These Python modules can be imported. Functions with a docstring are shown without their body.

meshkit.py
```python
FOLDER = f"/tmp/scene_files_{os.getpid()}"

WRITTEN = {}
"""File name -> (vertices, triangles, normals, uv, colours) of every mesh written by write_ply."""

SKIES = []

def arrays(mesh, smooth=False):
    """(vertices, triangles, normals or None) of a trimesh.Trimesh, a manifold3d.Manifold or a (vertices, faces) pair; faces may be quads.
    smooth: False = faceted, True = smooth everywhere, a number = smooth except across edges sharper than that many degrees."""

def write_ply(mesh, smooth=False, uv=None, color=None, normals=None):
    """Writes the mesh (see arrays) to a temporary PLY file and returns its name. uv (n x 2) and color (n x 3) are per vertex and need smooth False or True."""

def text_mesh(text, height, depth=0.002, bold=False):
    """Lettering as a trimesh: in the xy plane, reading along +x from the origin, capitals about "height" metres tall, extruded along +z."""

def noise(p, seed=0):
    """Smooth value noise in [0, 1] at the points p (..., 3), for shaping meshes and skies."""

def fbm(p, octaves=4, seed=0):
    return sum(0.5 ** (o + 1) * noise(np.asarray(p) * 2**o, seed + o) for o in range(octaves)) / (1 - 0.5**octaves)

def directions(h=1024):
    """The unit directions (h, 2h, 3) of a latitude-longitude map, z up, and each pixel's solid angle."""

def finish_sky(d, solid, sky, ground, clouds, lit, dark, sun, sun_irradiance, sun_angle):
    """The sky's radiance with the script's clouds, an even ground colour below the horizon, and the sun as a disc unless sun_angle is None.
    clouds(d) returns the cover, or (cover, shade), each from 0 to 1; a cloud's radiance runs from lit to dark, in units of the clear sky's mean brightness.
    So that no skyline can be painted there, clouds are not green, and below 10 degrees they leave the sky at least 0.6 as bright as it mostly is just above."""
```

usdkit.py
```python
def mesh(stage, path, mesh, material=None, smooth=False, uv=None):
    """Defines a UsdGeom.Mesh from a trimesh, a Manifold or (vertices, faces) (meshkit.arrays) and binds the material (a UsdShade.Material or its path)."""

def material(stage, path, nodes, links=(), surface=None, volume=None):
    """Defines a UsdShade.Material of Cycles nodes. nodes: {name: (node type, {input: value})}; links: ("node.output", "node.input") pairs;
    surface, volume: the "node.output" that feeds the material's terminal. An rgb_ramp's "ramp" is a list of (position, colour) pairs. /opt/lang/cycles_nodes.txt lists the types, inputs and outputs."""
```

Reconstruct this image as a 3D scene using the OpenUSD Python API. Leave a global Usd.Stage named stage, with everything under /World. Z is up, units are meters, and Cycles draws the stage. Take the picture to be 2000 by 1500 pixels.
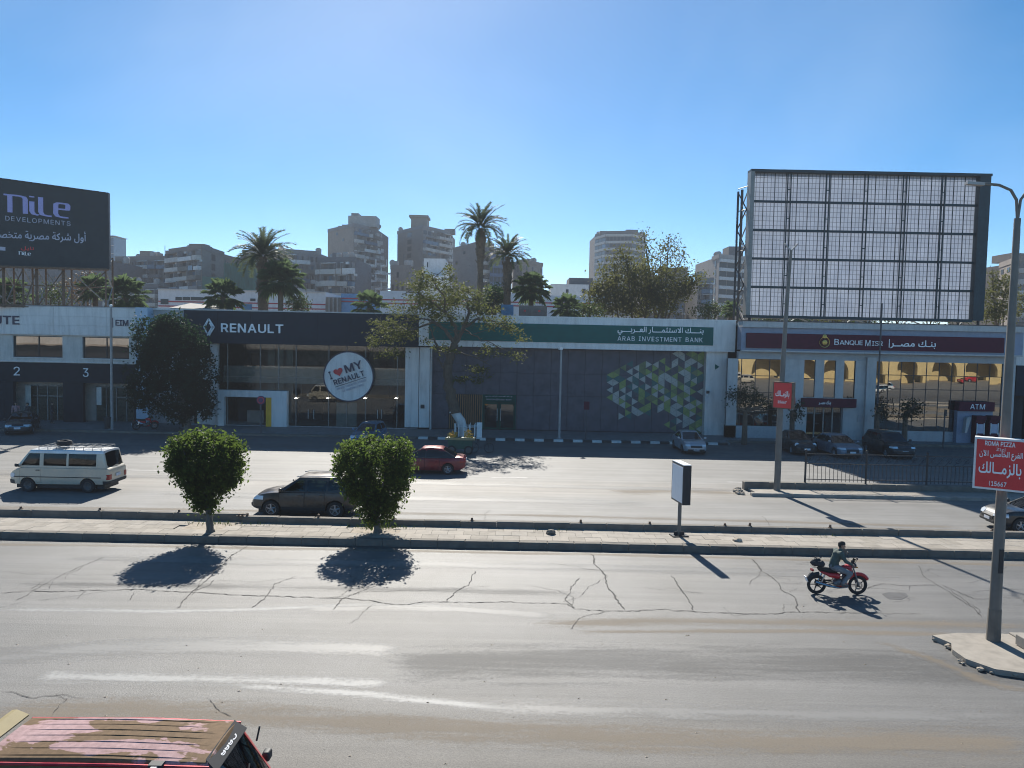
import math, random, json
import numpy as np, trimesh, usdkit, meshkit
import manifold3d as m3
from manifold3d import Manifold, Mesh as MMesh
from shapely.geometry import Polygon
from shapely import affinity
from pxr import Usd, UsdGeom, UsdLux, UsdShade, Gf, Sdf, Vt

stage = Usd.Stage.CreateInMemory()
UsdGeom.SetStageUpAxis(stage, 'Z'); UsdGeom.SetStageMetersPerUnit(stage, 1.0)
UsdGeom.Xform.Define(stage, '/World'); UsdGeom.Scope.Define(stage, '/World/Looks')
rng = np.random.default_rng(7); random.seed(7)

# ---------------------------------------------------------------- camera
F = 1490.0; PITCH = math.radians(3.3); ROLL = math.radians(1.15); CZ = 7.5
_fw = np.array([0, math.cos(PITCH), -math.sin(PITCH)]); _u0 = np.array([0, math.sin(PITCH), math.cos(PITCH)])
_R = math.cos(ROLL) * np.array([1., 0, 0]) + math.sin(ROLL) * _u0
_U = math.cos(ROLL) * _u0 - math.sin(ROLL) * np.array([1., 0, 0]); EYE = np.array([0, 0, CZ])
cam = UsdGeom.Camera.Define(stage, '/World/camera')
cam.CreateHorizontalApertureAttr(36.0); cam.CreateVerticalApertureAttr(27.0); cam.CreateFocalLengthAttr(36.0 * F / 2000)
cam.CreateClippingRangeAttr(Gf.Vec2f(0.1, 20000))
cam.AddTransformOp().Set(Gf.Matrix4d(*_R, 0, *_U, 0, *(-_fw), 0, *EYE, 1))
cam.CreateExposureAttr(EXPOSURE := 0.68)

# ---------------------------------------------------------------- sun and sky
SKY_STR, SKY_SAT = 0.086, 1.33
SUN_EL, SUN_AZ = math.radians(38.5), math.radians(-7.0)      # azimuth from +y towards +x
sd = np.array([math.sin(SUN_AZ) * math.cos(SUN_EL), math.cos(SUN_AZ) * math.cos(SUN_EL), math.sin(SUN_EL)])
sun = UsdLux.DistantLight.Define(stage, '/World/sun')
sun.CreateIntensityAttr(1.25); sun.CreateAngleAttr(0.53); sun.CreateNormalizeAttr(True); sun.CreateColorAttr(Gf.Vec3f(1.0, 0.95, 0.86))
_z = sd; _x = np.cross([0, 0, 1.0], _z); _x /= np.linalg.norm(_x); _y = np.cross(_z, _x)
sun.AddTransformOp().Set(Gf.Matrix4d(*_x, 0, *_y, 0, *_z, 0, 0, 0, 0, 1))
dome = UsdLux.DomeLight.Define(stage, '/World/sky'); dome.CreateIntensityAttr(1.0)
skym = usdkit.material(stage, '/World/Looks/sky', {
    's': ('sky_texture', {'sky_type': 'single_scattering', 'sun_disc': False, 'sun_elevation': SUN_EL, 'sun_rotation': SUN_AZ, 'altitude': 100., 'air_density': 0.6, 'aerosol_density': 0.2, 'ozone_density': 2.5}),
    'tc': ('texture_coordinate', {}), 'mp': ('mapping', {'scale': (1.6, 1.6, 2.6)}),
    'n': ('noise_texture', {'scale': 1.2, 'detail': 4.0, 'roughness': 0.5, 'distortion': 0.3}),
    'r': ('rgb_ramp', {'ramp': [(0.0, (0, 0, 0)), (0.5, (0, 0, 0)), (0.72, (0.10, 0.10, 0.10)), (1.0, (0.16, 0.16, 0.16))]}),
    'hs': ('hsv', {'saturation': SKY_SAT, 'hue': 0.49}), 'mx': ('mix', {'color2': (8.0, 9.0, 10.0)}),
    'b': ('background_shader', {'strength': SKY_STR})},
    [('tc.generated', 'mp.vector'), ('mp.vector', 'n.vector'), ('n.fac', 'r.fac'), ('r.color', 'mx.fac'), ('s.color', 'hs.color'), ('hs.color', 'mx.color1'), ('mx.color', 'b.color')], surface='b.background')
UsdShade.MaterialBindingAPI.Apply(dome.GetPrim()).Bind(skym)

# ---------------------------------------------------------------- helpers
def ray(px, py): return _fw * F + _R * (px - 1000) - _U * (py - 750)
def at(px, py, Y): v = ray(px, py); return EYE + v * (Y / v[1])          # the point of a depth plane
def G(px, py, z=0.0): v = ray(px, py); return EYE + v * ((z - CZ) / v[2])   # the point of a level plane
def fx(px, Y, py=750): return at(px, py, Y)[0]
def fz(py, Y, px): return at(px, py, Y)[2]
def pix(p):
    d = np.asarray(p, float) - EYE
    return 1000 + F * d.dot(_R) / d.dot(_fw), 750 - F * d.dot(_U) / d.dot(_fw)

_names = {}
def _path(parent, name):
    k = (parent, name); n = _names.get(k, -1) + 1; _names[k] = n
    return f'{parent}/{name}' + (f'_{n:03d}' if n else '')
def tag(path, label=None, cat=None, group=None, kind=None):
    p = stage.GetPrimAtPath(path)
    for k, v in (('label', label), ('category', cat), ('group', group), ('kind', kind)):
        if v: p.SetCustomDataByKey(k, v)
    return path
def thing(name, label=None, cat=None, group=None, kind=None, loc=(0, 0, 0), rz=0.0, parent='/World'):
    path = _path(parent, name); x = UsdGeom.Xform.Define(stage, path)
    if any(loc): x.AddTranslateOp().Set(Gf.Vec3d(*map(float, loc)))
    if rz: x.AddRotateZOp().Set(float(rz))
    return tag(path, label, cat, group, kind)
def part(parent, name, mesh, mat, smooth=False, label=None, cat=None, group=None, kind=None):
    path = _path(parent, name)
    if isinstance(mesh, MB): mesh = mesh.mesh()
    usdkit.mesh(stage, path, mesh, MAT(mat), smooth)
    if label or kind or cat: tag(path, label, cat, group, kind)
    return path
def solo(name, mesh, mat, label, cat, group=None, kind=None, smooth=False):
    return part('/World', name, mesh, mat, smooth, label, cat, group, kind)
def struct(name, mesh, mat): return part('/World', name, mesh, mat, kind='structure')
def copy_of(src, name, loc, rz, label, cat, group=None):
    path = _path('/World', name); x = UsdGeom.Xform.Define(stage, path)
    x.GetPrim().GetReferences().AddInternalReference(src)
    x.ClearXformOpOrder(); x.AddTranslateOp(opSuffix='p').Set(Gf.Vec3d(*map(float, loc))); x.AddRotateZOp(opSuffix='p').Set(float(rz))
    x.GetPrim().SetInstanceable(True)
    return tag(path, label, cat, group)

_BF = np.array([[0, 2, 1], [0, 3, 2], [4, 5, 6], [4, 6, 7], [0, 1, 5], [0, 5, 4], [1, 2, 6], [1, 6, 5], [2, 3, 7], [2, 7, 6], [3, 0, 4], [3, 4, 7]])
class MB:
    """collects shapes into one mesh"""
    def __init__(s): s.v = []; s.f = []; s.n = 0
    def raw(s, v, f):
        v = np.asarray(v, float); s.v.append(v); s.f.append(np.asarray(f) + s.n); s.n += len(v); return s
    def add(s, m):
        v, f, _ = meshkit.arrays(m); return s.raw(v, f)
    def box(s, x0, x1, y0, y1, z0, z1):
        return s.raw([(x0, y0, z0), (x1, y0, z0), (x1, y1, z0), (x0, y1, z0), (x0, y0, z1), (x1, y0, z1), (x1, y1, z1), (x0, y1, z1)], _BF)
    def rbox(s, c, size, rz=0, rx=0, ry=0):
        h = np.array(size) / 2; v = np.array([(-1, -1, -1), (1, -1, -1), (1, 1, -1), (-1, 1, -1), (-1, -1, 1), (1, -1, 1), (1, 1, 1), (-1, 1, 1)]) * h
        T = trimesh.transformations.euler_matrix(math.radians(rx), math.radians(ry), math.radians(rz))[:3, :3]
        return s.raw(v @ T.T + np.array(c), _BF)
    def bar(s, a, b, w, h=None):
        """square bar from a to b"""
        return s.tube([a, b], (w / 2 * 1.414), 4, twist=math.pi / 4)
    def tube(s, pts, r, n=8, cap=True, twist=0.0):
        p = np.asarray(pts, float); r = np.broadcast_to(np.asarray(r, float), (len(p),))
        t = np.gradient(p, axis=0); t /= np.linalg.norm(t, axis=1, keepdims=True) + 1e-12
        ref = np.array([0, 0, 1.0]) if abs(t[0, 2]) < 0.9 else np.array([0, 1.0, 0])
        a = np.cross(t, ref); a /= np.linalg.norm(a, axis=1, keepdims=True) + 1e-12; b = np.cross(t, a)
        an = np.arange(n) * 2 * np.pi / n + twist
        v = (p[:, None] + r[:, None, None] * (np.cos(an)[None, :, None] * a[:, None] + np.sin(an)[None, :, None] * b[:, None])).reshape(-1, 3)
        f = []
        for i in range(len(p) - 1):
            for j in range(n):
                k = (j + 1) % n; q = (i * n + j, i * n + k, (i + 1) * n + k, (i + 1) * n + j)
                f += [(q[0], q[2], q[1]), (q[0], q[3], q[2])]
        if cap:
            for o, sg in ((0, 1), ((len(p) - 1) * n, -1)):
                for j in range(1, n - 1): f.append((o, o + j, o + j + 1)[::sg])
        return s.raw(v, f)
    def prism(s, poly, d0, d1, axis='y'):
        """polygon (a, b) extruded along an axis: 'y' -> (a, d, b), 'x' -> (d, a, b), 'z' -> (a, b, d)"""
        pg = poly if isinstance(poly, Polygon) else Polygon(poly)
        m = trimesh.creation.extrude_polygon(pg, 1.0, engine='earcut'); v = np.array(m.vertices)
        d = d0 + (d1 - d0) * v[:, 2]; f = np.array(m.faces)
        if axis == 'y': v = np.stack([v[:, 0], d, v[:, 1]], 1); f = f[:, ::-1]
        elif axis == 'x': v = np.stack([d, v[:, 0], v[:, 1]], 1)
        else: v = np.stack([v[:, 0], v[:, 1], d], 1)
        return s.raw(v, f)
    def quad(s, a, b, c, d): return s.raw([a, b, c, d], [(0, 1, 2), (0, 2, 3)])
    def sphere(s, c, r, sub=1, sc=(1, 1, 1)):
        m = trimesh.creation.icosphere(sub, 1.0); return s.raw(np.array(m.vertices) * r * np.array(sc) + np.array(c), m.faces)
    def lathe(s, prof, n=16, c=(0, 0, 0), axis='z'):
        """profile [(r, h)] turned about an axis"""
        p = np.array(prof, float); an = np.arange(n) * 2 * np.pi / n
        v = np.stack([p[:, None, 0] * np.cos(an), p[:, None, 0] * np.sin(an), np.repeat(p[:, 1:2], n, 1)], -1).reshape(-1, 3)
        if axis == 'y': v = v[:, [0, 2, 1]] * [1, 1, -1]
        if axis == 'x': v = v[:, [2, 1, 0]] * [1, 1, -1]
        f = []
        for i in range(len(p) - 1):
            for j in range(n):
                k = (j + 1) % n; f += [(i * n + j, i * n + k, (i + 1) * n + k), (i * n + j, (i + 1) * n + k, (i + 1) * n + j)]
        return s.raw(v + np.array(c), f)
    def mesh(s): return np.vstack(s.v), np.vstack(s.f)
    def move(s, M3=None, t=(0, 0, 0)):
        s.v = [(v @ np.asarray(M3).T if M3 is not None else v) + np.asarray(t) for v in s.v]; return s
def box(*a): return MB().box(*a)
def rotz(d): c, s_ = math.cos(math.radians(d)), math.sin(math.radians(d)); return np.array([[c, -s_, 0], [s_, c, 0], [0, 0, 1]])

# ---------------------------------------------------------------- materials
_mats = {}; DEFS = {}
def MAT(name):
    if name not in _mats: _mats[name] = DEFS[name]('/World/Looks/' + name)
    return _mats[name]
def plain(name, col, rough=0.6, metal=0.0, var=0.12, scale=2.0, bump=0.0, bscale=40.0, spec=0.5, coat=0.0, emit=None, stretch=(1, 1, 1), dirt=0.0, tint=None):
    """a painted or mineral surface: colour wandering by var, fine relief, optional dust streaks"""
    def make(path):
        c = np.array(col, float); t = np.array(tint if tint is not None else c * (1 - var) * 0.95)
        N = {'g': ('geometry', {}), 'mp': ('mapping', {'scale': tuple(stretch)}),
             'n': ('noise_texture', {'scale': scale, 'detail': 6.0, 'roughness': 0.62}),
             'r': ('rgb_ramp', {'ramp': [(0.3, tuple(t)), (0.5, tuple(c)), (0.72, tuple(np.minimum(c * (1 + var), 0.95)))]}),
             'p': ('principled_bsdf', {'roughness': rough, 'metallic': metal, 'specular_ior_level': spec, 'coat_weight': coat})}
        L = [('g.position', 'mp.vector'), ('mp.vector', 'n.vector'), ('n.fac', 'r.fac')]
        out = 'r.color'
        if dirt:
            N['d'] = ('noise_texture', {'scale': 1.1, 'detail': 8.0, 'roughness': 0.7}); N['dm'] = ('mapping', {'scale': (3.0, 3.0, 0.35)})
            N['dr'] = ('rgb_ramp', {'ramp': [(0.45, (0, 0, 0)), (0.75, (dirt, dirt, dirt))]}); N['dx'] = ('mix', {'color2': (0.13, 0.115, 0.095)})
            L += [('g.position', 'dm.vector'), ('dm.vector', 'd.vector'), ('d.fac', 'dr.fac'), ('dr.color', 'dx.fac'), (out, 'dx.color1')]; out = 'dx.color'
        L.append((out, 'p.base_color'))
        if bump:
            N['bn'] = ('noise_texture', {'scale': bscale, 'detail': 4.0}); N['b'] = ('bump', {'strength': bump, 'distance': 0.02})
            L += [('g.position', 'bn.vector'), ('bn.fac', 'b.height'), ('b.normal', 'p.normal')]
        if emit:
            N['p'][1]['emission_color'] = col; N['p'][1]['emission_strength'] = emit
        return usdkit.material(stage, path, N, L, surface='p.BSDF')
    DEFS[name] = make
def pane(name, tint=(0.6, 0.66, 0.65), ior=1.5, refl=(0.9, 0.9, 0.9), rough=0.0, wob=0.0):
    def make(path):
        N = {'t': ('transparent_bsdf', {'color': tint}), 'g': ('glossy_bsdf', {'color': refl, 'roughness': rough}), 'f': ('fresnel', {'IOR': ior}), 'm': ('mix_closure', {})}
        L = [('f.fac', 'm.fac'), ('t.BSDF', 'm.closure1'), ('g.BSDF', 'm.closure2')]
        if wob:
            N['ge'] = ('geometry', {}); N['n'] = ('noise_texture', {'scale': 0.55, 'detail': 1.0}); N['b'] = ('bump', {'strength': wob, 'distance': 0.05})
            L += [('ge.position', 'n.vector'), ('n.fac', 'b.height'), ('b.normal', 'g.normal')]
        return usdkit.material(stage, path, N, L, surface='m.closure')
    DEFS[name] = make
def leaf(name, cols, trans=0.4, rough=0.45):
    """foliage: colour varies from leaf to leaf, light passes through"""
    def make(path):
        n = len(cols)
        N = {'g': ('geometry', {}), 'r': ('rgb_ramp', {'ramp': [(i / max(n - 1, 1), c) for i, c in enumerate(cols)]}),
             'p': ('principled_bsdf', {'roughness': rough, 'specular_ior_level': 0.2}), 't': ('translucent_bsdf', {}), 'h': ('hsv', {'saturation': 1.0, 'value': 1.9, 'hue': 0.48}), 'm': ('mix_closure', {'fac': trans})}
        L = [('g.random_per_island', 'r.fac'), ('r.color', 'p.base_color'), ('r.color', 'h.color'), ('h.color', 't.color'), ('p.BSDF', 'm.closure1'), ('t.BSDF', 'm.closure2')]
        return usdkit.material(stage, path, N, L, surface='m.closure')
    DEFS[name] = make
# ================================================================ materials
P = plain
P('dark_metal', (0.03, 0.032, 0.035), 0.45, 0.3); P('steel_grey', (0.22, 0.22, 0.21), 0.5, 0.3, dirt=0.4); P('rusty_steel', (0.14, 0.09, 0.06), 0.75, 0.1, var=0.4, scale=6)
P('white_paint', (0.72, 0.71, 0.69), 0.5, var=0.05, dirt=0.18); P('white_clad', (0.66, 0.645, 0.62), 0.45, var=0.05, scale=0.5, dirt=0.32)
P('cream_clad', (0.55, 0.53, 0.49), 0.6, var=0.07, dirt=0.32); P('grey_clad', (0.34, 0.35, 0.36), 0.5, var=0.06, dirt=0.15); P('pale_grey', (0.43, 0.42, 0.41), 0.55, var=0.06, dirt=0.32)
P('navy_clad', (0.011, 0.020, 0.032), .6, spec=.2, var=0.15, scale=0.6); P('navy_dark', (0.012, 0.018, 0.026), .6, spec=.2, var=0.2)
P('blue_white', (0.35, 0.45, 0.55), 0.4, var=0.06); P('blue_grey', (0.20, 0.24, 0.32), 0.5, var=0.06, dirt=0.15)
P('letter_white', (0.78, 0.78, 0.78), 0.4, var=0.02); P('letter_navy', (0.02, 0.02, 0.05), 0.4); P('letter_lilac', (0.36, 0.34, 0.62), 0.5, var=0.05); P('letter_grey', (0.42, 0.42, 0.50), 0.5)
P('board_dark', (0.040, 0.048, 0.052), .6, spec=.2, var=0.1); P('green_sign', (0.0, 0.095, 0.085), .6, spec=.2, var=0.06); P('green_door', (0.0, 0.06, 0.045), .6, spec=.2)
P('maroon_sign', (0.075, 0.009, 0.024), .6, spec=.2, var=0.08); P('gold', (0.55, 0.38, 0.10), 0.35, 0.6, var=0.15, scale=8); P('red_paint', (0.52, 0.02, 0.03), 0.4, var=0.05)
P('sign_red', (0.62, 0.035, 0.035), 0.4, var=0.04); P('yellow_paint', (0.70, 0.36, 0.01), 0.4)
P('stone_panel', (0.098, 0.094, 0.112), .6, spec=.2, var=0.16, scale=1.4, bump=0.05, bscale=8); P('joint_dark', (0.02, 0.02, 0.025), 0.8)
P('tri_lime', (0.20, 0.27, 0.085), 0.5); P('tri_pale', (0.34, 0.36, 0.33), 0.5); P('tri_dark', (0.05, 0.065, 0.08), 0.5); P('tri_teal', (0.03, 0.12, 0.12), 0.5); P('tri_moss', (0.13, 0.17, 0.08), 0.5)
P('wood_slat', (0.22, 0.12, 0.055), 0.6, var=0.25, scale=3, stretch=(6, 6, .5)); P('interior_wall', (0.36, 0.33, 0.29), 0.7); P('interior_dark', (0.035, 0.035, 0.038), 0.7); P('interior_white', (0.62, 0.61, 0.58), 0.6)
P('lamp_glow', (1.0, 0.95, 0.85), emit=3.0)
P('concrete', (0.30, 0.275, 0.24), 0.85, var=0.2, scale=2.5, bump=0.25, bscale=30, dirt=0.35); P('kerb_face', (0.14, 0.125, 0.105), 0.85, var=0.28, scale=2.2, bump=0.3, bscale=28, dirt=0.3)
P('kerb_black', (0.025, 0.025, 0.027), 0.7, dirt=0.4, var=.2); P('kerb_white', (0.62, 0.61, 0.58), 0.7, dirt=0.35)
P('slab_sand', (0.29, 0.26, 0.22), 0.85, var=0.16, scale=3, bump=0.2); P('slab_sand_pale', (0.32, 0.285, 0.24), 0.85, var=0.14, scale=3, bump=0.2); P('slab_sand_dark', (0.265, 0.235, 0.195), 0.85, var=0.18, scale=3, bump=0.2)
P('paving_grey', (0.20, 0.20, 0.20), 0.75, var=0.15, scale=1.2, dirt=0.3, bump=.1); P('rubble', (0.33, 0.28, 0.22), 0.9, var=0.3, scale=8, bump=0.4)
P('tar_crack', (0.045, 0.042, 0.04), 0.85, var=0.3, scale=5); P('dust_mark', (0.34, 0.30, 0.25), 0.95, var=.2, scale=4); P('road_paint', (0.42, 0.41, 0.40), 0.7, dirt=0.7, var=.2, scale=6)
P('patch_tar', (0.075, 0.075, 0.078), 0.8, var=0.15)

def asphalt(name, bands, base=(0.155, 0.15, 0.145), rough=0.68):
    """worn asphalt: bands = [(y, colour)] across the carriageway, smeared along it by stretched noise, with aggregate grain"""
    y0, y1 = bands[0][0], bands[-1][0]
    def make(path):
        N = {'g': ('geometry', {}), 'sx': ('separate_xyz', {}),
             'ms': ('mapping', {'scale': (0.10, 0.9, 1.0)}), 'ns': ('noise_texture', {'scale': 1.0, 'detail': 7.0, 'roughness': 0.62}),
             'ma': ('math', {'math_type': 'multiply_add', 'value2': 3.4, 'value3': -1.7}), 'ad': ('math', {'math_type': 'add'}),
             'mr': ('map_range', {'from_min': y0, 'from_max': y1, 'clamp': True}),
             'ra': ('rgb_ramp', {'ramp': [((y - y0) / (y1 - y0), c) for y, c in bands]}),
             'ml': ('mapping', {'scale': (0.035, 1.6, 1.0)}), 'nl': ('noise_texture', {'scale': 1.0, 'detail': 9.0, 'roughness': 0.7}),
             'rl': ('rgb_ramp', {'ramp': [(0.28, (0.72, 0.72, 0.72)), (0.5, (1, 1, 1)), (0.74, (1.32, 1.31, 1.28))]}), 'm1': ('mix', {'mix_type': 'multiply', 'fac': 1.0}),
             'nb': ('noise_texture', {'scale': 0.32, 'detail': 8.0, 'roughness': 0.66}), 'rb': ('rgb_ramp', {'ramp': [(0.3, (0.82, 0.81, 0.79)), (0.7, (1.16, 1.16, 1.17))]}), 'm2': ('mix', {'mix_type': 'multiply', 'fac': 1.0}),
             'ng': ('noise_texture', {'scale': 24.0, 'detail': 5.0, 'roughness': 0.85}), 'rg': ('rgb_ramp', {'ramp': [(0.28, (0.40, 0.40, 0.40)), (0.72, (1.62, 1.62, 1.6))]}), 'm3': ('mix', {'mix_type': 'multiply', 'fac': 0.9}),
             'b': ('bump', {'strength': 0.7, 'distance': 0.02}), 'p': ('principled_bsdf', {'roughness': rough, 'specular_ior_level': 0.4})}
        L = [('g.position', 'sx.vector'), ('g.position', 'ms.vector'), ('ms.vector', 'ns.vector'), ('ns.fac', 'ma.value1'), ('sx.y', 'ad.value1'), ('ma.value', 'ad.value2'), ('ad.value', 'mr.value'), ('mr.result', 'ra.fac'),
             ('g.position', 'ml.vector'), ('ml.vector', 'nl.vector'), ('nl.fac', 'rl.fac'), ('ra.color', 'm1.color1'), ('rl.color', 'm1.color2'),
             ('g.position', 'nb.vector'), ('nb.fac', 'rb.fac'), ('m1.color', 'm2.color1'), ('rb.color', 'm2.color2'),
             ('g.position', 'ng.vector'), ('ng.fac', 'rg.fac'), ('m2.color', 'm3.color1'), ('rg.color', 'm3.color2'), ('m3.color', 'p.base_color'),
             ('ng.fac', 'b.height'), ('b.normal', 'p.normal')]
        return usdkit.material(stage, path, N, L, surface='p.BSDF')
    DEFS[name] = make
_a = lambda k_, t=(1, .985, .96): tuple(np.array(t) * k_ * .95)
_b = lambda k_, t=(1, .985, .96): tuple(np.array(t) * k_ * .80)
asphalt('asphalt_near', rough=.56, bands=[(4, _b(.115, (1, .93, .84))), (12.8, _b(.125, (1, .93, .84))), (14.6, _b(.135, (1, .95, .88))), (16.0, _b(.165)), (18.0, _b(.15)), (20.4, _b(.15)), (21.2, _b(.155)), (23.2, _b(.165)), (26.0, _b(.155)), (27.2, _b(.17, (1, .93, .84)))])
asphalt('asphalt_far', [(29, _a(.20, (1, .96, .9))), (31, _a(.19)), (35.5, _a(.175)), (37.5, _a(.21, (1, .94, .86))), (39, _a(.20, (1, .93, .85))), (41, _a(.175)), (46, _a(.165)), (57, _a(.13))])
asphalt('asphalt_back', [(-46, _a(.17)), (-20, _a(.16)), (4, _a(.12))])
P('earth', (0.22, 0.18, 0.13), 0.95, var=0.2, scale=0.2)

# ================================================================ ground, roads, pavements
XL, XR = -120.0, 140.0
struct('ground', MB().box(-1200, 1200, -900, 1700, -0.6, -0.02), 'earth')
def sheet(x0, x1, y0, y1, z): return MB().raw([(x0, y0, z), (x1, y0, z), (x1, y1, z), (x0, y1, z)], [(0, 1, 2), (0, 2, 3)])
struct('near_road', sheet(XL, XR, 3.0, 27.2, 0.0), 'asphalt_near')
struct('far_road', sheet(XL, XR, 29.0, 60.5, 0.0), 'asphalt_far')
struct('rear_road', sheet(XL, XR, -46.0, 3.0, 0.0), 'asphalt_back')

def jit(a): return a * (rng.random() - .5)
def stone(x0, x1, y0, y1, z0, z1, b=0.018, wob=0.012):
    """a kerb stone or slab: bevelled upper edges, slightly out of true"""
    y0 += jit(wob); y1 += jit(wob); z1 += jit(wob); dz = jit(wob)
    v = [(x0, y0, z0), (x1, y0, z0), (x1, y1, z0), (x0, y1, z0), (x0, y0, z1 - b), (x1, y0, z1 - b + dz), (x1, y1, z1 - b + dz), (x0, y1, z1 - b),
         (x0 + b, y0 + b, z1), (x1 - b, y0 + b, z1 + dz), (x1 - b, y1 - b, z1 + dz), (x0 + b, y1 - b, z1)]
    f = []
    for k in range(4):
        j = (k + 1) % 4; f += [(k, j, 4 + j), (k, 4 + j, 4 + k), (4 + k, 4 + j, 8 + j), (4 + k, 8 + j, 8 + k)]
    f += [(8, 9, 10), (8, 10, 11)]
    return MB().raw(v, f)

# central median: low front kerb, sandy slabs, higher back kerb wall
med = thing('median', kind='structure')
KF, KB = 27.06, 29.16
x = -30.0; i = 0
part(med, 'core', box(XL, XR, KF + .1, KB + .3, -0.05, 0.20), 'concrete')
while x < 34:
    w = 0.98 + jit(.05); part(med, 'kerb_stone', stone(x + .006, x + w - .006, KF, KF + 0.30, 0, 0.245), 'kerb_face'); x += w
for a, b_ in ((XL, -30.0), (34.0, XR)): part(med, 'kerb_run', stone(a, b_, KF, KF + .30, 0, .245), 'kerb_face')
x = -30.0
while x < 34:
    w = 1.4 + jit(.1); yb = KB + (0.42 if x < -10.6 else 0.0)
    part(med, 'wall_stone', stone(x + .005, x + w - .005, yb, yb + 0.30, 0, 0.46, b=.025, wob=.02), 'kerb_face'); x += w
for a, b_ in ((XL, -30.0), (34.0, XR)): part(med, 'wall_run', stone(a, b_, KB, KB + .30, 0, .46), 'kerb_face')
for r_ in range(3):
    x = -29.0 + .3 * r_
    y0 = KF + .30 + r_ * .605
    while x < 33:
        w = 0.6
        if not (abs(x + .3 + 11.3) < .9 and r_ > 0) and not (abs(x + .3 + 5.0) < .9 and r_ > 0):
            part(med, 'paving_slab', stone(x + .003, x + w - .003, y0 + .003, min(y0 + .602, KB + (.42 if x < -11.2 else 0.0) - .004), .15, 0.242 + jit(.006), b=.004, wob=.005), ['slab_sand', 'slab_sand_pale', 'slab_sand_dark'][int(rng.integers(3))])
        x += w
# bare soil of the tree pits
for cx in (-11.3, -5.0): part(med, 'tree_pit', box(cx - .95, cx + .95, KF + .92, KB - .01, .16, .222), 'rubble')

# second island with the railing, on the right
isl = thing('railing_island', kind='structure')
part(isl, 'core', box(12.6, XR, 37.6, 39.9, -.05, .12), 'concrete')
x = 12.0
while x < 34:
    w = 1.0 + jit(.05); part(isl, 'kerb_stone', stone(x + .006, x + w - .006, 37.45, 37.75, 0, 0.16), 'concrete'); x += w
part(isl, 'kerb_run', stone(34.2, XR, 37.45, 37.75, 0, .16), 'concrete')
x = 12.1
while x < 34:
    w = 1.3 + jit(.1); part(isl, 'wall_stone', stone(x + .005, x + w - .005, 39.05, 39.42, 0, 0.42, b=.03, wob=.02), 'kerb_face'); x += w
part(isl, 'wall_run', stone(34.2, XR, 39.05, 39.42, 0, .42), 'kerb_face')
part(isl, 'strip', box(12.3, XR, 37.75, 39.05, 0.0, 0.13), 'slab_sand')

# pavement before the showrooms with its black and white kerb
pv = thing('pavement', kind='structure')
part(pv, 'paving', box(XL, 16.4, 56.75, 63.0, -.05, 0.15), 'paving_grey'); part(pv, 'paving', box(16.4, XR, 58.2, 63.0, -.05, .152), 'paving_grey')
x = -6.9; i = 0
while x < 16.0:
    w = 0.72; part(pv, 'kerb_stone', stone(x + .004, x + w - .004, 56.42, 56.75, 0, .165), 'kerb_white' if i % 2 == 0 else 'kerb_black'); x += w; i += 1
x = -48.0
while x < -7.6:
    w = 1.0; part(pv, 'kerb_stone', stone(x + .005, x + w - .005, 56.42, 56.75, 0, .16), 'kerb_face'); x += w
part(pv, 'kerb_run', stone(XL, -48.0, 56.42, 56.75, 0, .16), 'kerb_face'); part(pv, 'kerb_run', stone(16.5, XR, 57.9, 58.2, 0, .16), 'kerb_face')

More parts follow.
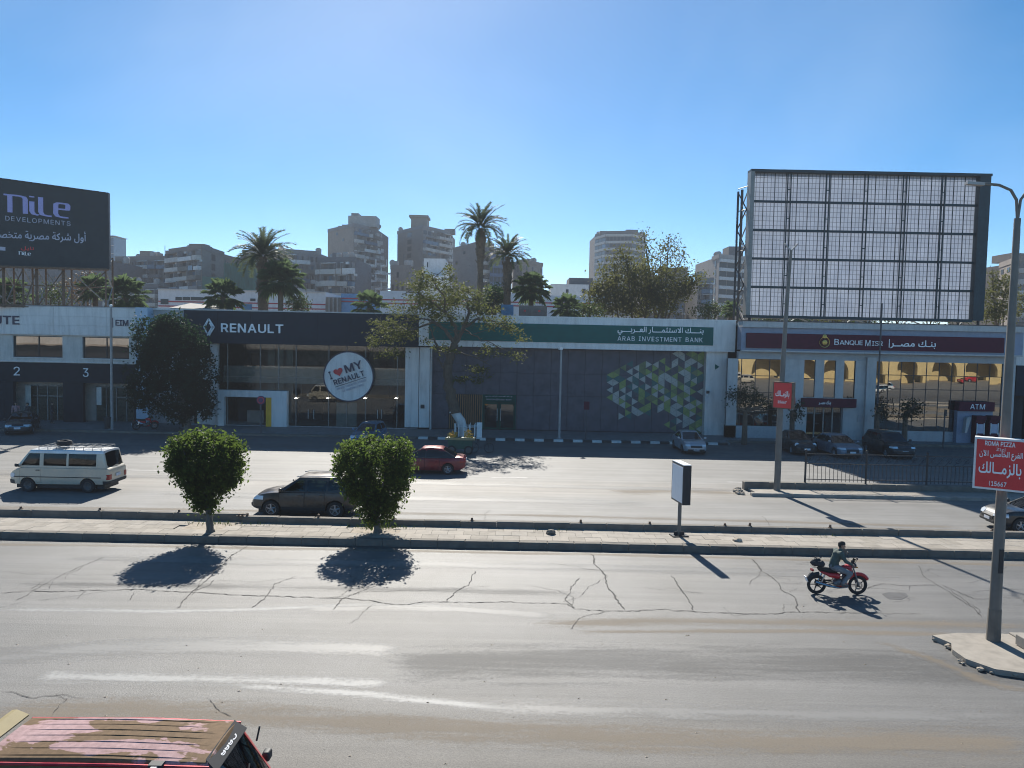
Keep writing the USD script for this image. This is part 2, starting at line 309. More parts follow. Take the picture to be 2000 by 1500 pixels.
# broken kerb end of the near island on the right
rng = np.random.default_rng(11)
ni = thing('near_island', kind='structure')
poly = Polygon([(10.95, 17.8), (11.3, 17.25), (12.1, 16.95), (60, 16.8), (60, 19.4), (11.7, 19.45), (10.95, 19.25), (11.15, 18.75), (10.95, 18.35)])
part(ni, 'slab', MB().prism(poly, -.02, .13, 'z'), 'slab_sand')
x = 12.0
while x < 26:
    w = 1.05; part(ni, 'kerb_stone', stone(x + .006, x + w - .006, 16.72, 17.02, 0, .15, wob=.03), 'kerb_face')
    if x > 12.6: part(ni, 'kerb_stone', stone(x + .006, x + w - .006, 19.15, 19.46, 0, .18, wob=.03), 'concrete')
    x += w
part(ni, 'kerb_stone', stone(12.75, 13.9, 18.3, 18.75, .15, .42, wob=.04), 'concrete')
part(ni, 'kerb_stone', stone(13.95, 15.2, 18.25, 18.7, .15, .40, wob=.04), 'concrete')
def rock(c, r, seed):
    m = trimesh.creation.icosphere(1, 1.0); v = np.array(m.vertices)
    v = v * (0.65 + .7 * meshkit.noise(v * 1.7 + seed * 3.1, seed))[:, None] * np.array([1.2, .9, .6]) * r
    return MB().raw(v + np.array(c), m.faces)
edge = [(10.98, 17.85), (11.1, 17.5), (11.35, 17.25), (11.6, 17.1), (11.0, 18.3), (11.15, 18.7), (11.05, 19.15), (11.4, 18.5), (11.65, 18.3), (11.9, 18.2)]
for k, (a, b_) in enumerate(edge):
    for j in range(2):
        r_ = .03 + .06 * rng.random(); part(ni, 'rubble_stone', rock((a + jit(.25), b_ + jit(.25), .02 + r_ * .5), r_, k * 2 + j), 'rubble')
for k in range(14):     # broken end of the railing island
    r_ = .05 + .1 * rng.random(); part(isl, 'rubble_stone', rock((11.9 - .5 * rng.random(), 37.6 + 1.8 * rng.random(), r_ * .4), r_, 40 + k), 'rubble')

# cracks in the asphalt: ragged filled joints lying on the road
def ribbon(pts, w, z, seed, step=0.10, wob=0.035):
    p = np.array([G(*q)[:2] for q in pts]); d = np.r_[0, np.cumsum(np.linalg.norm(np.diff(p, axis=0), axis=1))]
    n = max(int(d[-1] / step), 2); s = np.linspace(0, d[-1], n); q = np.stack([np.interp(s, d, p[:, k]) for k in (0, 1)], 1)
    r = np.random.default_rng(seed); off = np.cumsum(r.normal(0, wob, (n, 2)), axis=0); off -= np.linspace(0, 1, n)[:, None] * off[-1]; off = off * .5 + r.normal(0, wob * .35, (n, 2)); q = q + off
    t = np.gradient(q, axis=0); t /= np.linalg.norm(t, axis=1, keepdims=True) + 1e-9; nn = np.stack([-t[:, 1], t[:, 0]], 1)
    ww = w * (.35 + 1.1 * r.random(n)); ww[0] = ww[-1] = .2 * w
    a = np.c_[q + nn * ww[:, None] / 2, np.full(n, z)]; b_ = np.c_[q - nn * ww[:, None] / 2, np.full(n, z)]
    f = []
    for i in range(n - 1): f += [(i, n + i, n + i + 1), (i, n + i + 1, i + 1)]
    return np.vstack([a, b_]), np.array(f)
cr = MB()
CR = [([(0, 1159), (60, 1157), (165, 1154), (235, 1152), (300, 1152), (380, 1156), (490, 1163), (590, 1166), (640, 1168), (700, 1171), (742, 1179), (770, 1179), (805, 1172), (870, 1173), (960, 1172), (1040, 1174), (1105, 1176), (1120, 1186), (1200, 1190), (1290, 1187), (1400, 1194), (1560, 1197), (1690, 1196), (1800, 1200)], .055),
      ([(35, 1172), (75, 1148), (110, 1130), (150, 1110), (205, 1088)], .035), ([(90, 1130), (60, 1152)], .03), ([(345, 1188), (380, 1156), (408, 1133), (420, 1115), (450, 1088), (488, 1062)], .05), ([(380, 1155), (412, 1143), (418, 1133)], .04),
      ([(418, 1134), (500, 1137), (590, 1128), (700, 1126)], .02), ([(490, 1188), (520, 1164), (535, 1140), (578, 1126)], .04), ([(150, 1170), (166, 1156), (155, 1152)], .035), ([(250, 1172), (262, 1156)], .03),
      ([(648, 1192), (668, 1170), (700, 1158), (745, 1140), (760, 1122)], .045), ([(870, 1176), (885, 1160), (918, 1140), (928, 1115)], .045),
      ([(1155, 1082), (1168, 1103), (1190, 1125), (1196, 1145), (1210, 1165), (1219, 1190)], .075), ([(1132, 1130), (1124, 1150), (1102, 1172), (1122, 1188)], .04),
      ([(1308, 1124), (1322, 1142), (1338, 1165), (1354, 1192)], .05), ([(1470, 1092), (1490, 1112), (1520, 1138), (1533, 1155), (1550, 1165), (1562, 1197)], .05), ([(1520, 1138), (1545, 1140), (1570, 1138)], .03),
      ([(1690, 1150), (1720, 1140), (1760, 1144), (1840, 1143)], .035), ([(1795, 1105), (1815, 1130), (1860, 1160), (1900, 1185), (1918, 1205)], .04), ([(1840, 1143), (1905, 1170), (2000, 1168)], .035), ([(1900, 1158), (1960, 1150), (2000, 1153)], .03),
      ([(1950, 1000), (945, 1000)][:0] or [(945, 1018), (950, 1005), (958, 996)], .03), ([(1488, 1008), (1499, 1022), (1500, 1032)], .03), ([(1118, 1230), (1140, 1205), (1185, 1195)], .03),
      ([(0, 1350), (25, 1352), (60, 1362), (125, 1358), (165, 1364)], .03), ([(110, 1355), (135, 1365), (100, 1400)], .025), ([(410, 1360), (440, 1390), (455, 1400)], .025), ([(0, 1118), (100, 1121), (260, 1120)], .015), ([(1650, 1170), (1700, 1165), (1790, 1168)], .02)]
rcr = np.random.default_rng(61)
for base in [CR[0][0], CR[1][0], CR[3][0], CR[9][0], CR[11][0], CR[14][0], CR[17][0]]:
    for k in range(6 if base is CR[0][0] else 2):
        i = int(rcr.integers(len(base) - 1)); u = rcr.random(); x0, y0 = base[i][0] + (base[i + 1][0] - base[i][0]) * u, base[i][1] + (base[i + 1][1] - base[i][1]) * u
        p_ = [(x0, y0)]; dx, dy = rcr.normal() * 34, (-1 if rcr.random() < .6 else 1) * (7 + 9 * rcr.random())
        for _ in range(3): p_.append((p_[-1][0] + dx * (.6 + .8 * rcr.random()), p_[-1][1] + dy * (.5 + rcr.random()))); dx += rcr.normal() * 20
        CR.append((p_, .022))
for k in range(16):
    x0, y0 = rcr.uniform(1300, 2000), rcr.uniform(1085, 1205); CR.append(([(x0, y0), (x0 + rcr.normal() * 40, y0 + 8 * rcr.normal()), (x0 + rcr.normal() * 70, y0 + 14 * rcr.normal())], .02))
for k, (pts, w) in enumerate(CR): cr.raw(*ribbon(pts, w * .55, .012, 100 + k))
solo('road_crack', cr, 'tar_crack', 'dark branching cracks running across the near asphalt road', 'cracks', kind='stuff')
struct('road_patch', MB().prism([tuple(G(*q)[:2]) for q in [(1722, 1160), (1735, 1157), (1768, 1158), (1774, 1164), (1760, 1172), (1735, 1170)]], .002, .005, 'z'), 'patch_tar')
# old lane paint on the far road
lp = MB()
for a, b_ in ((640, 720), (960, 1030), (1420, 1480), (250, 330)):
    q = [G(a, 927 + .02 * (a - 700)), G(b_, 927 + .02 * (b_ - 700))]; lp.raw(*sheet(q[0][0], q[1][0], q[0][1] - .07, q[0][1] + .07, .004).mesh())
struct('lane_paint', lp, 'road_paint')
# dust drifts and worn streaks lying on the near road, feathered by noise
def dust(name, col, rough=.9, hard=.5, sc=(.30, 2.4, 1), bias=.45):
    def make(path):
        mth = lambda t, **k: ('math', {'math_type': t, **k})
        N = {'tc': ('texture_coordinate', {}), 'sx': ('separate_xyz', {}), 'ab': mth('absolute'), 'iv': mth('subtract', value1=1.0), 'ab2': mth('absolute'), 'iv2': mth('subtract', value1=1.0), 'mn': mth('multiply'),
             'g': ('geometry', {}), 'mp': ('mapping', {'scale': sc}), 'n': ('noise_texture', {'scale': 1.0, 'detail': 10.0, 'roughness': .7, 'distortion': .5}), 'n2': ('noise_texture', {'scale': 9.0, 'detail': 7.0, 'roughness': .8}),
             'a1': mth('multiply_add', value2=3.2, value3=-1.6), 'a2': mth('multiply_add', value2=2.6, value3=-1.3), 'a3': mth('add'), 'a4': mth('multiply_add', value2=1.3), 'r': ('map_range', {'from_min': bias, 'from_max': bias + .9, 'to_min': 0.0, 'to_max': hard, 'clamp': True}), 'e': mth('multiply', value2=4.0, use_clamp=True), 'o': mth('multiply'),
             'p': ('principled_bsdf', {'base_color': col, 'roughness': rough, 'specular_ior_level': .3}), 't': ('transparent_bsdf', {}), 'm': ('mix_closure', {})}
        L = [('tc.UV', 'sx.vector'), ('sx.y', 'ab.value1'), ('ab.value', 'iv.value2'), ('sx.x', 'ab2.value1'), ('ab2.value', 'iv2.value2'), ('iv.value', 'mn.value1'), ('iv2.value', 'mn.value2'), ('g.position', 'mp.vector'), ('mp.vector', 'n.vector'), ('g.position', 'n2.vector'),
             ('n.fac', 'a1.value1'), ('n2.fac', 'a2.value1'), ('a1.value', 'a3.value1'), ('a2.value', 'a3.value2'), ('mn.value', 'a4.value1'), ('a3.value', 'a4.value3'), ('a4.value', 'r.value'), ('mn.value', 'e.value1'), ('r.result', 'o.value1'), ('e.value', 'o.value2'), ('o.value', 'm.fac'), ('t.BSDF', 'm.closure1'), ('p.BSDF', 'm.closure2')]
        return usdkit.material(stage, path, N, L, surface='m.closure')
    DEFS[name] = make
dust('dust_white', (.44, .435, .42), .6, .7, bias=.3); dust('dust_tan', (.30, .245, .18), .95, .42, bias=.3); dust('wear_dark', (.09, .088, .085), .75, .3, bias=.3); dust('wear_pale', (.26, .255, .245), .55, .7, bias=.2)
_dz = [.0015]
def drift(pts, w, mat, ends=.12):
    """a feathered strip along picture points, w metres wide"""
    p = np.array([G(*q)[:2] for q in pts]); d = np.r_[0, np.cumsum(np.linalg.norm(np.diff(p, axis=0), axis=1))]; n = 40; s_ = np.linspace(0, d[-1], n); q = np.stack([np.interp(s_, d, p[:, k]) for k in (0, 1)], 1)
    for _ in range(6): q[1:-1] = (q[:-2] + q[2:] + 2 * q[1:-1]) / 4
    t_ = np.gradient(q, axis=0); t_ /= np.linalg.norm(t_, axis=1, keepdims=True); nn = np.stack([-t_[:, 1], t_[:, 0]], 1); e = np.linspace(-1, 1, n); eu = np.sign(e) * np.clip((np.abs(e) - (1 - 2 * ends)) / (2 * ends), 0, 1); _dz[0] += .0003; z = _dz[0]
    V = np.vstack([np.c_[q - nn * w / 2, np.full(n, z)], np.c_[q, np.full(n, z)], np.c_[q + nn * w / 2, np.full(n, z)]]); UV = np.vstack([np.c_[eu, np.full(n, -1.)], np.c_[eu, np.zeros(n)], np.c_[eu, np.ones(n)]]); f = []
    for r_ in range(2):
        for i in range(n - 1): a = r_ * n + i; f += [(a, a + 1, a + n + 1), (a, a + n + 1, a + n)]
    path = _path('/World', 'road_dust'); usdkit.mesh(stage, path, (V, np.array(f)), MAT(mat), False, uv=UV); tag(path, kind='structure')
drift([(-60, 1190), (300, 1194), (480, 1191), (660, 1183), (740, 1181), (960, 1186)], .5, 'dust_white'); drift([(560, 1192), (760, 1185), (900, 1190), (1100, 1205)], .8, 'wear_pale')
drift([(40, 1288), (160, 1264), (400, 1257), (600, 1260), (786, 1268)], 1.1, 'dust_white', .04); drift([(-60, 1290), (200, 1268), (500, 1262), (780, 1270)], 1.5, 'wear_pale', .05)
drift([(60, 1322), (300, 1324), (500, 1330), (770, 1336)], .85, 'dust_white', .05); drift([(430, 1338), (640, 1348), (760, 1362), (900, 1376), (1080, 1392)], .55, 'dust_white')
drift([(740, 1296), (1300, 1292), (1700, 1300), (2050, 1312)], 3.0, 'wear_dark', .06); drift([(900, 1380), (1400, 1392), (2050, 1402)], 1.0, 'wear_pale')
drift([(1000, 1220), (1300, 1214), (1600, 1216), (2040, 1222)], .9, 'dust_tan'); drift([(1100, 1235), (1500, 1232), (1900, 1240)], .5, 'dust_tan'); drift([(-60, 1062), (600, 1072), (1200, 1084), (2060, 1106)], .55, 'dust_tan', .03); drift([(1700, 1250), (1830, 1290), (1930, 1336), (2040, 1352)], .6, 'dust_tan', .2)
drift([(-80, 1400), (300, 1385), (800, 1420), (1300, 1445), (2060, 1455)], 1.6, 'dust_tan', .05); drift([(1180, 962), (1330, 958), (1420, 962), (1480, 968)], 2.0, 'dust_tan', .2); drift([(-60, 925), (500, 935), (1000, 948), (1500, 960)], 1.4, 'wear_pale'); drift([(-60, 990), (500, 998), (1100, 1008), (1900, 1030)], .8, 'dust_tan', .03); drift([(300, 965), (900, 975), (1300, 985)], 1.6, 'wear_pale'); drift([(100, 1090), (700, 1100), (1300, 1112), (1800, 1128)], 1.2, 'wear_pale'); drift([(0, 1140), (600, 1148), (1200, 1160)], .7, 'wear_dark')
# grit on the road
gr = MB(); rg = np.random.default_rng(5)
for k in range(160):
    a, b_ = rg.uniform(0, 2000), rg.uniform(1180, 1500)
    p = G(a, b_); s_ = .006 + .022 * rg.random() ** 3
    gr.raw(np.array([(-1, -1, 0), (1, -.8, 0), (.9, 1, 0), (-.8, .9, 0), (0, 0, .8)]) * s_ * np.array([1.4, 1, .8]) + [p[0], p[1], .001], [(0, 1, 4), (1, 2, 4), (2, 3, 4), (3, 0, 4)])
solo('grit', gr, 'rubble', 'pale grit and small litter scattered on the near road', 'grit', kind='stuff')
# ================================================================ lettering
ARABIC = {"bank": "945 25 949 36 958 33 956 20 958 15 964 11 974 9 997 9 1009 12 1013 20 1011 70 1022 70 1024 22 1026 14 1030 11 1149 11 1154 16 1157 31 1161 31 1167 29 1166 16 1167 13 1173 11 1186 11 1190 14 1191 18 1186 40 1195 43 1197 43 1198 41 1201 30 1202 14 1199 7 1195 3 1186 0 1170 0 1164 2 1160 6 1157 3 1149 0 1028 0 1023 2 1019 6 1015 2 1003 -2 971 -2 958 1 948 8 945 14;1183 -12 1185 -9 1191 -8 1194 -10 1195 -16 1193 -19 1187 -20 1184 -18;1154 49 1156 52 1162 53 1165 51 1166 45 1164 42 1158 41 1155 43;978 21 976 29 986 32 980 41 981 48 986 53 993 56 996 48 991 46 989 43 995 34 994 27 982 21;900 0 898 70 909 70 911 0;838 48 838 51 844 58 869 40 871 46 871 57 869 68 881 70 882 43 878 31 884 24 887 17 887 10 885 5 876 0 844 0 845 12 851 15 863 27 863 29 854 38|862 12 873 11 875 12 876 16 874 20 871 21;484 8 481 70 492 70 494 20 495 14 500 11 617 11 621 15 628 29 634 35 640 38 647 38 652 36 658 29 663 16 669 11 678 11 683 14 687 26 687 31 698 30 697 16 698 13 704 11 716 11 719 12 723 18 725 31 732 31 737 30 735 17 738 12 753 11 756 12 760 20 761 29 764 30 772 28 771 13 774 11 783 11 788 16 790 30 797 30 801 29 799 17 800 13 803 11 811 11 815 12 817 16 817 23 812 36 812 40 822 43 824 42 828 27 828 13 823 4 814 0 799 1 794 6 791 2 786 0 773 0 765 5 759 1 740 0 733 2 729 6 722 1 702 0 695 2 691 6 686 2 679 0 666 0 659 4 654 -1 643 -2 633 3 629 7 624 2 619 0 497 0 488 3|634 20 636 14 641 10 648 9 651 11 651 17 647 25 644 27 639 26 636 23;733 44 733 50 736 53 741 53 743 51 744 45 741 41 736 41;717 45 717 49 720 53 725 53 728 50 728 44 725 41 720 41;694 44 694 49 698 52 702 52 705 49 705 44 702 41 697 41;687 61 691 64 695 64 698 61 698 56 695 53 690 53 687 56;680 44 680 49 684 52 688 52 691 49 691 44 688 41 683 41;435 -15 435 -11 446 -7 455 1 458 8 458 15 452 30 463 35 469 19 469 5 464 -6 453 -16 440 -22 438 -22;393 70 405 69 406 0 395 0;213 -21 210 -11 221 -7 230 1 233 8 233 15 229 27 227 28 227 31 236 35 238 35 240 31 246 13 250 11 316 11 324 14 314 24 313 32 315 35 327 42 342 43 349 40 353 35 353 25 350 18 346 15 346 12 367 11 370 15 369 70 380 70 382 14 379 6 372 1 351 0 341 2 335 5 316 0 249 0 244 3 239 -6 226 -17 217 -21|325 29 335 19 342 25 342 30 338 33 330 33 325 31;3 -3 3 8 8 21 17 18 14 2 16 -4 20 -8 30 -11 44 -11 57 -7 60 -3 60 0 57 3 47 6 49 17 53 17 58 14 71 11 191 11 195 14 196 18 191 40 200 43 202 43 203 41 207 25 207 14 204 7 200 3 195 1 71 0 71 -7 67 -13 57 -19 44 -22 27 -22 18 -20 12 -17 6 -11;188 -12 190 -9 196 -8 199 -10 200 -16 198 -19 192 -20 189 -18;37 -34 40 -30 45 -30 48 -33 48 -39 45 -42 40 -42 37 -38;22 -33 25 -30 30 -30 33 -34 32 -40 30 -42 25 -42 22 -39", "misr": "277 14 277 25 281 36 290 33 288 20 290 15 296 11 306 9 329 9 341 12 345 20 343 70 354 70 356 22 358 14 362 11 400 11 405 16 408 31 418 29 417 16 418 13 424 11 437 11 441 14 442 18 437 40 446 43 448 43 449 41 453 25 453 14 450 7 446 3 437 0 421 0 415 2 411 6 408 3 400 0 360 0 355 2 351 6 347 2 335 -2 303 -2 293 0 284 4;434 -16 435 -10 438 -8 444 -9 446 -12 445 -18 442 -20 436 -19;405 45 406 51 409 53 415 52 417 49 416 43 413 41 407 42;310 21 308 29 318 32 312 41 313 48 318 53 325 56 328 48 323 46 321 43 327 34 326 27 314 21;4 -21 1 -11 12 -7 21 1 24 8 24 15 20 27 18 28 18 31 27 35 29 35 31 31 37 13 42 11 104 11 108 14 112 28 114 30 123 27 121 14 128 10 142 28 150 34 163 39 176 38 182 34 186 27 185 13 187 11 200 12 204 17 210 30 216 36 221 38 229 38 235 35 239 31 243 23 243 11 240 5 232 0 222 0 210 5 200 0 187 0 175 3 169 0 158 -2 128 -1 120 2 116 6 106 0 40 0 35 3 30 -6 17 -17 8 -21|216 14 223 11 231 12 232 18 230 24 226 27 220 26 215 17|141 10 158 9 168 11 174 15 175 23 170 28 159 27 150 21", "first": "1085 69 1084 75 1087 77 1084 81 1085 89 1091 93 1098 93 1099 87 1093 87 1091 82 1094 79 1102 80 1104 74 1087 69;1091 0 1089 63 1101 63 1102 0;1042 -21 1040 -10 1056 -7 1060 -5 1063 -1 1053 0 1044 5 1042 10 1042 19 1046 29 1052 35 1057 37 1064 37 1069 35 1075 28 1078 19 1078 4 1075 -5 1064 -16 1050 -21|1056 24 1053 15 1056 11 1065 11 1067 12 1066 20 1062 25;970 -3 970 8 974 21 976 21 984 18 981 1 984 -6 988 -9 995 -11 1005 -11 1013 -8 1016 -5 1020 8 1018 70 1030 70 1031 6 1029 -3 1025 -11 1019 -17 1013 -20 1006 -22 993 -22 979 -17 973 -11;816 -21 813 -11 827 -5 835 5 836 16 832 27 830 28 830 31 832 32 841 35 849 13 853 11 863 11 867 14 871 30 882 28 880 22 880 15 882 12 893 11 897 16 899 30 902 31 910 29 909 13 912 11 921 11 926 15 926 22 921 40 929 43 933 42 937 27 937 13 933 5 927 1 912 0 904 5 895 0 879 1 875 5 864 0 852 0 847 3 842 -6 829 -17 820 -21;905 48 905 53 908 56 913 56 916 53 916 48 913 45 909 45;898 65 901 68 906 68 909 65 909 60 906 57 902 57 898 60;891 53 894 56 899 56 902 53 902 48 899 45 895 45 891 48;726 20 727 31 732 38 744 45 751 46 752 54 763 54 764 24 766 14 771 11 796 12 798 14 797 21 776 41 777 49 791 59 810 68 812 68 816 60 816 58 790 45 804 30 809 20 808 8 800 2 792 0 768 0 760 3 756 9 740 8 734 10 728 15|738 23 743 19 753 19 754 21 753 36 741 32 737 26;752 68 752 74 755 77 760 77 762 75 763 69 760 65 755 65;736 69 736 73 739 77 744 77 747 74 747 68 744 65 739 65;507 -21 504 -11 515 -7 524 1 527 8 527 15 523 27 521 28 521 31 530 35 532 35 534 31 540 13 545 11 553 11 557 14 561 28 563 30 572 27 570 14 577 10 591 28 599 34 612 39 625 38 631 34 635 27 634 13 636 11 649 12 653 17 659 30 665 36 670 38 678 38 684 35 688 31 692 23 692 11 689 5 681 0 671 0 658 5 649 0 636 0 624 3 618 0 607 -2 584 -2 573 0 565 6 562 3 555 0 543 0 537 3 533 -6 526 -13 511 -21|664 15 671 11 680 12 681 18 679 24 675 27 669 26|590 10 607 9 617 11 623 15 624 23 619 28 608 27 599 21;490 -13 492 -10 498 -9 501 -12 501 -18 498 -21 494 -21 491 -19;426 20 427 31 432 38 444 45 451 46 452 54 463 54 464 24 466 14 471 11 484 11 489 13 490 22 485 40 496 43 501 27 501 13 499 8 492 2 484 0 468 0 460 3 456 9 440 8 434 10 428 15|438 23 443 19 453 19 454 21 453 36 441 32 437 26;475 -17 475 -13 478 -9 483 -9 486 -12 486 -18 483 -21 478 -21;452 74 455 77 460 77 463 73 462 67 460 65 455 65 452 68;436 73 439 77 444 77 447 74 447 68 444 65 439 65 436 69;3 20 4 31 9 38 21 45 28 46 29 54 40 54 42 16 48 11 56 11 60 14 64 28 66 30 75 27 73 14 80 10 94 28 102 34 115 39 128 38 134 34 138 27 137 13 139 11 153 12 157 18 159 28 161 30 170 27 168 14 174 10 176 11 183 22 194 32 210 39 223 38 229 34 233 27 232 13 235 11 257 12 270 16 278 21 278 23 272 26 264 28 248 27 247 38 252 39 268 38 286 29 296 28 297 17 292 17 291 15 292 13 298 11 314 12 319 21 320 31 332 30 330 17 333 12 347 11 351 14 357 27 365 36 370 38 378 38 384 35 390 28 392 23 392 11 387 3 381 0 371 0 359 5 349 0 335 0 328 2 324 6 317 1 296 0 286 4 282 11 280 11 270 5 251 0 234 0 222 3 216 0 205 -2 182 -2 171 0 163 6 160 3 153 0 139 0 127 3 121 0 110 -2 87 -2 76 0 68 6 58 0 41 1 37 3 33 9 17 8 11 10 5 15|364 15 371 11 380 12 381 18 379 24 375 27 369 26|188 10 205 9 215 11 221 15 222 23 217 28 206 27 197 21|93 10 110 9 120 11 126 15 127 23 122 28 111 27 102 21|15 23 20 19 30 19 31 21 30 36 18 32 14 26;328 44 328 50 331 53 336 53 338 51 339 45 336 41 331 41;312 45 312 49 315 53 320 53 323 50 323 44 320 41 315 41;251 57 253 60 259 61 262 59 263 53 261 50 255 49 252 51;29 74 32 77 37 77 40 73 39 67 37 65 32 65 29 68;13 73 16 77 21 77 24 74 24 68 21 65 16 65 13 69", "branch": "725 0 723 70 734 70 736 0;599 -21 596 -11 607 -7 616 1 619 8 619 15 615 27 613 28 613 31 622 35 624 35 626 31 632 13 637 11 652 11 652 13 647 20 647 29 650 36 655 41 662 44 673 43 680 37 683 31 683 19 679 14 679 11 699 12 700 15 699 70 710 70 712 14 709 6 706 3 697 0 680 0 667 3 654 0 635 0 629 3 625 -6 612 -17 603 -21|659 29 659 19 663 15 667 15 672 21 672 27 668 33 663 33;659 61 661 64 667 65 670 63 671 57 669 54 663 53 660 55;547 -17 548 -1 554 10 559 15 554 19 550 26 550 38 552 42 558 48 566 51 582 50 580 39 569 40 565 39 561 34 561 29 565 24 570 22 581 26 589 27 591 16 577 13 568 8 559 -3 558 -13 561 -20 564 -23 574 -27 588 -27 602 -23 605 -33 588 -38 568 -37 554 -30 550 -25;504 0 502 70 513 70 515 0;384 12 382 70 393 70 395 20 396 14 400 11 422 12 435 16 442 20 443 23 434 27 428 28 413 27 412 38 429 39 439 36 451 29 461 28 462 17 457 17 456 15 457 13 463 11 475 11 479 15 478 70 489 70 491 33 490 10 485 3 476 0 461 0 454 2 448 7 446 11 435 5 422 1 416 0 393 1 386 6;416 53 417 59 420 61 426 60 428 57 427 51 424 49 418 50;191 -3 191 8 194 18 197 21 205 18 202 2 206 -7 215 -11 227 -11 235 -8 239 -4 241 2 241 12 236 28 246 31 248 31 252 15 258 11 264 11 268 14 271 24 271 30 282 29 280 16 282 12 285 11 295 12 298 17 297 36 300 37 307 37 310 17 316 11 327 12 331 17 337 30 343 36 348 38 356 38 362 35 366 31 370 23 370 11 367 5 359 0 349 0 337 5 327 0 315 0 308 3 305 7 300 2 294 0 284 0 277 3 275 5 272 2 266 0 257 0 253 2 249 -9 243 -16 228 -22 213 -22 203 -19 194 -11|343 17 343 13 349 11 356 11 359 14 357 24 353 27 347 26;146 0 144 70 155 70 157 0;73 49 77 56 81 58 98 46 101 42 106 41 107 58 105 69 117 70 118 43 114 32 119 26 123 17 123 10 120 4 112 0 80 0 81 12 87 15 99 27 99 30 85 42|97 12 109 11 111 12 112 16 110 20 107 21;68 64 66 68 69 71 73 73 79 73 86 70 92 70 95 72 98 67 92 63 85 63 78 66;3 -4 4 12 7 20 11 20 17 18 14 2 16 -5 19 -8 28 -11 39 -11 46 -8 51 -3 53 4 52 17 47 29 52 32 58 33 64 16 64 1 59 -11 54 -16 47 -20 39 -22 20 -21 10 -16;27 47 29 50 35 51 38 49 39 43 37 40 31 39 28 41", "zam": "335 12 333 70 344 70 346 20 347 14 351 11 365 11 369 14 370 21 365 40 376 43 381 25 381 14 378 7 374 3 365 0 349 0 344 1 337 6;362 -16 363 -10 366 -8 372 -9 374 -12 373 -18 370 -20 364 -19;256 -15 256 -11 263 -9 272 -3 278 6 278 19 273 28 273 31 276 33 280 35 284 34 289 18 293 12 306 11 309 12 310 15 309 70 320 70 322 14 319 6 316 3 307 0 295 0 288 3 286 -4 280 -11 263 -21 259 -22;271 54 273 57 279 58 282 56 283 50 281 47 275 46 272 48;125 70 136 70 138 20 139 14 143 11 207 11 211 14 217 27 225 36 230 38 238 38 244 35 250 28 252 23 252 11 249 5 241 0 231 0 219 5 209 0 136 1 129 6 127 12|225 14 232 11 240 12 241 18 239 24 235 27 229 26 224 17;3 14 3 25 7 36 16 33 14 20 16 15 22 11 32 9 55 9 67 12 71 20 69 70 80 70 83 16 88 11 101 12 102 15 101 70 112 70 114 14 111 6 108 3 99 0 86 0 77 6 73 2 61 -2 29 -2 19 0 10 4;34 29 44 32 43 36 38 41 38 46 44 53 51 56 54 48 49 46 47 43 53 34 52 27 46 23 36 21", "nile": "114 12 112 70 123 70 125 20 126 14 130 11 144 11 148 14 149 21 144 40 155 43 160 25 160 14 157 7 153 3 144 0 128 0 119 3 116 6;143 56 144 62 147 64 153 63 155 60 154 54 151 52 145 53;3 -3 3 8 6 18 9 21 17 18 14 1 16 -4 21 -9 28 -11 38 -11 46 -8 50 -4 53 4 51 70 63 70 64 21 68 12 84 11 89 13 90 22 85 40 94 43 97 42 101 27 101 13 99 8 94 3 84 0 70 0 64 2 60 -10 53 -17 47 -20 38 -22 25 -22 15 -19 6 -11;90 -17 91 -11 94 -9 98 -9 101 -12 101 -18 98 -21 92 -20;75 -17 75 -13 78 -9 83 -9 86 -12 86 -18 83 -21 78 -21"}
def arabic(key, height, depth=.03):
    """Arabic lettering from outlines, in the xy plane from the origin, about "height" tall (alef)"""
    ms = []
    for p in ARABIC[key].split(';'):
        rings = [np.array(list(map(int, r.split())), float).reshape(-1, 2) for r in p.split('|')]
        pg = Polygon(rings[0], rings[1:]).buffer(0)
        for g in getattr(pg, 'geoms', [pg]):
            if g.area > 1: ms.append(trimesh.creation.extrude_polygon(g, depth * 70 / height, engine='earcut'))
    m = trimesh.util.concatenate(ms); m.apply_scale(height / 70.0); return m
def latin(text, height, depth=.03, bold=False, spacing=0.0, width=None):
    if spacing:
        ms, x = [], 0.0
        for ch in text:
            if ch == ' ': x += height * .4 + spacing; continue
            m = meshkit.text_mesh(ch, height, depth, bold); b = m.bounds; m.apply_translation([x - b[0][0], 0, 0]); x += b[1][0] - b[0][0] + spacing; ms.append(m)
        m = trimesh.util.concatenate(ms)
    else: m = meshkit.text_mesh(text, height, depth, bold)
    return m
def upright(m, x0, x1, y, z0, z1=None, turn=None):
    """lettering stood up on a wall that faces -y, filling x0..x1 (and z0..z1), its face at y"""
    v, f, _ = meshkit.arrays(m); lo, hi = v.min(0), v.max(0); s = (x1 - x0) / (hi[0] - lo[0]); sz = s if z1 is None else (z1 - z0) / (hi[1] - lo[1])
    v = np.stack([(v[:, 0] - lo[0]) * s + x0, y - (v[:, 2] - lo[2]), (v[:, 1] - lo[1]) * sz + z0], 1)
    return v, f
def flat_letters(m, x0, x1, z0, z1):
    v, f, _ = meshkit.arrays(m); lo, hi = v.min(0), v.max(0)
    return np.stack([(v[:, 0] - lo[0]) / (hi[0] - lo[0]) * (x1 - x0) + x0, (v[:, 1] - lo[1]) / (hi[1] - lo[1]) * (z1 - z0) + z0, v[:, 2] - lo[2]], 1), f
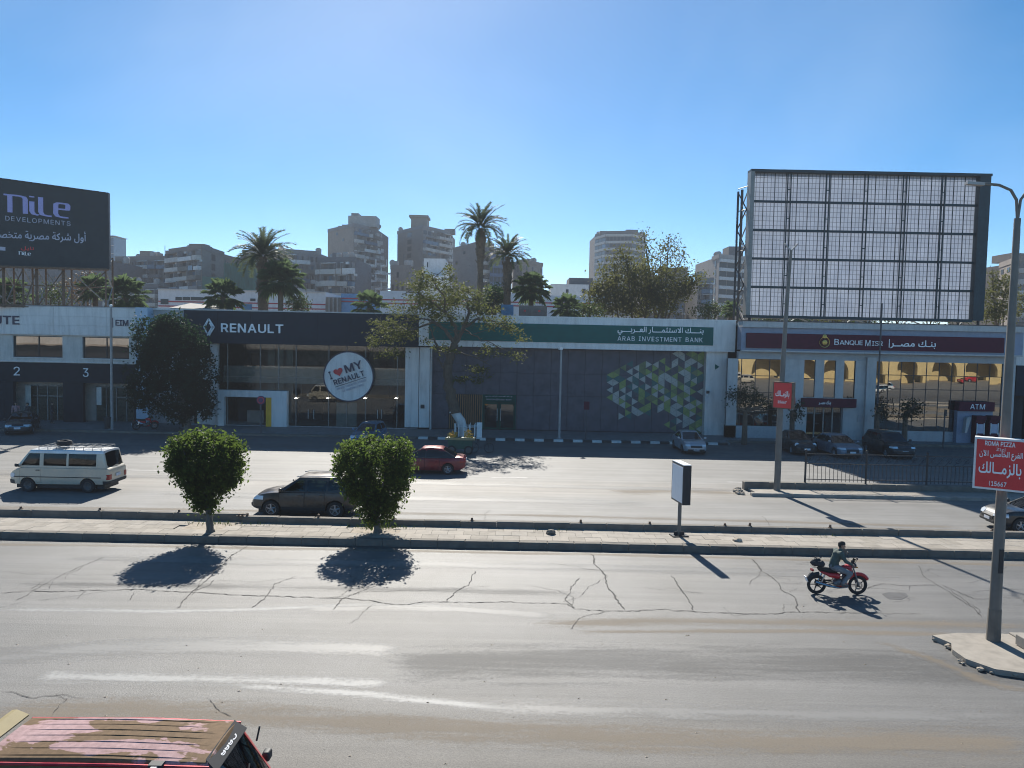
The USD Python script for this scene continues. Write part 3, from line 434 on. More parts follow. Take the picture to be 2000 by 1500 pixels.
# ================================================================ the row of showrooms and banks
pane('shop_glass', (0.72, 0.76, 0.75), 1.65); pane('office_glass', (0.30, 0.36, 0.36), 2.2, wob=.05); pane('mirror_glass', (0.10, 0.11, 0.115), 4.5, (.85, .82, .76), wob=.04); pane('door_glass', (0.35, 0.4, 0.38), 1.8)
def grid(x0, x1, n): return [x0 + (x1 - x0) * i / n for i in range(n + 1)]

# ---- 1: white showroom with numbered doors, at the left
Y1 = 61.5
t = thing('white_showroom', 'white panelled showroom with dark ground floor numbered 2 and 3', 'building')
xr = fx(270, Y1, 650); xl = -62.0
zb, zt_, zd = 7.17, 9.42, 4.92
part(t, 'rear_wall', box(xl, xr, Y1 + 1.2, 74, .15, 9.2), 'interior_wall')
part(t, 'roof', box(xl, xr + .3, Y1 + .8, 74, 9.2, 9.34), 'concrete')
for k, (a, b_) in enumerate(((zb, zb + .78), (zb + .79, zb + 1.5), (zb + 1.51, zt_))):
    x = xl
    while x < xr - .1:
        w = min(4.2, xr - x); part(t, 'fascia_panel', box(x + .008, x + w - .008, Y1 - .25, Y1, a, b_), 'white_clad'); x += w
part(t, 'fascia_back', box(xl, xr, Y1, Y1 + .8, zb, zt_ - .02), 'grey_clad'); part(t, 'roof_cap', box(xl, xr + .02, Y1 - .3, Y1 + .9, zt_, zt_ + .07), 'grey_clad')
wins = [(-50.0, -45.9), (fx(25, Y1, 680), fx(122, Y1, 680)), (fx(161, Y1, 680), fx(252, Y1, 680))]
z0w, z1w = 5.34, 7.06
edges = [xl] + [e for w in wins for e in w] + [xr]
for a, b_ in zip(edges[0::2], edges[1::2]): part(t, 'pier', box(a, b_, Y1, Y1 + .5, z0w, z1w), 'cream_clad')
part(t, 'spandrel', box(xl, xr, Y1, Y1 + .5, zd, z0w), 'cream_clad'); part(t, 'lintel', box(xl, xr, Y1 + .02, Y1 + .5, z1w, zb), 'cream_clad'); part(t, 'ledge', box(xl, xr, Y1 - .12, Y1, zd + .05, zd + .13), 'white_clad')
for a, b_ in wins:
    w = part(t, 'window', box(a, b_, Y1 + .22, Y1 + .24, z0w, z1w), 'mirror_glass')
    fr = MB(); m_ = (a + b_) / 2
    for q in (a, m_ - .03, b_ - .06): fr.box(q, q + .06, Y1 + .16, Y1 + .22, z0w, z1w)
    for q in (z0w, z1w - .06): fr.box(a + .06, b_ - .06, Y1 + .165, Y1 + .215, q, q + .06)
    part(w, 'frame', fr, 'dark_metal'); part(w, 'sill', box(a - .05, b_ + .05, Y1 - .1, Y1 + .2, z0w - .05, z0w - .005), 'white_paint')
# dark ground floor
e0, e1 = fx(27, Y1, 790), fx(124, Y1, 790); n0, n1 = fx(163, Y1, 790), fx(262, Y1, 790)
zo = 3.35
part(t, 'dark_band', box(xl, xr, Y1 - .06, Y1 + .4, zo, zd), 'navy_dark')
for a, b_ in ((xl, e0), (e1, n0), (n1, xr)):
    x = a
    while x < b_ - .05:
        w = min(1.5, b_ - x); part(t, 'dark_panel', box(x + .006, x + w - .006, Y1 - .04, Y1 + .3, .15, zo - .01), 'navy_dark'); x += w
part(t, 'numeral', upright(latin('2', .7), fx(28, Y1, 725), fx(40, Y1, 725), Y1 - .06, fz(733, Y1, 30), fz(716, Y1, 30)), 'letter_white'); part(t, 'numeral', upright(latin('3', .7), fx(163, Y1, 725), fx(174, Y1, 725), Y1 - .06, fz(736, Y1, 168), fz(719, Y1, 168)), 'letter_white')
part(t, 'sign_lettering', upright(latin('UTE', .8, .06, True), fx(-9, Y1, 626), fx(42, Y1, 626), Y1 - .25, fz(634, Y1, 20), fz(617, Y1, 20)), 'letter_navy')
part(t, 'sign_lettering', upright(latin('EIM', .5, .05, True), fx(229, Y1, 630), fx(254, Y1, 630), Y1 - .25, fz(636.5, Y1, 240), fz(625, Y1, 240)), 'letter_navy'); part(t, 'sign_bar', box(fx(222.5, Y1), fx(225.3, Y1), Y1 - .29, Y1 - .25, fz(640, Y1, 224), fz(621, Y1, 224)), 'letter_navy')
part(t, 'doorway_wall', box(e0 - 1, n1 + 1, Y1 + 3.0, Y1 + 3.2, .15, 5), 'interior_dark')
for a, b_ in ((e0, e1), (n0, n1)):
    d = part(t, 'glazed_door', box(a + .4, b_ - .3, Y1 + 1.2, Y1 + 1.22, .15, zo - .35), 'door_glass'); fr = MB()
    for q in grid(a + .4, b_ - .36, 4): fr.box(q, q + .07, Y1 + 1.1, Y1 + 1.2, .15, zo - .3)
    fr.box(a + .4, b_ - .3, Y1 + 1.12, Y1 + 1.19, 2.1, 2.18).box(a + .4, b_ - .3, Y1 + 1.12, Y1 + 1.19, zo - .42, zo - .34)
    part(d, 'door_frame', fr, 'steel_grey')
part(t, 'ticket_panel', box(n0 + .9, n0 + 1.3, Y1 + .3, Y1 + .4, 1.55, 3.0), 'cream_clad'); part(t, 'poster', box(e0 + .5, e0 + .95, Y1 + .7, Y1 + .75, 1.3, 3.0), 'tri_pale')

# ---- 2: link wall between the showrooms
t = thing('link_building', 'narrow grey wall with pale blue box between two showrooms', 'building')
xa, xb = fx(300, 62, 640), fx(365, 62, 640)
part(t, 'blue_box', box(xr + .02, xa, 61.0, 63, .15, 9.5), 'blue_white'); part(t, 'wall', box(xa, xb + .3, 62.0, 64, .15, 9.35), 'grey_clad'); part(t, 'coping', box(xa, xb, 61.9, 64.1, 9.35, 9.5), 'white_clad'); part(t, 'pier', box(fx(386, 61.6, 800), fx(412, 61.6, 800), 61.5, 62.0, .15, 5.6), 'white_clad')

# ---- 3: dark fronted car showroom
Y2 = 61.5
t = thing('car_showroom', 'car showroom with dark navy fascia and tall glass front', 'building')
x0, x1 = fx(365, Y2, 640), fx(818, Y2, 640); gx0, gx1 = fx(426, Y2, 720), fx(792, Y2, 720); zf0, zf1 = 6.77, 9.36
n = 7
for a, b_ in zip(grid(x0, x1, n)[:-1], grid(x0, x1, n)[1:]): part(t, 'fascia_panel', box(a + .006, b_ - .006, Y2 - .6, Y2 - .02, zf0, zf1), 'navy_clad')
part(t, 'fascia_soffit', box(x0 + .01, x1 - .01, Y2 - .56, Y2 + 1, zf0 + .02, zf0 + .1), 'navy_dark'); part(t, 'roof', box(x0, x1, Y2 - .02, 76, zf1 - .3, zf1 - .04), 'concrete'); part(t, 'roof_cap', box(x0, x1, Y2 - .64, Y2 + .2, zf1, zf1 + .09), 'pale_grey')
part(t, 'left_pier', box(fx(412, Y2, 800), gx0, Y2 - .15, Y2 + .4, .15, zf0), 'white_clad')
for a, b_ in ((gx1, fx(818, Y2, 760)), (fx(819, Y2, 760), fx(839.5, Y2, 760))): part(t, 'right_pier', box(a + .005, b_ - .005, Y2 - .2, Y2 + .6, .3, zf0), 'white_clad')
part(t, 'alarm_box', box(fx(823, Y2), fx(830, Y2), Y2 - .3, Y2 - .2, fz(797, Y2, 826), fz(790, Y2, 826)), 'dark_metal')
part(t, 'back_wall', box(x0, x1 + .4, 74, 74.3, .15, zf0 + 2), 'interior_wall'); part(t, 'side_wall', box(x0, x0 + .3, Y2 + .6, 74, .15, zf0 + 2), 'interior_wall'); part(t, 'showroom_floor', box(x0, x1, Y2, 74, .15, .19), 'pale_grey')
zm0, zm1 = fz(750, Y2 + 1.2, 600), fz(717, Y2 + 1.2, 600)
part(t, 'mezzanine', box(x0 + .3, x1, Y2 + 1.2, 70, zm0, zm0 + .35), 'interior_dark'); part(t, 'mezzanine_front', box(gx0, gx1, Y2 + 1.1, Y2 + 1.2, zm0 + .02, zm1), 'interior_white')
for q in (524, 541, 560): part(t, 'interior_column', box(fx(q, Y2 + 1.7), fx(q + 13, Y2 + 1.7), Y2 + 1.6, Y2 + 2, .15, zf0), 'interior_wall')
for a, b_, c_, d_ in ((490, 505, 706, 690), (585, 640, 702, 676), (720, 770, 712, 684), (740, 765, 716, 704)): part(t, 'upper_display', box(fx(a, Y2 + 6), fx(b_, Y2 + 6), Y2 + 6, Y2 + 6.3, fz(c_ + 10, Y2 + 6, a), fz(d_, Y2 + 6, a)), 'wood_slat' if a == 490 else 'interior_wall')
mull = [444, 508, 544, 578, 642, 677, 714, 776]
xs = [gx0] + [fx(q, Y2, 730) for q in mull] + [gx1]
zp = fz(765, Y2, 600)
for i, (a, b_) in enumerate(zip(xs[:-1], xs[1:])):
    for za, zb_ in (((zp if i < 3 else .2), 4.1), (4.12, zf0)):
        w = part(t, 'glass_pane', box(a + .03, b_ - .03, Y2 + .1, Y2 + .115, za, zb_), 'shop_glass')
    part(t, 'mullion', box(b_ - .025, b_ + .025, Y2 + .02, Y2 + .1, .2, zf0), 'steel_grey')
for q in (578, 640, 713, 774): part(t, 'spot_lamp', MB().sphere((fx(q, Y2 - .2), Y2 - .2, fz(778, Y2 - .2, q)), .075, 1, (1.6, 1, .7)), 'lamp_glow')
# entrance portal
p0, p1, pi0, pi1 = fx(425, Y2 - .5, 800), fx(560, Y2 - .5, 800), fx(437, Y2 - .5, 800), fx(530, Y2 - .5, 800); zpt = fz(763, Y2 - .5, 500); zpo = fz(776, Y2 - .5, 500)
po = part(t, 'entrance_portal', MB().box(p0, p1, Y2 - .5, Y2 + .02, zpo, zpt).box(p0, pi0, Y2 - .5, Y2 + .02, .15, zpo - .003).box(pi1 + .003, p1, Y2 - .5, Y2 + .02, .15, zpo - .003), 'white_clad'); part(po, 'yellow_stripe', box(fx(521, Y2 - .3, 800), pi1, Y2 - .52, Y2 - .02, .16, zpo - .006), 'yellow_paint')
part(t, 'portal_recess', box(pi0, fx(521, Y2, 800), Y2 + 2.6, Y2 + 2.7, .15, 2.7), 'interior_dark'); part(t, 'desk', box(pi0 + 1, pi0 + 2.4, Y2 + 2, Y2 + 2.4, .15, 1.2), 'interior_wall')
for a, b_ in ((657, 677), (679, 697)): part(t, 'white_leaf', box(fx(a, Y2 + .5), fx(b_, Y2 + .5), Y2 + .5, Y2 + .56, .2, fz(786, Y2 + .5, a)), 'interior_white')
for q in (602, 613, 738, 746): part(t, 'door_handle', MB().tube([(fx(q, Y2 - .05), Y2 - .02, fz(818, Y2, q)), (fx(q, Y2 - .05), Y2 - .02, fz(800, Y2, q))], .03, 6), 'pale_grey')
for a, b_ in ((584, 630), (632, 656), (716, 772)): part(t, 'dark_display', box(fx(a, Y2 + 5), fx(b_, Y2 + 5), Y2 + 5, Y2 + 5.2, .2, 2.2), 'interior_dark')
for a, b_ in ((590, 640), (715, 760)): part(t, 'back_panel', box(fx(a, Y2 + 9), fx(b_, Y2 + 9), Y2 + 9, Y2 + 9.2, 1.6, 4.0), 'wood_slat')
# sign: rhombus emblem of two interlocking outlines, and the name
yf = Y2 - .6
def stroke(pts, w, y, d=.06):
    m = MB(); P_ = np.array(pts, float)
    for a, b_ in zip(P_[:-1], P_[1:]):
        u = (b_ - a) / np.linalg.norm(b_ - a); nn = np.array([-u[1], u[0]]) * w / 2; e = u * w * .3
        m.prism([a - nn - e, b_ - nn + e, b_ + nn + e, a + nn - e], y - d, y, 'y')
    return m
def wp(q, Y): p = at(q[0], q[1], Y); return (p[0], p[2])
em = stroke([wp(q, yf) for q in ((401, 637), (408, 622.5), (418.5, 639), (409, 654.5))], .11, yf); em2 = stroke([wp(q, yf) for q in ((405.5, 654.5), (414.5, 639), (410, 631))], .11, yf - .01); em3 = stroke([wp(q, yf) for q in ((406.5, 625), (398.6, 638.5), (404, 650))], .11, yf - .012)
part(t, 'emblem', em, 'letter_white'); part(t, 'emblem', em2, 'letter_white'); part(t, 'emblem', em3, 'letter_white')
part(t, 'sign_lettering', upright(latin('RENAULT', .8, .06, True, spacing=.14), fx(432, yf, 641), fx(553.5, yf, 641), yf, fz(650, yf, 490), fz(632.5, yf, 490)), 'letter_white')

# round sign hung in the window
cx, cz_ = at(680.5, 735.5, Y2 - .35)[[0, 2]]; rr = 49.5 / F * (Y2 - .35)
s = thing('round_window_sign', 'large round white sign with a red heart hung before the glass', 'sign')
part(s, 'disc', MB().lathe([(0, 0), (rr * .96, 0), (rr * .96, .08), (0, .08)], 56, (cx, Y2 - .32, cz_), 'y'), 'white_clad'); part(s, 'rim', MB().lathe([(rr * .955, -.02), (rr, -.02), (rr, .11), (rr * .955, .11), (rr * .955, -.02)], 56, (cx, Y2 - .32, cz_), 'y'), 'letter_navy', 40)
ca, sa = math.cos(math.radians(19)), math.sin(math.radians(19))
def onto(vf, d=.03):
    v, f = vf; a = v[:, 0] * ca - v[:, 1] * sa; b_ = v[:, 0] * sa + v[:, 1] * ca
    return np.stack([cx + a * rr, Y2 - .4 - np.where(v[:, 2] > 1e-5, d, 0), cz_ + b_ * rr], 1), f
def hung(name, m, x0, x1, z0, z1, mat): part(s, name, onto(flat_letters(m, x0, x1, z0, z1)), mat)
hung('lettering', latin('I', .3, .02, True), -.70, -.61, .10, .42, 'letter_navy'); hung('lettering', latin('MY', .3, .02, True), -.04, .67, .15, .47, 'letter_navy'); hung('lettering', latin('RENAULT', .3, .02, True, spacing=.05), -.62, .64, -.17, .05, 'letter_navy')
th = np.linspace(0, 2 * np.pi, 40); hp = Polygon(np.stack([16 * np.sin(th) ** 3, 13 * np.cos(th) - 5 * np.cos(2 * th) - 2 * np.cos(3 * th) - np.cos(4 * th)], 1))
hung('heart', trimesh.creation.extrude_polygon(hp, .02, engine='earcut'), -.50, -.13, .11, .43, 'red_paint'); hung('rule', trimesh.creation.box([1, .02, .02]), -.62, .66, -.245, -.225, 'letter_navy')
hung('small_print', latin('MORE THAN 50 YEARS', .1, .02), -.58, .62, -.38, -.295, 'letter_grey'); hung('small_print', latin('OF MAKING CARS', .1, .02), -.40, .47, -.52, -.435, 'letter_grey')

# ---- 4: bank in a white portal with stone panels and coloured triangles
Y3 = 62.0; yb = 60.9
t = thing('stone_bank', 'low bank with white portal frame, green sign and grey stone panels', 'building')
x0, x1 = fx(818, yb, 650), fx(1437, yb, 650); zt_ = fz(618, yb, 1000) + .0; zl = fz(679, yb, 1000)
for a, b_ in zip(grid(x0, x1, 6)[:-1], grid(x0, x1, 6)[1:]): part(t, 'fascia_panel', box(a + .004, b_ - .004, yb, yb + 1.0, zl, zt_), 'white_clad')
part(t, 'roof', box(x0, x1, yb + 1.0, 76, zt_ - .35, zt_ - .1), 'concrete'); part(t, 'rear_wall', box(x0, x1, Y3 + .1, 75, .15, zt_ - .36), 'joint_dark')
part(t, 'soffit', box(x0 + .01, x1 - .01, yb + 1.0, Y3 + .2, zl + .01, zl + .2), 'white_clad'); part(t, 'parapet_light', box(x0 - .02, x1 + .02, yb - .03, yb + 1.0, zt_, zt_ + .06), 'white_paint')
sb = part(t, 'sign_board', box(fx(838, yb, 650), fx(1393, yb, 650), yb - .06, yb, fz(669, yb, 1100), fz(633.5, yb, 1100)), 'green_sign')
part(sb, 'lettering', upright(arabic('bank', .5, .03), fx(1206, yb, 645), fx(1374, yb, 645), yb - .06, fz(656, yb, 1290), fz(638.8, yb, 1290)), 'letter_white'); part(sb, 'lettering', upright(latin('ARAB INVESTMENT BANK', .5, .03, spacing=.14), fx(1206, yb, 663), fx(1372, yb, 663), yb - .06, fz(667, yb, 1290), fz(658, yb, 1290)), 'letter_white')
lp0, lp1, rp0, rp1 = fx(819, Y3 - .6, 760), fx(841, Y3 - .6, 760), fx(1377, Y3 - .6, 760), fx(1418, Y3 - .6, 760)
part(t, 'left_pillar', box(fx(840, Y3 - .6, 760), lp1 + .05, Y3 - .6, Y3 + .1, .15, zl), 'white_clad'); rpil = part(t, 'right_pillar', box(rp0, rp1, Y3 - .7, Y3 + .1, .15, zl), 'white_clad')
part(rpil, 'emblem', MB().prism([wp(q, Y3 - .7) for q in ((1396.5, 711), (1396.5, 722), (1405, 716.5))], Y3 - .73, Y3 - .7, 'y'), 'green_sign'); part(rpil, 'camera_head', MB().box(fx(1380, Y3 - .7), fx(1385, Y3 - .7), Y3 - .9, Y3 - .7, fz(768, Y3 - .7, 1382), fz(763, Y3 - .7, 1382)), 'dark_metal'); part(rpil, 'camera_head', MB().sphere((fx(1382, Y3 - .8), Y3 - .8, fz(772, Y3 - .8, 1382)), .1, 1), 'white_paint')
a0, a1 = lp1 + .05, rp0; zr = [.2, 3.02, 4.83, zl]
cols_ = grid(a0, a1, 16); dA, dB = fx(877, Y3, 800), fx(942, Y3, 800); dC = fx(1007, Y3, 800)
for i in range(16):
    for j in range(3):
        xa_, xb_ = cols_[i] + .012, cols_[i + 1] - .012
        if j == 0:
            if xb_ <= dA or xa_ >= dC: pass
            elif xa_ < dA: xb_ = dA - .03
            elif xb_ > dC: xa_ = dC + .03
            else: continue
        part(t, 'stone_panel', box(xa_, xb_, Y3 + jit(.006), Y3 + .1, zr[j] + .012, zr[j + 1] - .012), 'stone_panel')
# triangles set in rows: columns of half panel width, pointing left and right in turn
rt = np.random.default_rng(21); tw = (a1 - a0) / 42; th_ = tw * 1.16
outline = Polygon([(1183, 730), (1216, 716), (1222, 702), (1240, 716), (1262, 704), (1288, 712), (1290, 700), (1312, 716), (1318, 688), (1379, 686), (1379, 848), (1318, 842), (1296, 826), (1330, 812), (1290, 800), (1248, 815), (1210, 815), (1222, 800), (1182, 776)])
from shapely.geometry import Point
kinds = ['tri_pale', 'tri_pale', 'tri_pale', 'tri_lime', 'tri_lime', 'tri_moss', 'tri_dark', 'tri_teal', None, None]
for c in range(26, 42):
    xa_ = a0 + c * tw
    for r_ in range(-1, 17):
        for d in (0, 1):
            zc = .25 + (r_ + (c % 2) * .5 + .5 * d) * th_
            tri = [(xa_, zc), (xa_, zc + th_), (xa_ + tw, zc + th_ / 2)] if d == 0 else [(xa_ + tw, zc), (xa_ + tw, zc + th_), (xa_, zc + th_ / 2)]
            cx_, cz2 = np.mean(tri, 0); k = kinds[int(rt.integers(len(kinds)))]
            if not outline.contains(Point(*pix((cx_, Y3, cz2)))) or k is None: continue
            pg = Polygon(tri).buffer(-.009).intersection(Polygon([(a0, .2), (a1 - .01, .2), (a1 - .01, zl - .02), (a0, zl - .02)]))
            if pg.area > .02: part(t, 'triangle_tile', MB().prism(pg, Y3 - .022, Y3 - .005, 'y'), k)
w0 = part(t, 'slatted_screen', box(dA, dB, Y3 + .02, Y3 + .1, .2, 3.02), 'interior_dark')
for q in grid(dA, dB - .1, 15): part(w0, 'slat', box(q + .02, q + .10, Y3 - .06, Y3 + .02, .2, 3.0), 'wood_slat')
d = part(t, 'entrance', box(dB + .02, dC, Y3 - .02, Y3 + .08, 2.42, 3.02), 'green_door')
part(d, 'lettering', upright(arabic('bank', .2, .015), dB + .25, dC - .3, Y3 - .02, 2.80, 2.96), 'letter_grey'); part(d, 'lettering', upright(latin('ARAB INVESTMENT BANK', .15, .015), dB + .3, dC - .35, Y3 - .02, 2.58, 2.69), 'letter_grey')
m_ = (dB + dC) / 2
for a, b_ in ((dB + .05, m_ - .02), (m_ + .02, dC - .03)):
    q = part(t, 'door_leaf', box(a, b_, Y3 + .04, Y3 + .08, .2, 2.4), 'green_door'); part(q, 'door_pane', box(a + .15, b_ - .15, Y3 + .02, Y3 + .035, .35, 2.25), 'office_glass')
for q in (m_ - .14, m_ + .14): part(t, 'door_handle', MB().tube([(q, Y3 - .05, .9), (q, Y3 - .05, 1.9)], .025, 6), 'pale_grey')
for q in (dB, dC - .03): part(t, 'door_jamb', box(q, q + .05, Y3 - .06, Y3 + .02, .2, 3.0), 'green_sign')

# ---- 5: bank with maroon sign and mirrored windows
Y5 = 60.0
t = thing('mirrored_bank', 'grey bank with maroon sign band and mirrored windows', 'building')
x0, x1 = x1 + .02, fx(1988, Y5, 650); zt_ = fz(632.5, Y5, 1700)
part(t, 'roof', box(x0, x1, Y5 + .5, 76, zt_ - .3, zt_ - .1), 'concrete'); part(t, 'room_back', box(x0, x1, Y5 + 5, Y5 + 5.2, .15, zt_ - .3), 'interior_dark'); part(t, 'roof_edge', box(x0 - .05, x1 + .05, Y5 - .85, Y5 + .5, zt_, zt_ + .06), 'dark_metal')
z_a, z_b, z_c, z_d = fz(644, Y5, 1700), fz(655, Y5, 1700), fz(684, Y5, 1700), fz(688, Y5, 1700)
part(t, 'cornice', box(x0, x1, Y5 - .8, Y5 + .5, z_a, zt_), 'pale_grey'); part(t, 'upper_band', box(x0, x1 + .1, Y5 - .55, Y5 + .5, z_d, z_a - .003), 'blue_grey')
sb = part(t, 'sign_board', box(fx(1458, Y5 - .7, 668), fx(1962, Y5 - .7, 668), Y5 - .7, Y5 - .553, z_c, z_b), 'maroon_sign'); part(t, 'sign_ledge', box(x0, x1, Y5 - .75, Y5 - .4, z_d - .12, z_d - .003), 'pale_grey')
ys = Y5 - .7
part(sb, 'lettering', upright(latin('B', .5, .03), fx(1629.5, ys, 667), fx(1638.5, ys, 667), ys, fz(673.5, ys, 1634), fz(662, ys, 1634)), 'letter_white'); part(sb, 'lettering', upright(latin('ANQUE', .5, .03, spacing=.05), fx(1640, ys, 667), fx(1685, ys, 667), ys, fz(674.5, ys, 1662), fz(664.8, ys, 1662)), 'letter_white')
part(sb, 'lettering', upright(latin('M', .5, .03), fx(1690, ys, 667), fx(1700, ys, 667), ys, fz(676, ys, 1695), fz(664, ys, 1695)), 'letter_white'); part(sb, 'lettering', upright(latin('ISR', .5, .03, spacing=.06), fx(1703, ys, 667), fx(1724, ys, 667), ys, fz(675.6, ys, 1713), fz(666, ys, 1713)), 'letter_white')
part(sb, 'divider', box(fx(1732, ys), fx(1733.6, ys), ys - .03, ys, fz(679, ys, 1732), fz(662, ys, 1732)), 'letter_white'); part(sb, 'lettering', upright(arabic('misr', .5, .03), fx(1739, ys, 668), fx(1828, ys, 668), ys, fz(681, ys, 1783), fz(664.5, ys, 1783)), 'letter_white')
ec = at(1610.5, 668.5, ys); er = 10.2 / F * ys
part(sb, 'emblem', MB().lathe([(er * .68, -.03), (er * .68, .05), (er, .02), (er, -.03)], 24, (ec[0], ys - .03, ec[2]), 'y').sphere((ec[0], ys - .05, ec[2] - .02), er * .5, 1, (1, .3, 1.1)).lathe([(0, -.03), (er * .3, 0), (er * .42, .03), (0, .05)], 12, (ec[0], ys - .03, ec[2] + er * 1.12), 'y').box(ec[0] - er * .5, ec[0] + er * .5, ys - .06, ys - .01, ec[2] + er * .86, ec[2] + er * 1.0), 'gold', 40)
zw = z_d - .12
lw0, lw1 = fx(1420, Y5, 760), fx(1530, Y5, 760); nw = [(1570, 1592), (1609, 1632), (1648, 1670)]; ww0, ww1 = fx(1710, Y5, 770), fx(1957, Y5, 770)
lzt, lzb = fz(701, Y5, 1475), fz(832, Y5, 1475); nzt, nzb = fz(703, Y5, 1620), fz(777, Y5, 1620); wzt, wzb = fz(707, Y5, 1830), fz(842, Y5, 1790)
def wall(a, b_, z0, z1, m='pale_grey', y=0.0): part(t, 'wall', box(a, b_, Y5 + y, Y5 + .5, z0, z1), m)
wall(x0, x1, lzt + .001, zw, 'grey_clad'); wall(x0, lw0, .15, lzt); wall(lw0, lw1, .15, lzb - .001, 'grey_clad'); dr0, dr1 = fx(1567, Y5, 780), fx(1668, Y5, 780)
wall(lw1, dr0, .15, lzt); bx = [dr0] + [fx(e, Y5, 740) for w in nw for e in w] + [dr1]
for a, b_ in zip(bx[0::2], bx[1::2]): wall(a, b_, nzb, lzt)
wall(dr0, dr1, fz(778, Y5, 1620), nzb - .001)
wall(dr1, fx(1688, Y5, 780), .15, lzt); part(t, 'pilaster', box(fx(1691, Y5 - .25, 780), fx(1709, Y5 - .25, 780), Y5 - .25, Y5 + .4, .15, lzt + .3), 'pale_grey'); wall(fx(1688, Y5, 780), ww0, .15, lzt, y=.02)
wall(ww0, ww1, .15, wzb - .001, 'grey_clad'); wall(ww1, x1, .15, lzt)
def glazing(a, b_, z0, z1, nx, nz, y=Y5 + .12):
    gx, gz = grid(a, b_, nx), grid(z0, z1, nz)
    for i in range(nx):
        for j in range(nz):
            r2 = math.radians(.10) * (rng.random() - .5)
            part(t, 'mirror_pane', MB().rbox(((gx[i] + gx[i + 1]) / 2, y, (gz[j] + gz[j + 1]) / 2), (gx[i + 1] - gx[i] - .05, .02, gz[j + 1] - gz[j] - .05), rz=jit(.5), rx=jit(.4)), 'mirror_glass')
    for q in gx: part(t, 'mullion', box(q - .028, q + .028, y - .03, y + .05, z0, z1), 'dark_metal')
    for q in gz: part(t, 'transom', box(a, b_, y - .02, y + .04, q - .024, q + .024), 'dark_metal')
glazing(lw0, lw1, lzb, lzt, 4, 4)
for a, b_ in nw: glazing(fx(a, Y5, 740), fx(b_, Y5, 740), nzb, nzt, 1, 2)
glazing(ww0, ww1, wzb, wzt, 10, 5)
dl = part(t, 'door_lintel', box(dr0 - .1, dr1 + .1, Y5 - .25, Y5 + .3, fz(795, Y5, 1620), fz(778, Y5, 1620) - .003), 'maroon_sign'); part(dl, 'lettering', upright(arabic('misr', .3, .02), fx(1598, Y5), fx(1622, Y5), Y5 - .25, fz(791, Y5, 1610), fz(782, Y5, 1610)), 'letter_white')
d0, d1 = fx(1575, Y5, 820), fx(1646, Y5, 820); zdt = fz(796, Y5, 1620); wall(dr0, d0, .15, zdt - .003); wall(d1, dr1, .15, zdt - .003)
for a, b_ in zip(grid(d0, d1, 4)[:-1], grid(d0, d1, 4)[1:]): q = part(t, 'door_leaf', box(a + .03, b_ - .03, Y5 + .3, Y5 + .32, .15, zdt - .03), 'office_glass'); part(q, 'door_frame', MB().box(a, a + .05, Y5 + .27, Y5 + .34, .15, zdt - .01).box(b_ - .05, b_, Y5 + .27, Y5 + .34, .15, zdt - .01), 'steel_grey')
part(t, 'wall_plate', box(fx(1675, Y5, 818), fx(1683, Y5, 818), Y5 - .04, Y5, fz(824, Y5, 1680), fz(811, Y5, 1680)), 'grey_clad')
for a, b_, c_, d_ in ((1541, 1546, 776, 790), (1547, 1553, 776, 791)): part(t, 'wall_notice', box(fx(a, Y5, 782), fx(b_, Y5, 782), Y5 - .04, Y5, fz(d_, Y5, a), fz(c_, Y5, a)), 'sign_red')

# cash machines under their own canopy at the right end of the bank
s = thing('cash_machine_kiosk', 'grey cash machine kiosk with maroon ATM sign', 'kiosk')
ya = Y5 - .55; k0, k1 = fx(1872, ya, 800), fx(1941, ya, 800)
part(s, 'housing', MB().box(k0, k1, ya + .1, Y5 - .01, .15, fz(803, ya, 1905)), 'blue_grey'); sg = part(s, 'sign', box(k0, k1, ya - .1, Y5 - .012, fz(803, ya, 1905) + .003, fz(785, ya, 1905)), 'maroon_sign')
[part(sg, 'letter', upright(latin(ch, .5, .03), fx(a, ya, 794), fx(b_, ya, 794), ya - .1, fz(799, ya, 1907), fz(789, ya, 1907)), 'letter_white') for ch, a, b_ in (('A', 1893.5, 1902), ('T', 1903, 1910), ('M', 1912, 1922))]
part(s, 'side_fin', MB().prism([wp(q, ya) for q in ((1880, 845), (1884, 845), (1893, 815), (1890, 813), (1884, 816))], ya - .3, ya + .1, 'y'), 'pale_grey')
for a, b_ in ((1904, 1922), (1931, 1949)):
    m = thing('cash_machine', 'maroon cash machine, the ' + ('left' if a == 1904 else 'right') + ' of two beneath the ATM sign', 'cash machine', 'cash machines under the sign')
    c0, c1 = fx(a, ya - .35, 830), fx(b_, ya - .35, 830)
    part(m, 'cabinet', box(c0, c1, ya - .45, ya + .09, .2, fz(812, ya - .4, a)), 'maroon_sign'); part(m, 'screen', box(c0 + .12, c1 - .1, ya - .5, ya - .45, fz(846, ya - .4, a), fz(828, ya - .4, a)), 'letter_grey'); part(m, 'hood', box(c0 - .03, c1 + .03, ya - .62, ya - .452, fz(820, ya - .4, a), fz(812, ya - .4, a)), 'maroon_sign'); [part(m, 'screen_surround', MB().box(q, q + .055, ya - .52, ya - .453, fz(848, ya - .4, a), fz(826, ya - .4, a)), 'white_paint') for q in (c0 + .06, c1 - .095)]

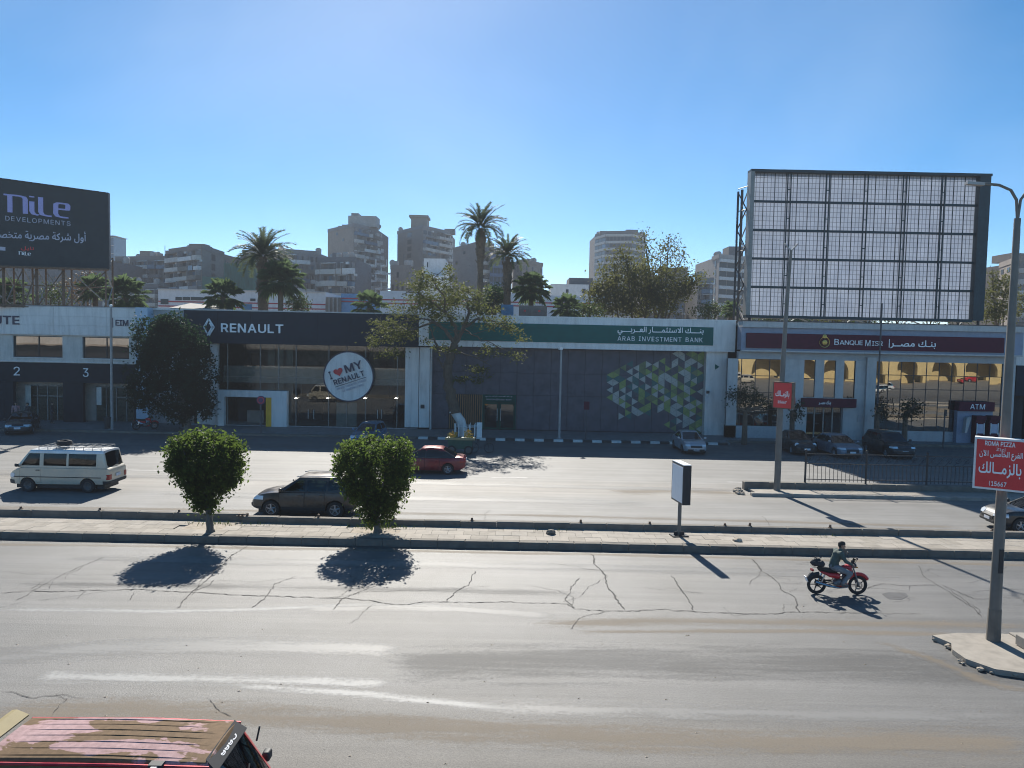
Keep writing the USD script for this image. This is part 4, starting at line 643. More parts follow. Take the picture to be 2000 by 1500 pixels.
# ---- 6: corner of the next building
t = thing('blue_panel_shop', 'white shop front with deep blue panel at the right edge', 'building')
q0 = x1 + .15
part(t, 'wall', box(q0, 60, 60.3, 72, 4.9, 9.2), 'white_clad'); part(t, 'blue_panel', box(q0, 60, 60.1, 60.4, 3.9, 6.3), 'navy_clad'); part(t, 'shop_back', box(q0, 60, 61.2, 61.4, .15, 4.88), 'interior_dark'); part(t, 'door_post', box(q0 + 1, q0 + 1.3, 60.2, 60.6, .15, 3.89), 'dark_metal'); part(t, 'roof_cap', box(q0 - .1, 60, 60.2, 72, 9.2, 9.3), 'pale_grey')
# ================================================================ billboards
def lattice(m, a, b_, w, n, r=.03, axis=(0, 1, 0)):
    """flat braced frame between two parallel posts a->b, offset by w along axis"""
    a, b_, o = np.array(a, float), np.array(b_, float), np.array(axis, float) * w
    for k in range(n):
        p, q = a + (b_ - a) * k / n, a + (b_ - a) * (k + 1) / n
        m.append((p if k % 2 else p + o, (q + o) if k % 2 else q))
# dark advertising board on the left, turned towards the road
Q = [at(-330, 306, 58.2), at(210.5, 379, 62.5), at(212.5, 523, 62.5), at(-330, 513, 58.2)]
bl = thing('dark_billboard', 'dark roof billboard with lilac lettering on a rusty steel stand', 'billboard')
uL = np.array([Q[1][0] - Q[0][0], Q[1][1] - Q[0][1], 0]); Lb = np.linalg.norm(uL); uL /= Lb; nL = np.array([uL[1], -uL[0], 0])
zB, zT = Q[2][2], Q[1][2]
def onboard(u, z, d=0.0): return Q[1] * [1, 1, 0] + uL * (u) + nL * d + np.array([0, 0, z])
def bp(px, py):       # picture plane of the board
    v = ray(px, py); P0 = onboard(0, 0); t_ = (P0 - EYE).dot(nL) / v.dot(nL); p = EYE + v * t_; return (p - P0).dot(uL), p[2]
hz0, hz1 = bp(0, 353)[1], bp(0, 513)[1]
# outline follows the board's slightly raised far end
pa = [bp(-330, 305), bp(210.5, 379), bp(212.5, 523), bp(-330, 507)]
def slabL(poly, d0, d1):
    m = MB().prism(poly, d0, d1, 'y'); v, f = m.mesh(); return np.array([onboard(a[0], a[2], a[1]) for a in v]), f[:, ::-1]
part(bl, 'panel', slabL(pa, -.12, .12), 'board_dark'); part(bl, 'panel_frame', slabL(Polygon(pa).buffer(.10, join_style=2).difference(Polygon(pa).buffer(.01, join_style=2)), -.25, .16), 'dark_metal')
part(bl, 'walkway', slabL([(pa[3][0], pa[3][1] - .25), (0, pa[2][1] - .25), (0, pa[2][1] - .12), (pa[3][0], pa[3][1] - .12)], -.1, .7), 'rusty_steel')
def lettL(vf, mat, name='lettering'):
    v, f = vf; part(bl, name, (np.array([onboard(a[0], a[1], .125 + a[2]) for a in v]), f), mat)
def textL(m, pts, mat):
    (u0, za), (u1, zb2), (_, zt3) = [bp(*q) for q in pts]; v, f = flat_letters(m, 0, 1, 0, 1)     # baseline from pts[0] to pts[1], top of the end at pts[2]
    vv = np.stack([u0 + (u1 - u0) * v[:, 0], za + (zb2 - za) * v[:, 0] + (zt3 - zb2) * v[:, 1], v[:, 2]], 1); lettL((vv, f), mat)
# the logo's letters drawn as strokes in a unit box
def nile():
    def st(p, w=.1): return [Polygon(affinity.translate(Polygon([(0, 0), (1, 0), (1, 1), (0, 1)]), 0, 0))][:0]
    from shapely.geometry import LineString
    from shapely import union_all
    W_ = .075
    L_ = [LineString([(.02, .94), (.11, .94), (.24, .94), (.315, .90), (.335, .80), (.335, .06)]), LineString([(.11, .94), (.11, .06)]), LineString([(.43, .72), (.43, .22), (.455, .09), (.53, .05)]), LineString([(.43, .99), (.43, .93)]),
          LineString([(.56, .98), (.56, .22), (.585, .09), (.67, .05), (.72, .05)]), LineString([(.79, .46), (.96, .46), (.965, .68), (.94, .76), (.82, .76), (.785, .70), (.78, .22), (.81, .09), (.88, .05), (.97, .05)])]
    g = union_all([l.buffer(W_ / 2, cap_style=2, join_style=1) for l in L_])
    return trimesh.util.concatenate([trimesh.creation.extrude_polygon(p, .03, engine='earcut') for p in getattr(g, 'geoms', [g])])
textL(nile(), [(9, 416), (139, 428), (139, 391)], 'letter_lilac'); textL(latin('DEVELOPMENTS', .3, .02, spacing=.09), [(12, 431), (139, 442), (139, 433)], 'letter_grey'); textL(arabic('first', .3, .02), [(-26, 468), (169, 476), (169, 453)], 'letter_grey')
textL(arabic('nile', .3, .02), [(42, 489), (68, 491), (68, 483)], 'sign_red'); textL(nile(), [(37, 498), (62, 500), (62, 493)], 'letter_white'); textL(trimesh.creation.box([1, 1, .02]), [(0, 489), (12, 490), (12, 483)], 'letter_grey')
posts = [bp(q, 540)[0] for q in (-300, -180, -90, 5, 43, 70, 122, 205)]
rz_ = 9.3
for i, u in enumerate(posts):
    zt2 = np.interp(u, [pa[3][0], 0], [pa[3][1], pa[2][1]]); part(bl, 'post', MB().tube([onboard(u, rz_, -.2), onboard(u, zt2 + 2.5, -.2)], .13 if i in (3, 5, 6) else .08, 6), 'rusty_steel')
    part(bl, 'rear_post', MB().tube([onboard(u, rz_, -2.2), onboard(u, zt2 + 1.0, -2.2)], .08, 6), 'rusty_steel')
    for za, zb2 in ((rz_, zt2 - 1.4), (zt2 - .2, zt2 - 1.6), (zt2 - .1, zt2 + .9)): part(bl, 'brace', MB().tube([onboard(u, za, -.2), onboard(u, zb2, -2.2)], .045, 5), 'steel_grey')
for i in range(len(posts) - 1):
    part(bl, 'brace', MB().tube([onboard(posts[i], rz_ + .1, -.25), onboard(posts[i + 1], 12.4, -.25)], .045, 5), 'rusty_steel'); part(bl, 'brace', MB().tube([onboard(posts[i], 12.4, -2.2), onboard(posts[i + 1], rz_ + .1, -2.2)], .045, 5), 'steel_grey'); part(bl, 'rail', MB().tube([onboard(posts[i], 11.2, -2.2), onboard(posts[i + 1], 11.2, -2.2)], .045, 5), 'rusty_steel')
part(bl, 'base_beam', MB().tube([onboard(pa[3][0], rz_ + .15, -.2), onboard(0, rz_ + .15, -.2)], .16, 4, twist=math.pi / 4), 'rusty_steel')

# big empty board on the right: pale sheet behind a steel grid, the sun behind it
YB = 60.8
DEFS['sheet_white'] = lambda path: usdkit.material(stage, path, {'g': ('geometry', {}), 'n': ('noise_texture', {'scale': 0.9, 'detail': 6.0}), 'r': ('rgb_ramp', {'ramp': [(.3, (.49, .53, .60)), (.7, (.56, .60, .67))]}), 'd': ('principled_bsdf', {'roughness': .6}), 't': ('translucent_bsdf', {}), 'm': ('mix_closure', {'fac': .62})},
    [('g.position', 'n.vector'), ('n.fac', 'r.fac'), ('r.color', 'd.base_color'), ('r.color', 't.color'), ('d.BSDF', 'm.closure1'), ('t.BSDF', 'm.closure2')], surface='m.closure')
P('purlin_grey', (.17, .18, .20), .6)
P('teal_steel', (0.012, 0.032, 0.042), 0.5, .2)
br = thing('empty_billboard', 'huge empty billboard, pale sheet behind a dark steel grid', 'billboard')
bx0, bx1, bz0, bz1 = 18.55, 36.2, 9.85, 21.0; bt, sl = .30, .0
part(br, 'frame_side', box(bx0 - .25, bx0 + .06, YB - .5, YB + .4, bz0, bz1), 'steel_grey'); part(br, 'frame_side', box(bx1, bx1 + .85, YB - .45, YB + .45, bz0 - .1, bz1 + .05), 'teal_steel'); part(br, 'frame_top', box(bx0 - .25, bx1 + .9, YB - .52, YB + .42, bz1, bz1 + .18), 'teal_steel'); part(br, 'frame_bottom', box(bx0 - .2, bx1, YB - .4, YB + .4, bz0 - .22, bz0), 'teal_steel')
gx, gz = grid(bx0 + .06, bx1, 20), grid(bz0, bz1, 5)
for i in range(20):
    for j in range(5): part(br, 'sheet_panel', box(gx[i] + .01, gx[i + 1] - .01, YB + .1, YB + .115, gz[j] + .01, gz[j + 1] - .01), 'sheet_white')
for i in range(1, 20):
    w = .03; part(br, 'upright', box(gx[i] - w / 2, gx[i] + w / 2, YB - .0, YB + .09, bz0, bz1), 'teal_steel')
for i in range(5):
    xm = bx0 + (bx1 - bx0) * (i + .95) / 5.85
    for q in (-.13, .13): part(br, 'mast', box(xm + q - .035, xm + q + .035, YB - .25, YB - .14, bz0, bz1), 'teal_steel')
    for z in gz[:-1]: part(br, 'mast_tie', box(xm - .094, xm + .094, YB - .23, YB - .16, z + .9, z + .97), 'teal_steel')
for j in range(1, 5): part(br, 'beam', box(bx0 + .06, bx1, YB - .135, YB - .01, gz[j] - .09, gz[j] + .09), 'teal_steel')
for i in range(60):
    xx = bx0 + .06 + (bx1 - bx0 - .06) * i / 60
    if i % 3: part(br, 'purlin_upright', box(xx - .013, xx + .013, YB + .055, YB + .085, bz0, bz1), 'purlin_grey')
for j in range(30):
    zz = bz0 + (bz1 - bz0) * j / 30
    if j % 6: part(br, 'purlin', box(bx0 + .06, bx1, YB + .02, YB + .05, zz - .014, zz + .014), 'purlin_grey')
yk = YB + 2.2
for q in (bx0 - .1, bx1 + .4):
    part(br, 'rear_mast', MB().tube([(q, yk, 9.2), (q, yk, bz1 - .9)], .11, 6), 'dark_metal'); part(br, 'leg', MB().tube([(q + .3, YB, 9.2), (q + .3, YB, bz0)], .12, 6), 'dark_metal')
    ls = []; lattice(ls, (q, yk, 9.3), (q, yk, bz1 - 1), -2.0, 8, axis=(0, 1, 0))
    for a, b_ in ls: part(br, 'brace', MB().tube([a, b_], .05, 5), 'steel_grey')
for q in range(8): x = bx0 + 1 + q * 2.25; part(br, 'foot_brace', MB().tube([(x, YB + .1, 9.2), (x + (1.1 if q % 2 else -1.1), YB + 1.2, bz0 - .1)], .045, 5), 'steel_grey')
ls = []; lattice(ls, (bx0 - .62, YB + 1.5, 9.3), (bx0 - .62, YB + 1.5, bz1 - 1.3), 1, 7, axis=(.35, -1.2, 0))
for a, b_ in ls: part(br, 'brace', MB().tube([a, b_], .05, 5), 'dark_metal')
part(br, 'rear_mast', MB().tube([(bx0 - .62, YB + 1.5, 9.2), (bx0 - .62, YB + 1.5, bz1 - 1.2)], .09, 6), 'dark_metal')
for z in (11.8, 15, 18.2, 20): part(br, 'tie', MB().tube([(bx0 - .62, YB + 1.5, z), (bx0 - .2, YB + .2, z)], .045, 5), 'dark_metal')

# ================================================================ lamps, poles and signs
P('pole_paint', (0.15, 0.138, 0.122), 0.6, .1, var=.15, dirt=.4); P('pole_pale', (0.33, 0.32, 0.31), 0.5, .1, dirt=.3); P('pole_dark', (0.06, 0.06, 0.065), .5)
def roundbox(x0, x1, y0, y1, z0, z1, r): return MB().prism(Polygon([(x0 + r, z0 + r), (x1 - r, z0 + r), (x1 - r, z1 - r), (x0 + r, z1 - r)]).buffer(r, quad_segs=3), y0, y1, 'y')
def signbox(t, c, w, h, d, rz, faces, edge, rim=.05):
    """double-faced box sign centred at c, turned by rz"""
    Rz = rotz(rz); c = np.array(c)
    def T(m): return m.move(Rz, c)
    b_ = part(t, 'sign_box', T(MB().box(-w / 2, w / 2, -d / 2, d / 2, -h / 2, h / 2)), edge)
    out = [part(t, 'sign_face', T(MB().box(-w / 2 + rim, w / 2 - rim, -d / 2 - .012, -d / 2 - .001, -h / 2 + rim, h / 2 - rim)), faces), part(t, 'sign_face', T(MB().box(-w / 2 + rim, w / 2 - rim, d / 2 + .001, d / 2 + .012, -h / 2 + rim, h / 2 - rim)), faces)]
    def put(m, x0, x1, z0, z1, mat, name='lettering'): v, f = upright(m, x0 * w / 2, x1 * w / 2, -d / 2 - .012, z0 * h / 2, z1 * h / 2); part(t, name, (v @ Rz.T + c, f), mat)
    return put
# tall double lamp on the near island
lx, ly = 12.36, 19.0
lt = at(1983, 362, ly); top = lt[2]
lam = thing('double_street_lamp', 'tall grey double armed street lamp on the near kerb island', 'street lamp')
part(lam, 'pole', MB().tube([(lx, ly, .1), (lx, ly, 1.0), (lx + .0, ly, 7.0), (lx, ly, top - .8)], [.145, .14, .10, .075], 12), 'pole_paint', 40); part(lam, 'footing', MB().tube([(lx, ly, .1), (lx, ly, .95)], [.165, .15], 12), 'kerb_face')
for sgn in (-1, 1):
    a = part(lam, 'arm', MB().tube([(lx, ly, top - .85), (lx + sgn * .05, ly, top - .35), (lx + sgn * .2, ly, top - .12), (lx + sgn * .5, ly, top)] + [(lx + sgn * .95, ly, top + .03)], .035, 8), 'pole_paint', 40); part(a, 'lantern', MB().rbox((lx + sgn * 1.1, ly, top + .02), (.42, .16, .07), ry=-3 * sgn), 'pole_pale')
part(lam, 'band', MB().tube([(lx, ly, 4.6), (lx, ly, 4.72)], .125, 12), 'dark_metal'); part(lam, 'hatch', box(lx - .05, lx + .05, ly - .15, ly - .12, 1.9, 2.5), 'dark_metal')
# red advertising box on that pole
c = at(1951, 905, ly - .25); sp = thing('red_pizza_sign', 'red pizza advertising box sign hung on the tall lamp pole', 'sign')
put = signbox(sp, (c[0], ly - .34, c[2]), 1.16, 1.28, .3, -33, 'sign_red', 'white_paint')
put(latin('ROMA PIZZA', .3, .012, True), -.62, .46, .70, .88, 'letter_white'); put(latin('Zizi', .2, .012), -.2, .12, .52, .64, 'letter_white'); put(arabic('branch', .3, .012), -.80, .74, .18, .52, 'letter_white'); put(arabic('zam', .3, .012), -.80, .72, -.5, .08, 'letter_white'); put(latin('15667', .3, .012, True), -.32, .22, -.84, -.66, 'letter_white'); put(latin('(', .3, .012, True), -.40, -.36, -.84, -.66, 'letter_white')
# lamp with a V of arms on the railing island, and its red box sign
lx2, ly2 = 13.62, 38.55; t2 = at(1526, 488, ly2)[2]
l2 = thing('forked_street_lamp', 'slender street lamp with forked arms at the railing end', 'street lamp')
part(l2, 'pole', MB().tube([(lx2, ly2, .1), (lx2, ly2, 4.2), (lx2 + .1, ly2, 9.0), (lx2 + .22, ly2, t2)], [.17, .15, .10, .07], 10), 'pole_paint', 40)
for dx in (-.33, .33): part(l2, 'arm', MB().tube([(lx2 + .22, ly2, t2 - .05), (lx2 + .22 + dx, ly2, t2 + .32)], .04, 6), 'pole_pale')
s2 = thing('small_red_sign', 'small red box sign on the forked lamp pole', 'sign')
c = at(1519, 771, ly2); put = signbox(s2, (lx2 + .03, ly2 - .35, c[2]), 1.05, 1.35, .26, -48, 'sign_red', 'rusty_steel')
put(arabic('zam', .3, .012), -.7, .7, -.2, .35, 'letter_white'); put(latin('15667', .3, .012, True), -.45, .45, -.6, -.4, 'letter_white')
# plain poles near the buildings
def pole(name, label, px, ptop, pbot, Y, r, mat, cat='pole', z0=.15):
    p = at(px, pbot, Y); zt2 = fz(ptop, Y, px); t = thing(name, label, cat); part(t, 'pole', MB().tube([(p[0], Y, z0), (p[0], Y, zt2)], [r * 1.25, r], 8), mat, 40); part(t, 'base_plate', box(p[0] - r * 2.4, p[0] + r * 2.4, Y - r * 2.4, Y + r * 2.4, z0, z0 + .03), mat); return t, p[0], zt2
t, x, z = pole('lamp_pole', 'thin grey pole before the white showroom', 219, 597, 836, 57.6, .09, 'pole_pale'); part(t, 'cap', MB().sphere((x, 57.6, z), .12), 'white_paint')
t, x, z = pole('camera_pole', 'thin pole with a white camera before the stone bank', 1092, 683, 858, 57.4, .075, 'pole_pale'); part(t, 'camera', MB().rbox((x - .05, 57.3, z + .08), (.28, .2, .16), rz=30), 'white_paint')
t, x, z = pole('lamp_pole', 'thin dark pole before the maroon sign band', 1713, 592, 800, 58.6, .06, 'pole_dark')
t, x, z = pole('sign_post', 'thin post with a small dark red plate before the stone bank', 1144, 792, 860, 57.2, .03, 'pole_dark'); part(t, 'plate', box(x - .2, x + .2, 57.12, 57.15, z - .3, z + .3), 'maroon_sign')
t, x, z = pole('sign_post', 'dark post before the mirrored windows', 1842, 800, 872, 57.4, .05, 'pole_dark', z0=0.0); part(t, 'plate', box(x - .1, x + .1, 57.3, 57.34, z - .5, z), 'dark_metal')
P('sign_violet', (.07, .025, .09), .5)
t, x, z = pole('round_road_sign', 'round dark violet road sign on a thin post', 510, 775, 857, 56.9, .035, 'pole_dark'); part(t, 'plate', MB().lathe([(0, 0), (.33, 0), (.33, .03), (0, .03)], 20, (x, 56.84, z - .25), 'y'), 'sign_violet'); part(t, 'symbol', MB().lathe([(.2, 0), (.25, 0), (.25, .02), (.2, .02), (.2, 0)], 20, (x, 56.8, z - .25), 'y'), 'sign_red')
# light-box sign on the median, seen nearly edge on
sx, sy = 6.42, 28.45; lb = thing('light_box_sign', 'blank white light box sign on a post on the median', 'sign')
p0 = at(1327, 980, sy)[2]; p1 = at(1330, 905, sy)[2]
part(lb, 'post', MB().tube([(sx, sy, .24), (sx, sy, p0 + .2)], .07, 8), 'pole_paint', 40); part(lb, 'base_plate', MB().rbox((sx, sy, .26), (.62, .42, .05), rz=10), 'dark_metal')
for k in range(4): part(lb, 'gusset', MB().rbox((sx + .13 * math.cos(k * 1.571 + .2), sy + .13 * math.sin(k * 1.571 + .2), .34), (.16, .02, .14), rz=math.degrees(k * 1.571 + .2)), 'dark_metal')
put = signbox(lb, (sx + .02, sy, (p0 + p1) / 2), 1.22, p1 - p0, .30, -82, 'letter_white', 'dark_metal', .06)
part(lb, 'top_cover', MB().box(-.6, .6, -.15, .15, 0, .03).move(rotz(-82), (sx + .02, sy, p1 + .002)), 'white_paint')

# ================================================================ railing on the island
fe = thing('iron_railing', 'dark iron railing with scrolled top on the traffic island', 'railing')
yf_ = 39.25; fx0 = 15.3; bay = 3.15; zt_ = 1.95; nb = 8
for k in range(nb + 1): part(fe, 'post', MB().tube([(fx0 + k * bay, yf_, .40), (fx0 + k * bay, yf_, zt_ + .12)], .055, 6), 'dark_metal'); part(fe, 'finial', MB().sphere((fx0 + k * bay, yf_, zt_ + .15), .07), 'dark_metal')
def scroll(cx_, cz2, r, turn, flip):
    a = np.linspace(0, turn, 16); rr_ = r * (1 - a / (turn * 1.15)); return [(cx_ + flip * rr2 * math.cos(q), yf_, cz2 + rr2 * math.sin(q)) for q, rr2 in zip(a, rr_)]
for k in range(nb):
    a, b_ = fx0 + k * bay, fx0 + (k + 1) * bay
    for z in (.60, 1.42, zt_ - .03): part(fe, 'rail', box(a + .05, b_ - .05, yf_ - .02, yf_ + .02, z - .02, z + .02), 'dark_metal')
    n = 15
    for i in range(1, n): x = a + (b_ - a) * i / n; part(fe, 'bar', box(x - .011, x + .011, yf_ - .011, yf_ + .011, .48, 1.40), 'dark_metal')
    for i in range(7):
        x = a + (b_ - a) * (i + .5) / 7; part(fe, 'scroll', MB().tube(scroll(x + .02, 1.66, .17, 9.0, 1 if i % 2 else -1), .011, 4), 'dark_metal'); part(fe, 'scroll', MB().tube([(x - .2, yf_, 1.45), (x - .06, yf_, 1.6), (x + .05, yf_, 1.72), (x + .2, yf_, 1.88)], .011, 4), 'dark_metal')

# cut-off iron stubs along the back wall of the median
_o = ['leftmost', 'second from the left', 'third from the left', 'first of the close trio', 'middle of the close trio', 'last of the close trio', 'before the brown car', 'just right of the right round tree', 'second right of the right round tree', 'third right of round trees', 'just left of the light box sign', 'left of the close pair', 'right of the close pair', 'behind the motorcycle rider', 'by the tall lamp pole']
STUBS = ['short rusty iron stub on the median wall, ' + q for q in _o]
for i, (px, py) in enumerate([(41, 1001), (195, 1004), (350, 1008), (466, 1012), (474, 1013), (483, 1013), (622, 1016), (769, 1020), (922, 1022), (1134, 1026), (1269, 1029), (1416, 1033), (1464, 1034), (1621, 1037), (1938, 1045)]):
    Yw = (KB + (.42 if px < 455 else 0)) + .17; x = fx(px, Yw, py)
    s = thing('iron_stub', STUBS[i], 'stub', 'stubs on the median wall')
    part(s, 'stub', MB().tube([(x, Yw, .45), (x + jit(.03), Yw, .54 + .05 * rng.random())], [.055, .04], 7), 'rusty_steel'); part(s, 'collar', MB().tube([(x, Yw, .45), (x, Yw, .475)], .085, 8), 'rusty_steel')
k = G(1076, 1043, .24); solo('loose_stone', rock((k[0], k[1], .31), .17, 77), 'kerb_face', 'dark loose stone lying on the median paving', 'stone')
k = G(1440, 1057, .24); solo('loose_stone', rock((k[0], k[1], .27), .16, 79), 'rubble', 'low pile of pale dirt on the median paving', 'dirt pile')
# ================================================================ the city behind
P('tower_tan', (.21, .175, .15), .85, var=.14, scale=.25, dirt=.4); P('tower_grey', (.18, .172, .175), .85, var=.14, scale=.25, dirt=.4); P('tower_brown', (.18, .145, .13), .85, var=.14, scale=.25, dirt=.4); P('tower_pale', (.30, .28, .265), .85, var=.12, scale=.25, dirt=.3); P('tower_blue', (.05, .085, .15), .4, var=.15, scale=.3); P('tower_white', (.50, .50, .50), .7, var=.06, dirt=.25); P('tower_dark', (.11, .105, .112), .85, var=.15, scale=.3)
P('net_green', (.020, .085, .075), .9, var=.25, scale=.5); P('balcony_pale', (.40, .375, .35), .8, var=.12, scale=.4, dirt=.3); P('balcony_white', (.52, .51, .50), .75, var=.1, dirt=.25); P('window_dark', (.012, .013, .017), .25, var=.3, scale=.5); P('window_blue', (.06, .10, .15), .2, var=.3); P('shutter', (.13, .115, .10), .8, var=.25, scale=1)
P('hall_white', (.58, .58, .60), .6, var=.05, dirt=.15); P('hall_red', (.34, .03, .045), .5); P('hall_blue', (.10, .24, .42), .5, var=.08); P('tank_blue', (.03, .14, .26), .5)
rf_ = np.random.default_rng(3)
class Face:
    """a wall's own frame: along the wall, outward, up"""
    def __init__(s, p, q): s.p = np.array(p, float); d = np.array(q, float) - s.p; s.L = np.linalg.norm(d); s.u = d / s.L; s.n = np.array([s.u[1], -s.u[0]])
    def box(s, u0, u1, n0, n1, z0, z1):
        c = [s.p + s.u * a + s.n * b_ for a, b_ in ((u0, n1), (u1, n1), (u1, n0), (u0, n0))]
        return MB().raw([(*q, z0) for q in c] + [(*q, z1) for q in c], _BF)
def dress(t, f, z0, z1, floors, bays, style, seed=0, lo=0, balc='balcony_pale', step=0.0):
    """floors of windows and balconies on one wall; the lowest floors, hidden behind the row of shops, are left plain"""
    r = np.random.default_rng(seed); fh = (z1 - z0) / floors; bw = f.L / bays
    for j in range(floors):
        za = z0 + j * fh
        if za + fh < 8.5: continue
        ext = step * (floors - 1 - j)
        if style == 'band':
            part(t, 'spandrel', f.box(0, f.L, 0, .45, za + fh * .62, za + fh * 1.0 - .05), balc)
            for i in range(bays): part(t, 'window', f.box(i * bw + .15, (i + 1) * bw - .15, .02, .1, za + .08, za + fh * .6), 'window_dark' if r.random() < .9 else 'window_blue')
            continue
        if style in ('balcony', 'stepped'):
            i = 0
            while i < bays:
                n = int(r.integers(1, 4)); n = min(n, bays - i); a, b_ = i * bw + .1, (i + n) * bw - .1 + (ext if i + n == bays else 0)
                if r.random() < .94:
                    d = .9 + .5 * r.random(); k = balc if r.random() < .6 else ['balcony_white', 'tower_grey', 'shutter', 'window_blue'][int(r.integers(4))]
                    part(t, 'balcony', f.box(a, b_, 0, d, za - .1, za + fh * (.32 + .12 * r.random())), k)
                    if r.random() < .35: part(t, 'awning', f.box(a, b_, 0, d * .9, za + fh * .86, za + fh * .92), 'balcony_white' if r.random() < .4 else 'shutter')
                    for q in (a + .05, b_ - .2): part(t, 'fin', f.box(q, q + .15, 0, d - .02, za + fh * .44, za + fh * .9), 'tower_grey')
                for m in range(n):
                    if r.random() < .92: part(t, 'window', f.box((i + m) * bw + .25 + .2 * r.random(), (i + m + 1) * bw - .25 - .2 * r.random(), .02, .08, za + fh * .3, za + fh * .84), ['window_dark', 'window_dark', 'window_blue', 'shutter'][int(r.integers(4))])
                if r.random() < .4: q = i * bw + .1 + r.random() * bw * n * .8; part(t, 'air_conditioner', f.box(q, q + .8, .02, .4, za + fh * .78, za + fh * .98), 'tower_white')
                i += n
        elif style == 'window':
            for i in range(bays):
                if r.random() < .8: part(t, 'window', f.box((i + .3) * bw, (i + .72) * bw, .01, .07, za + fh * .35, za + fh * .8), 'window_dark' if r.random() < .7 else 'shutter')
        elif style == 'few':
            if j % 2 == 0 or j > floors - 3:
                i = int(r.integers(bays)); part(t, 'window', f.box((i + .35) * bw, (i + .6) * bw, .01, .07, za + fh * .4, za + fh * .75), 'window_dark')
        elif style == 'stair': part(t, 'window', f.box(f.L * .42, f.L * .58, .01, .07, za + fh * .2, za + fh * .85), 'window_dark')
def tower(name, label, pts, ytop, floors, faces, wall, seed=0, roof=('tank', 'dish'), balc='balcony_pale', cat='building', step=0.0, depth=16):
    """pts: [(px, depth)] of the corners in view, left to right; faces: one (style, bays, wall) for each wall between them"""
    t = thing(name, label, cat); P2 = [at(px, 600, Y)[:2] for px, Y in pts]; z1 = fz(ytop, pts[0][1] if len(pts) < 3 else pts[1][1], pts[len(pts) // 2][0])
    back = [P2[-1] + np.array([.5, depth]), P2[0] + np.array([-.5, depth])]
    part(t, 'walls', MB().prism([tuple(q) for q in P2 + back], -.3, z1, 'z'), wall)
    for k, fc in enumerate(faces):
        if not fc: continue
        f = Face(P2[k], P2[k + 1])
        if len(fc) > 2 and fc[2]: part(t, 'side_wall', f.box(.0, f.L, .005, .06, 0, z1 - .02), fc[2]); f.p = f.p + f.n * .06
        dress(t, f, 0, z1 - .6, floors, fc[1], fc[0], seed + k * 7, balc=balc, step=step if k == len(faces) - 1 else 0)
        part(t, 'parapet', f.box(-.05, f.L + .05, -.2, .12, z1 - .5, z1 + .5), wall)
    r = np.random.default_rng(seed + 99); c0, c1 = P2[0], P2[-1]
    for k in range(int(r.integers(4, 9))):
        q = c0 + (c1 - c0) * r.random() + np.array([0, 1 + 6 * r.random()]); d = r.random()
        if d < .35 and 'tank' in roof: part(t, 'water_tank', MB().lathe([(0, 0), (.7, 0), (.75, 1.2), (.5, 1.5), (0, 1.55)], 10, (q[0], q[1], z1 + .3)), 'tower_pale')
        elif d < .75 and 'dish' in roof: part(t, 'satellite_dish', MB().add(trimesh.creation.icosphere(1, .8)).move(np.diag([1, .35, 1]) @ trimesh.transformations.rotation_matrix(-.6, [1, 0, 0])[:3, :3], (q[0], q[1], z1 + 1.3)), 'tower_pale')
        elif d < .9: w = 1.2 + 2 * r.random(); part(t, 'roof_hut', MB().box(q[0] - w, q[0] + w, q[1], q[1] + 3, z1, z1 + 1.2 + 1.5 * r.random()), wall)
        else: part(t, 'aerial', MB().tube([(q[0], q[1], z1), (q[0], q[1], z1 + 3.5)], .06, 4), 'dark_metal')
    return t, z1
def hut(t, px0, px1, y0, y1, Y, mat, name='roof_hut', d=6): return part(t, name, box(fx(px0, Y, y0), fx(px1, Y, y0), Y, Y + d, fz(y1, Y, px0) - .3, fz(y0, Y, px0)), mat)

t, z = tower('apartment_block', 'long low brown apartment block right of the dark billboard', [(226, 195), (334, 190)], 507, 12, [('balcony', 14)], 'tower_brown', 1)
hut(t, 273, 298, 490, 507, 197, 'tower_tan'); hut(t, 243, 256, 501, 510, 197, 'tower_tan')
tower('apartment_block', 'grey apartment block with tan side wall above the green net', [(331, 176), (394, 166), (437, 180)], 482, 12, [('balcony', 7), ('stair', 3, 'tower_tan')], 'tower_brown', 2)
t = thing('netted_building', 'building wrapped in dark green construction net', 'building'); 
for a, b_, y, Y in ((437, 498, 514, 158), (395, 437, 540, 156)): part(t, 'net_wall', box(fx(a, Y, 550), fx(b_, Y, 550), Y, Y + 14, 0, fz(y, Y, a)), 'net_green')
for q in range(12): x = fx(440 + q * 5, 158, 520); part(t, 'scaffold_pole', MB().tube([(x, 157.9, 6), (x, 157.9, fz(509 + 3 * (q % 3), 158, 460))], .09, 4), 'net_green')
t = thing('blue_glass_tower', 'slender blue glass tower behind the dark billboard edge', 'building'); Y = 250
part(t, 'shaft', box(fx(200, Y, 500), fx(222, Y, 500), Y, Y + 8, 0, fz(461, Y, 215)), 'window_blue')
for k in range(14):
    zz = 12 + k * 2.6
    if zz < fz(464, Y, 215): part(t, 'floor_edge', box(fx(200, Y, 500), fx(222.4, Y, 500), Y - .15, Y, zz, zz + .3), 'tower_pale')
part(t, 'cap', box(fx(199, Y, 500), fx(225.5, Y, 500), Y - .5, Y + 8, fz(461, Y, 215), fz(460, Y, 215)), 'tower_white')
tower('apartment_block', 'bluish grey block seen under the dark billboard', [(-40, 190), (222, 178)], 520, 11, [('window', 22)], 'tower_dark', 3)
tower('apartment_block', 'grey banded apartment block behind the left date palm', [(474, 186), (556, 182), (623, 186)], 490, 12, [('balcony', 6), ('balcony', 7)], 'tower_grey', 4, balc='balcony_white')
tower('apartment_block', 'dark low apartment block left of the stepped tower', [(620, 176), (694, 172)], 509, 9, [('balcony', 7)], 'tower_dark', 5)
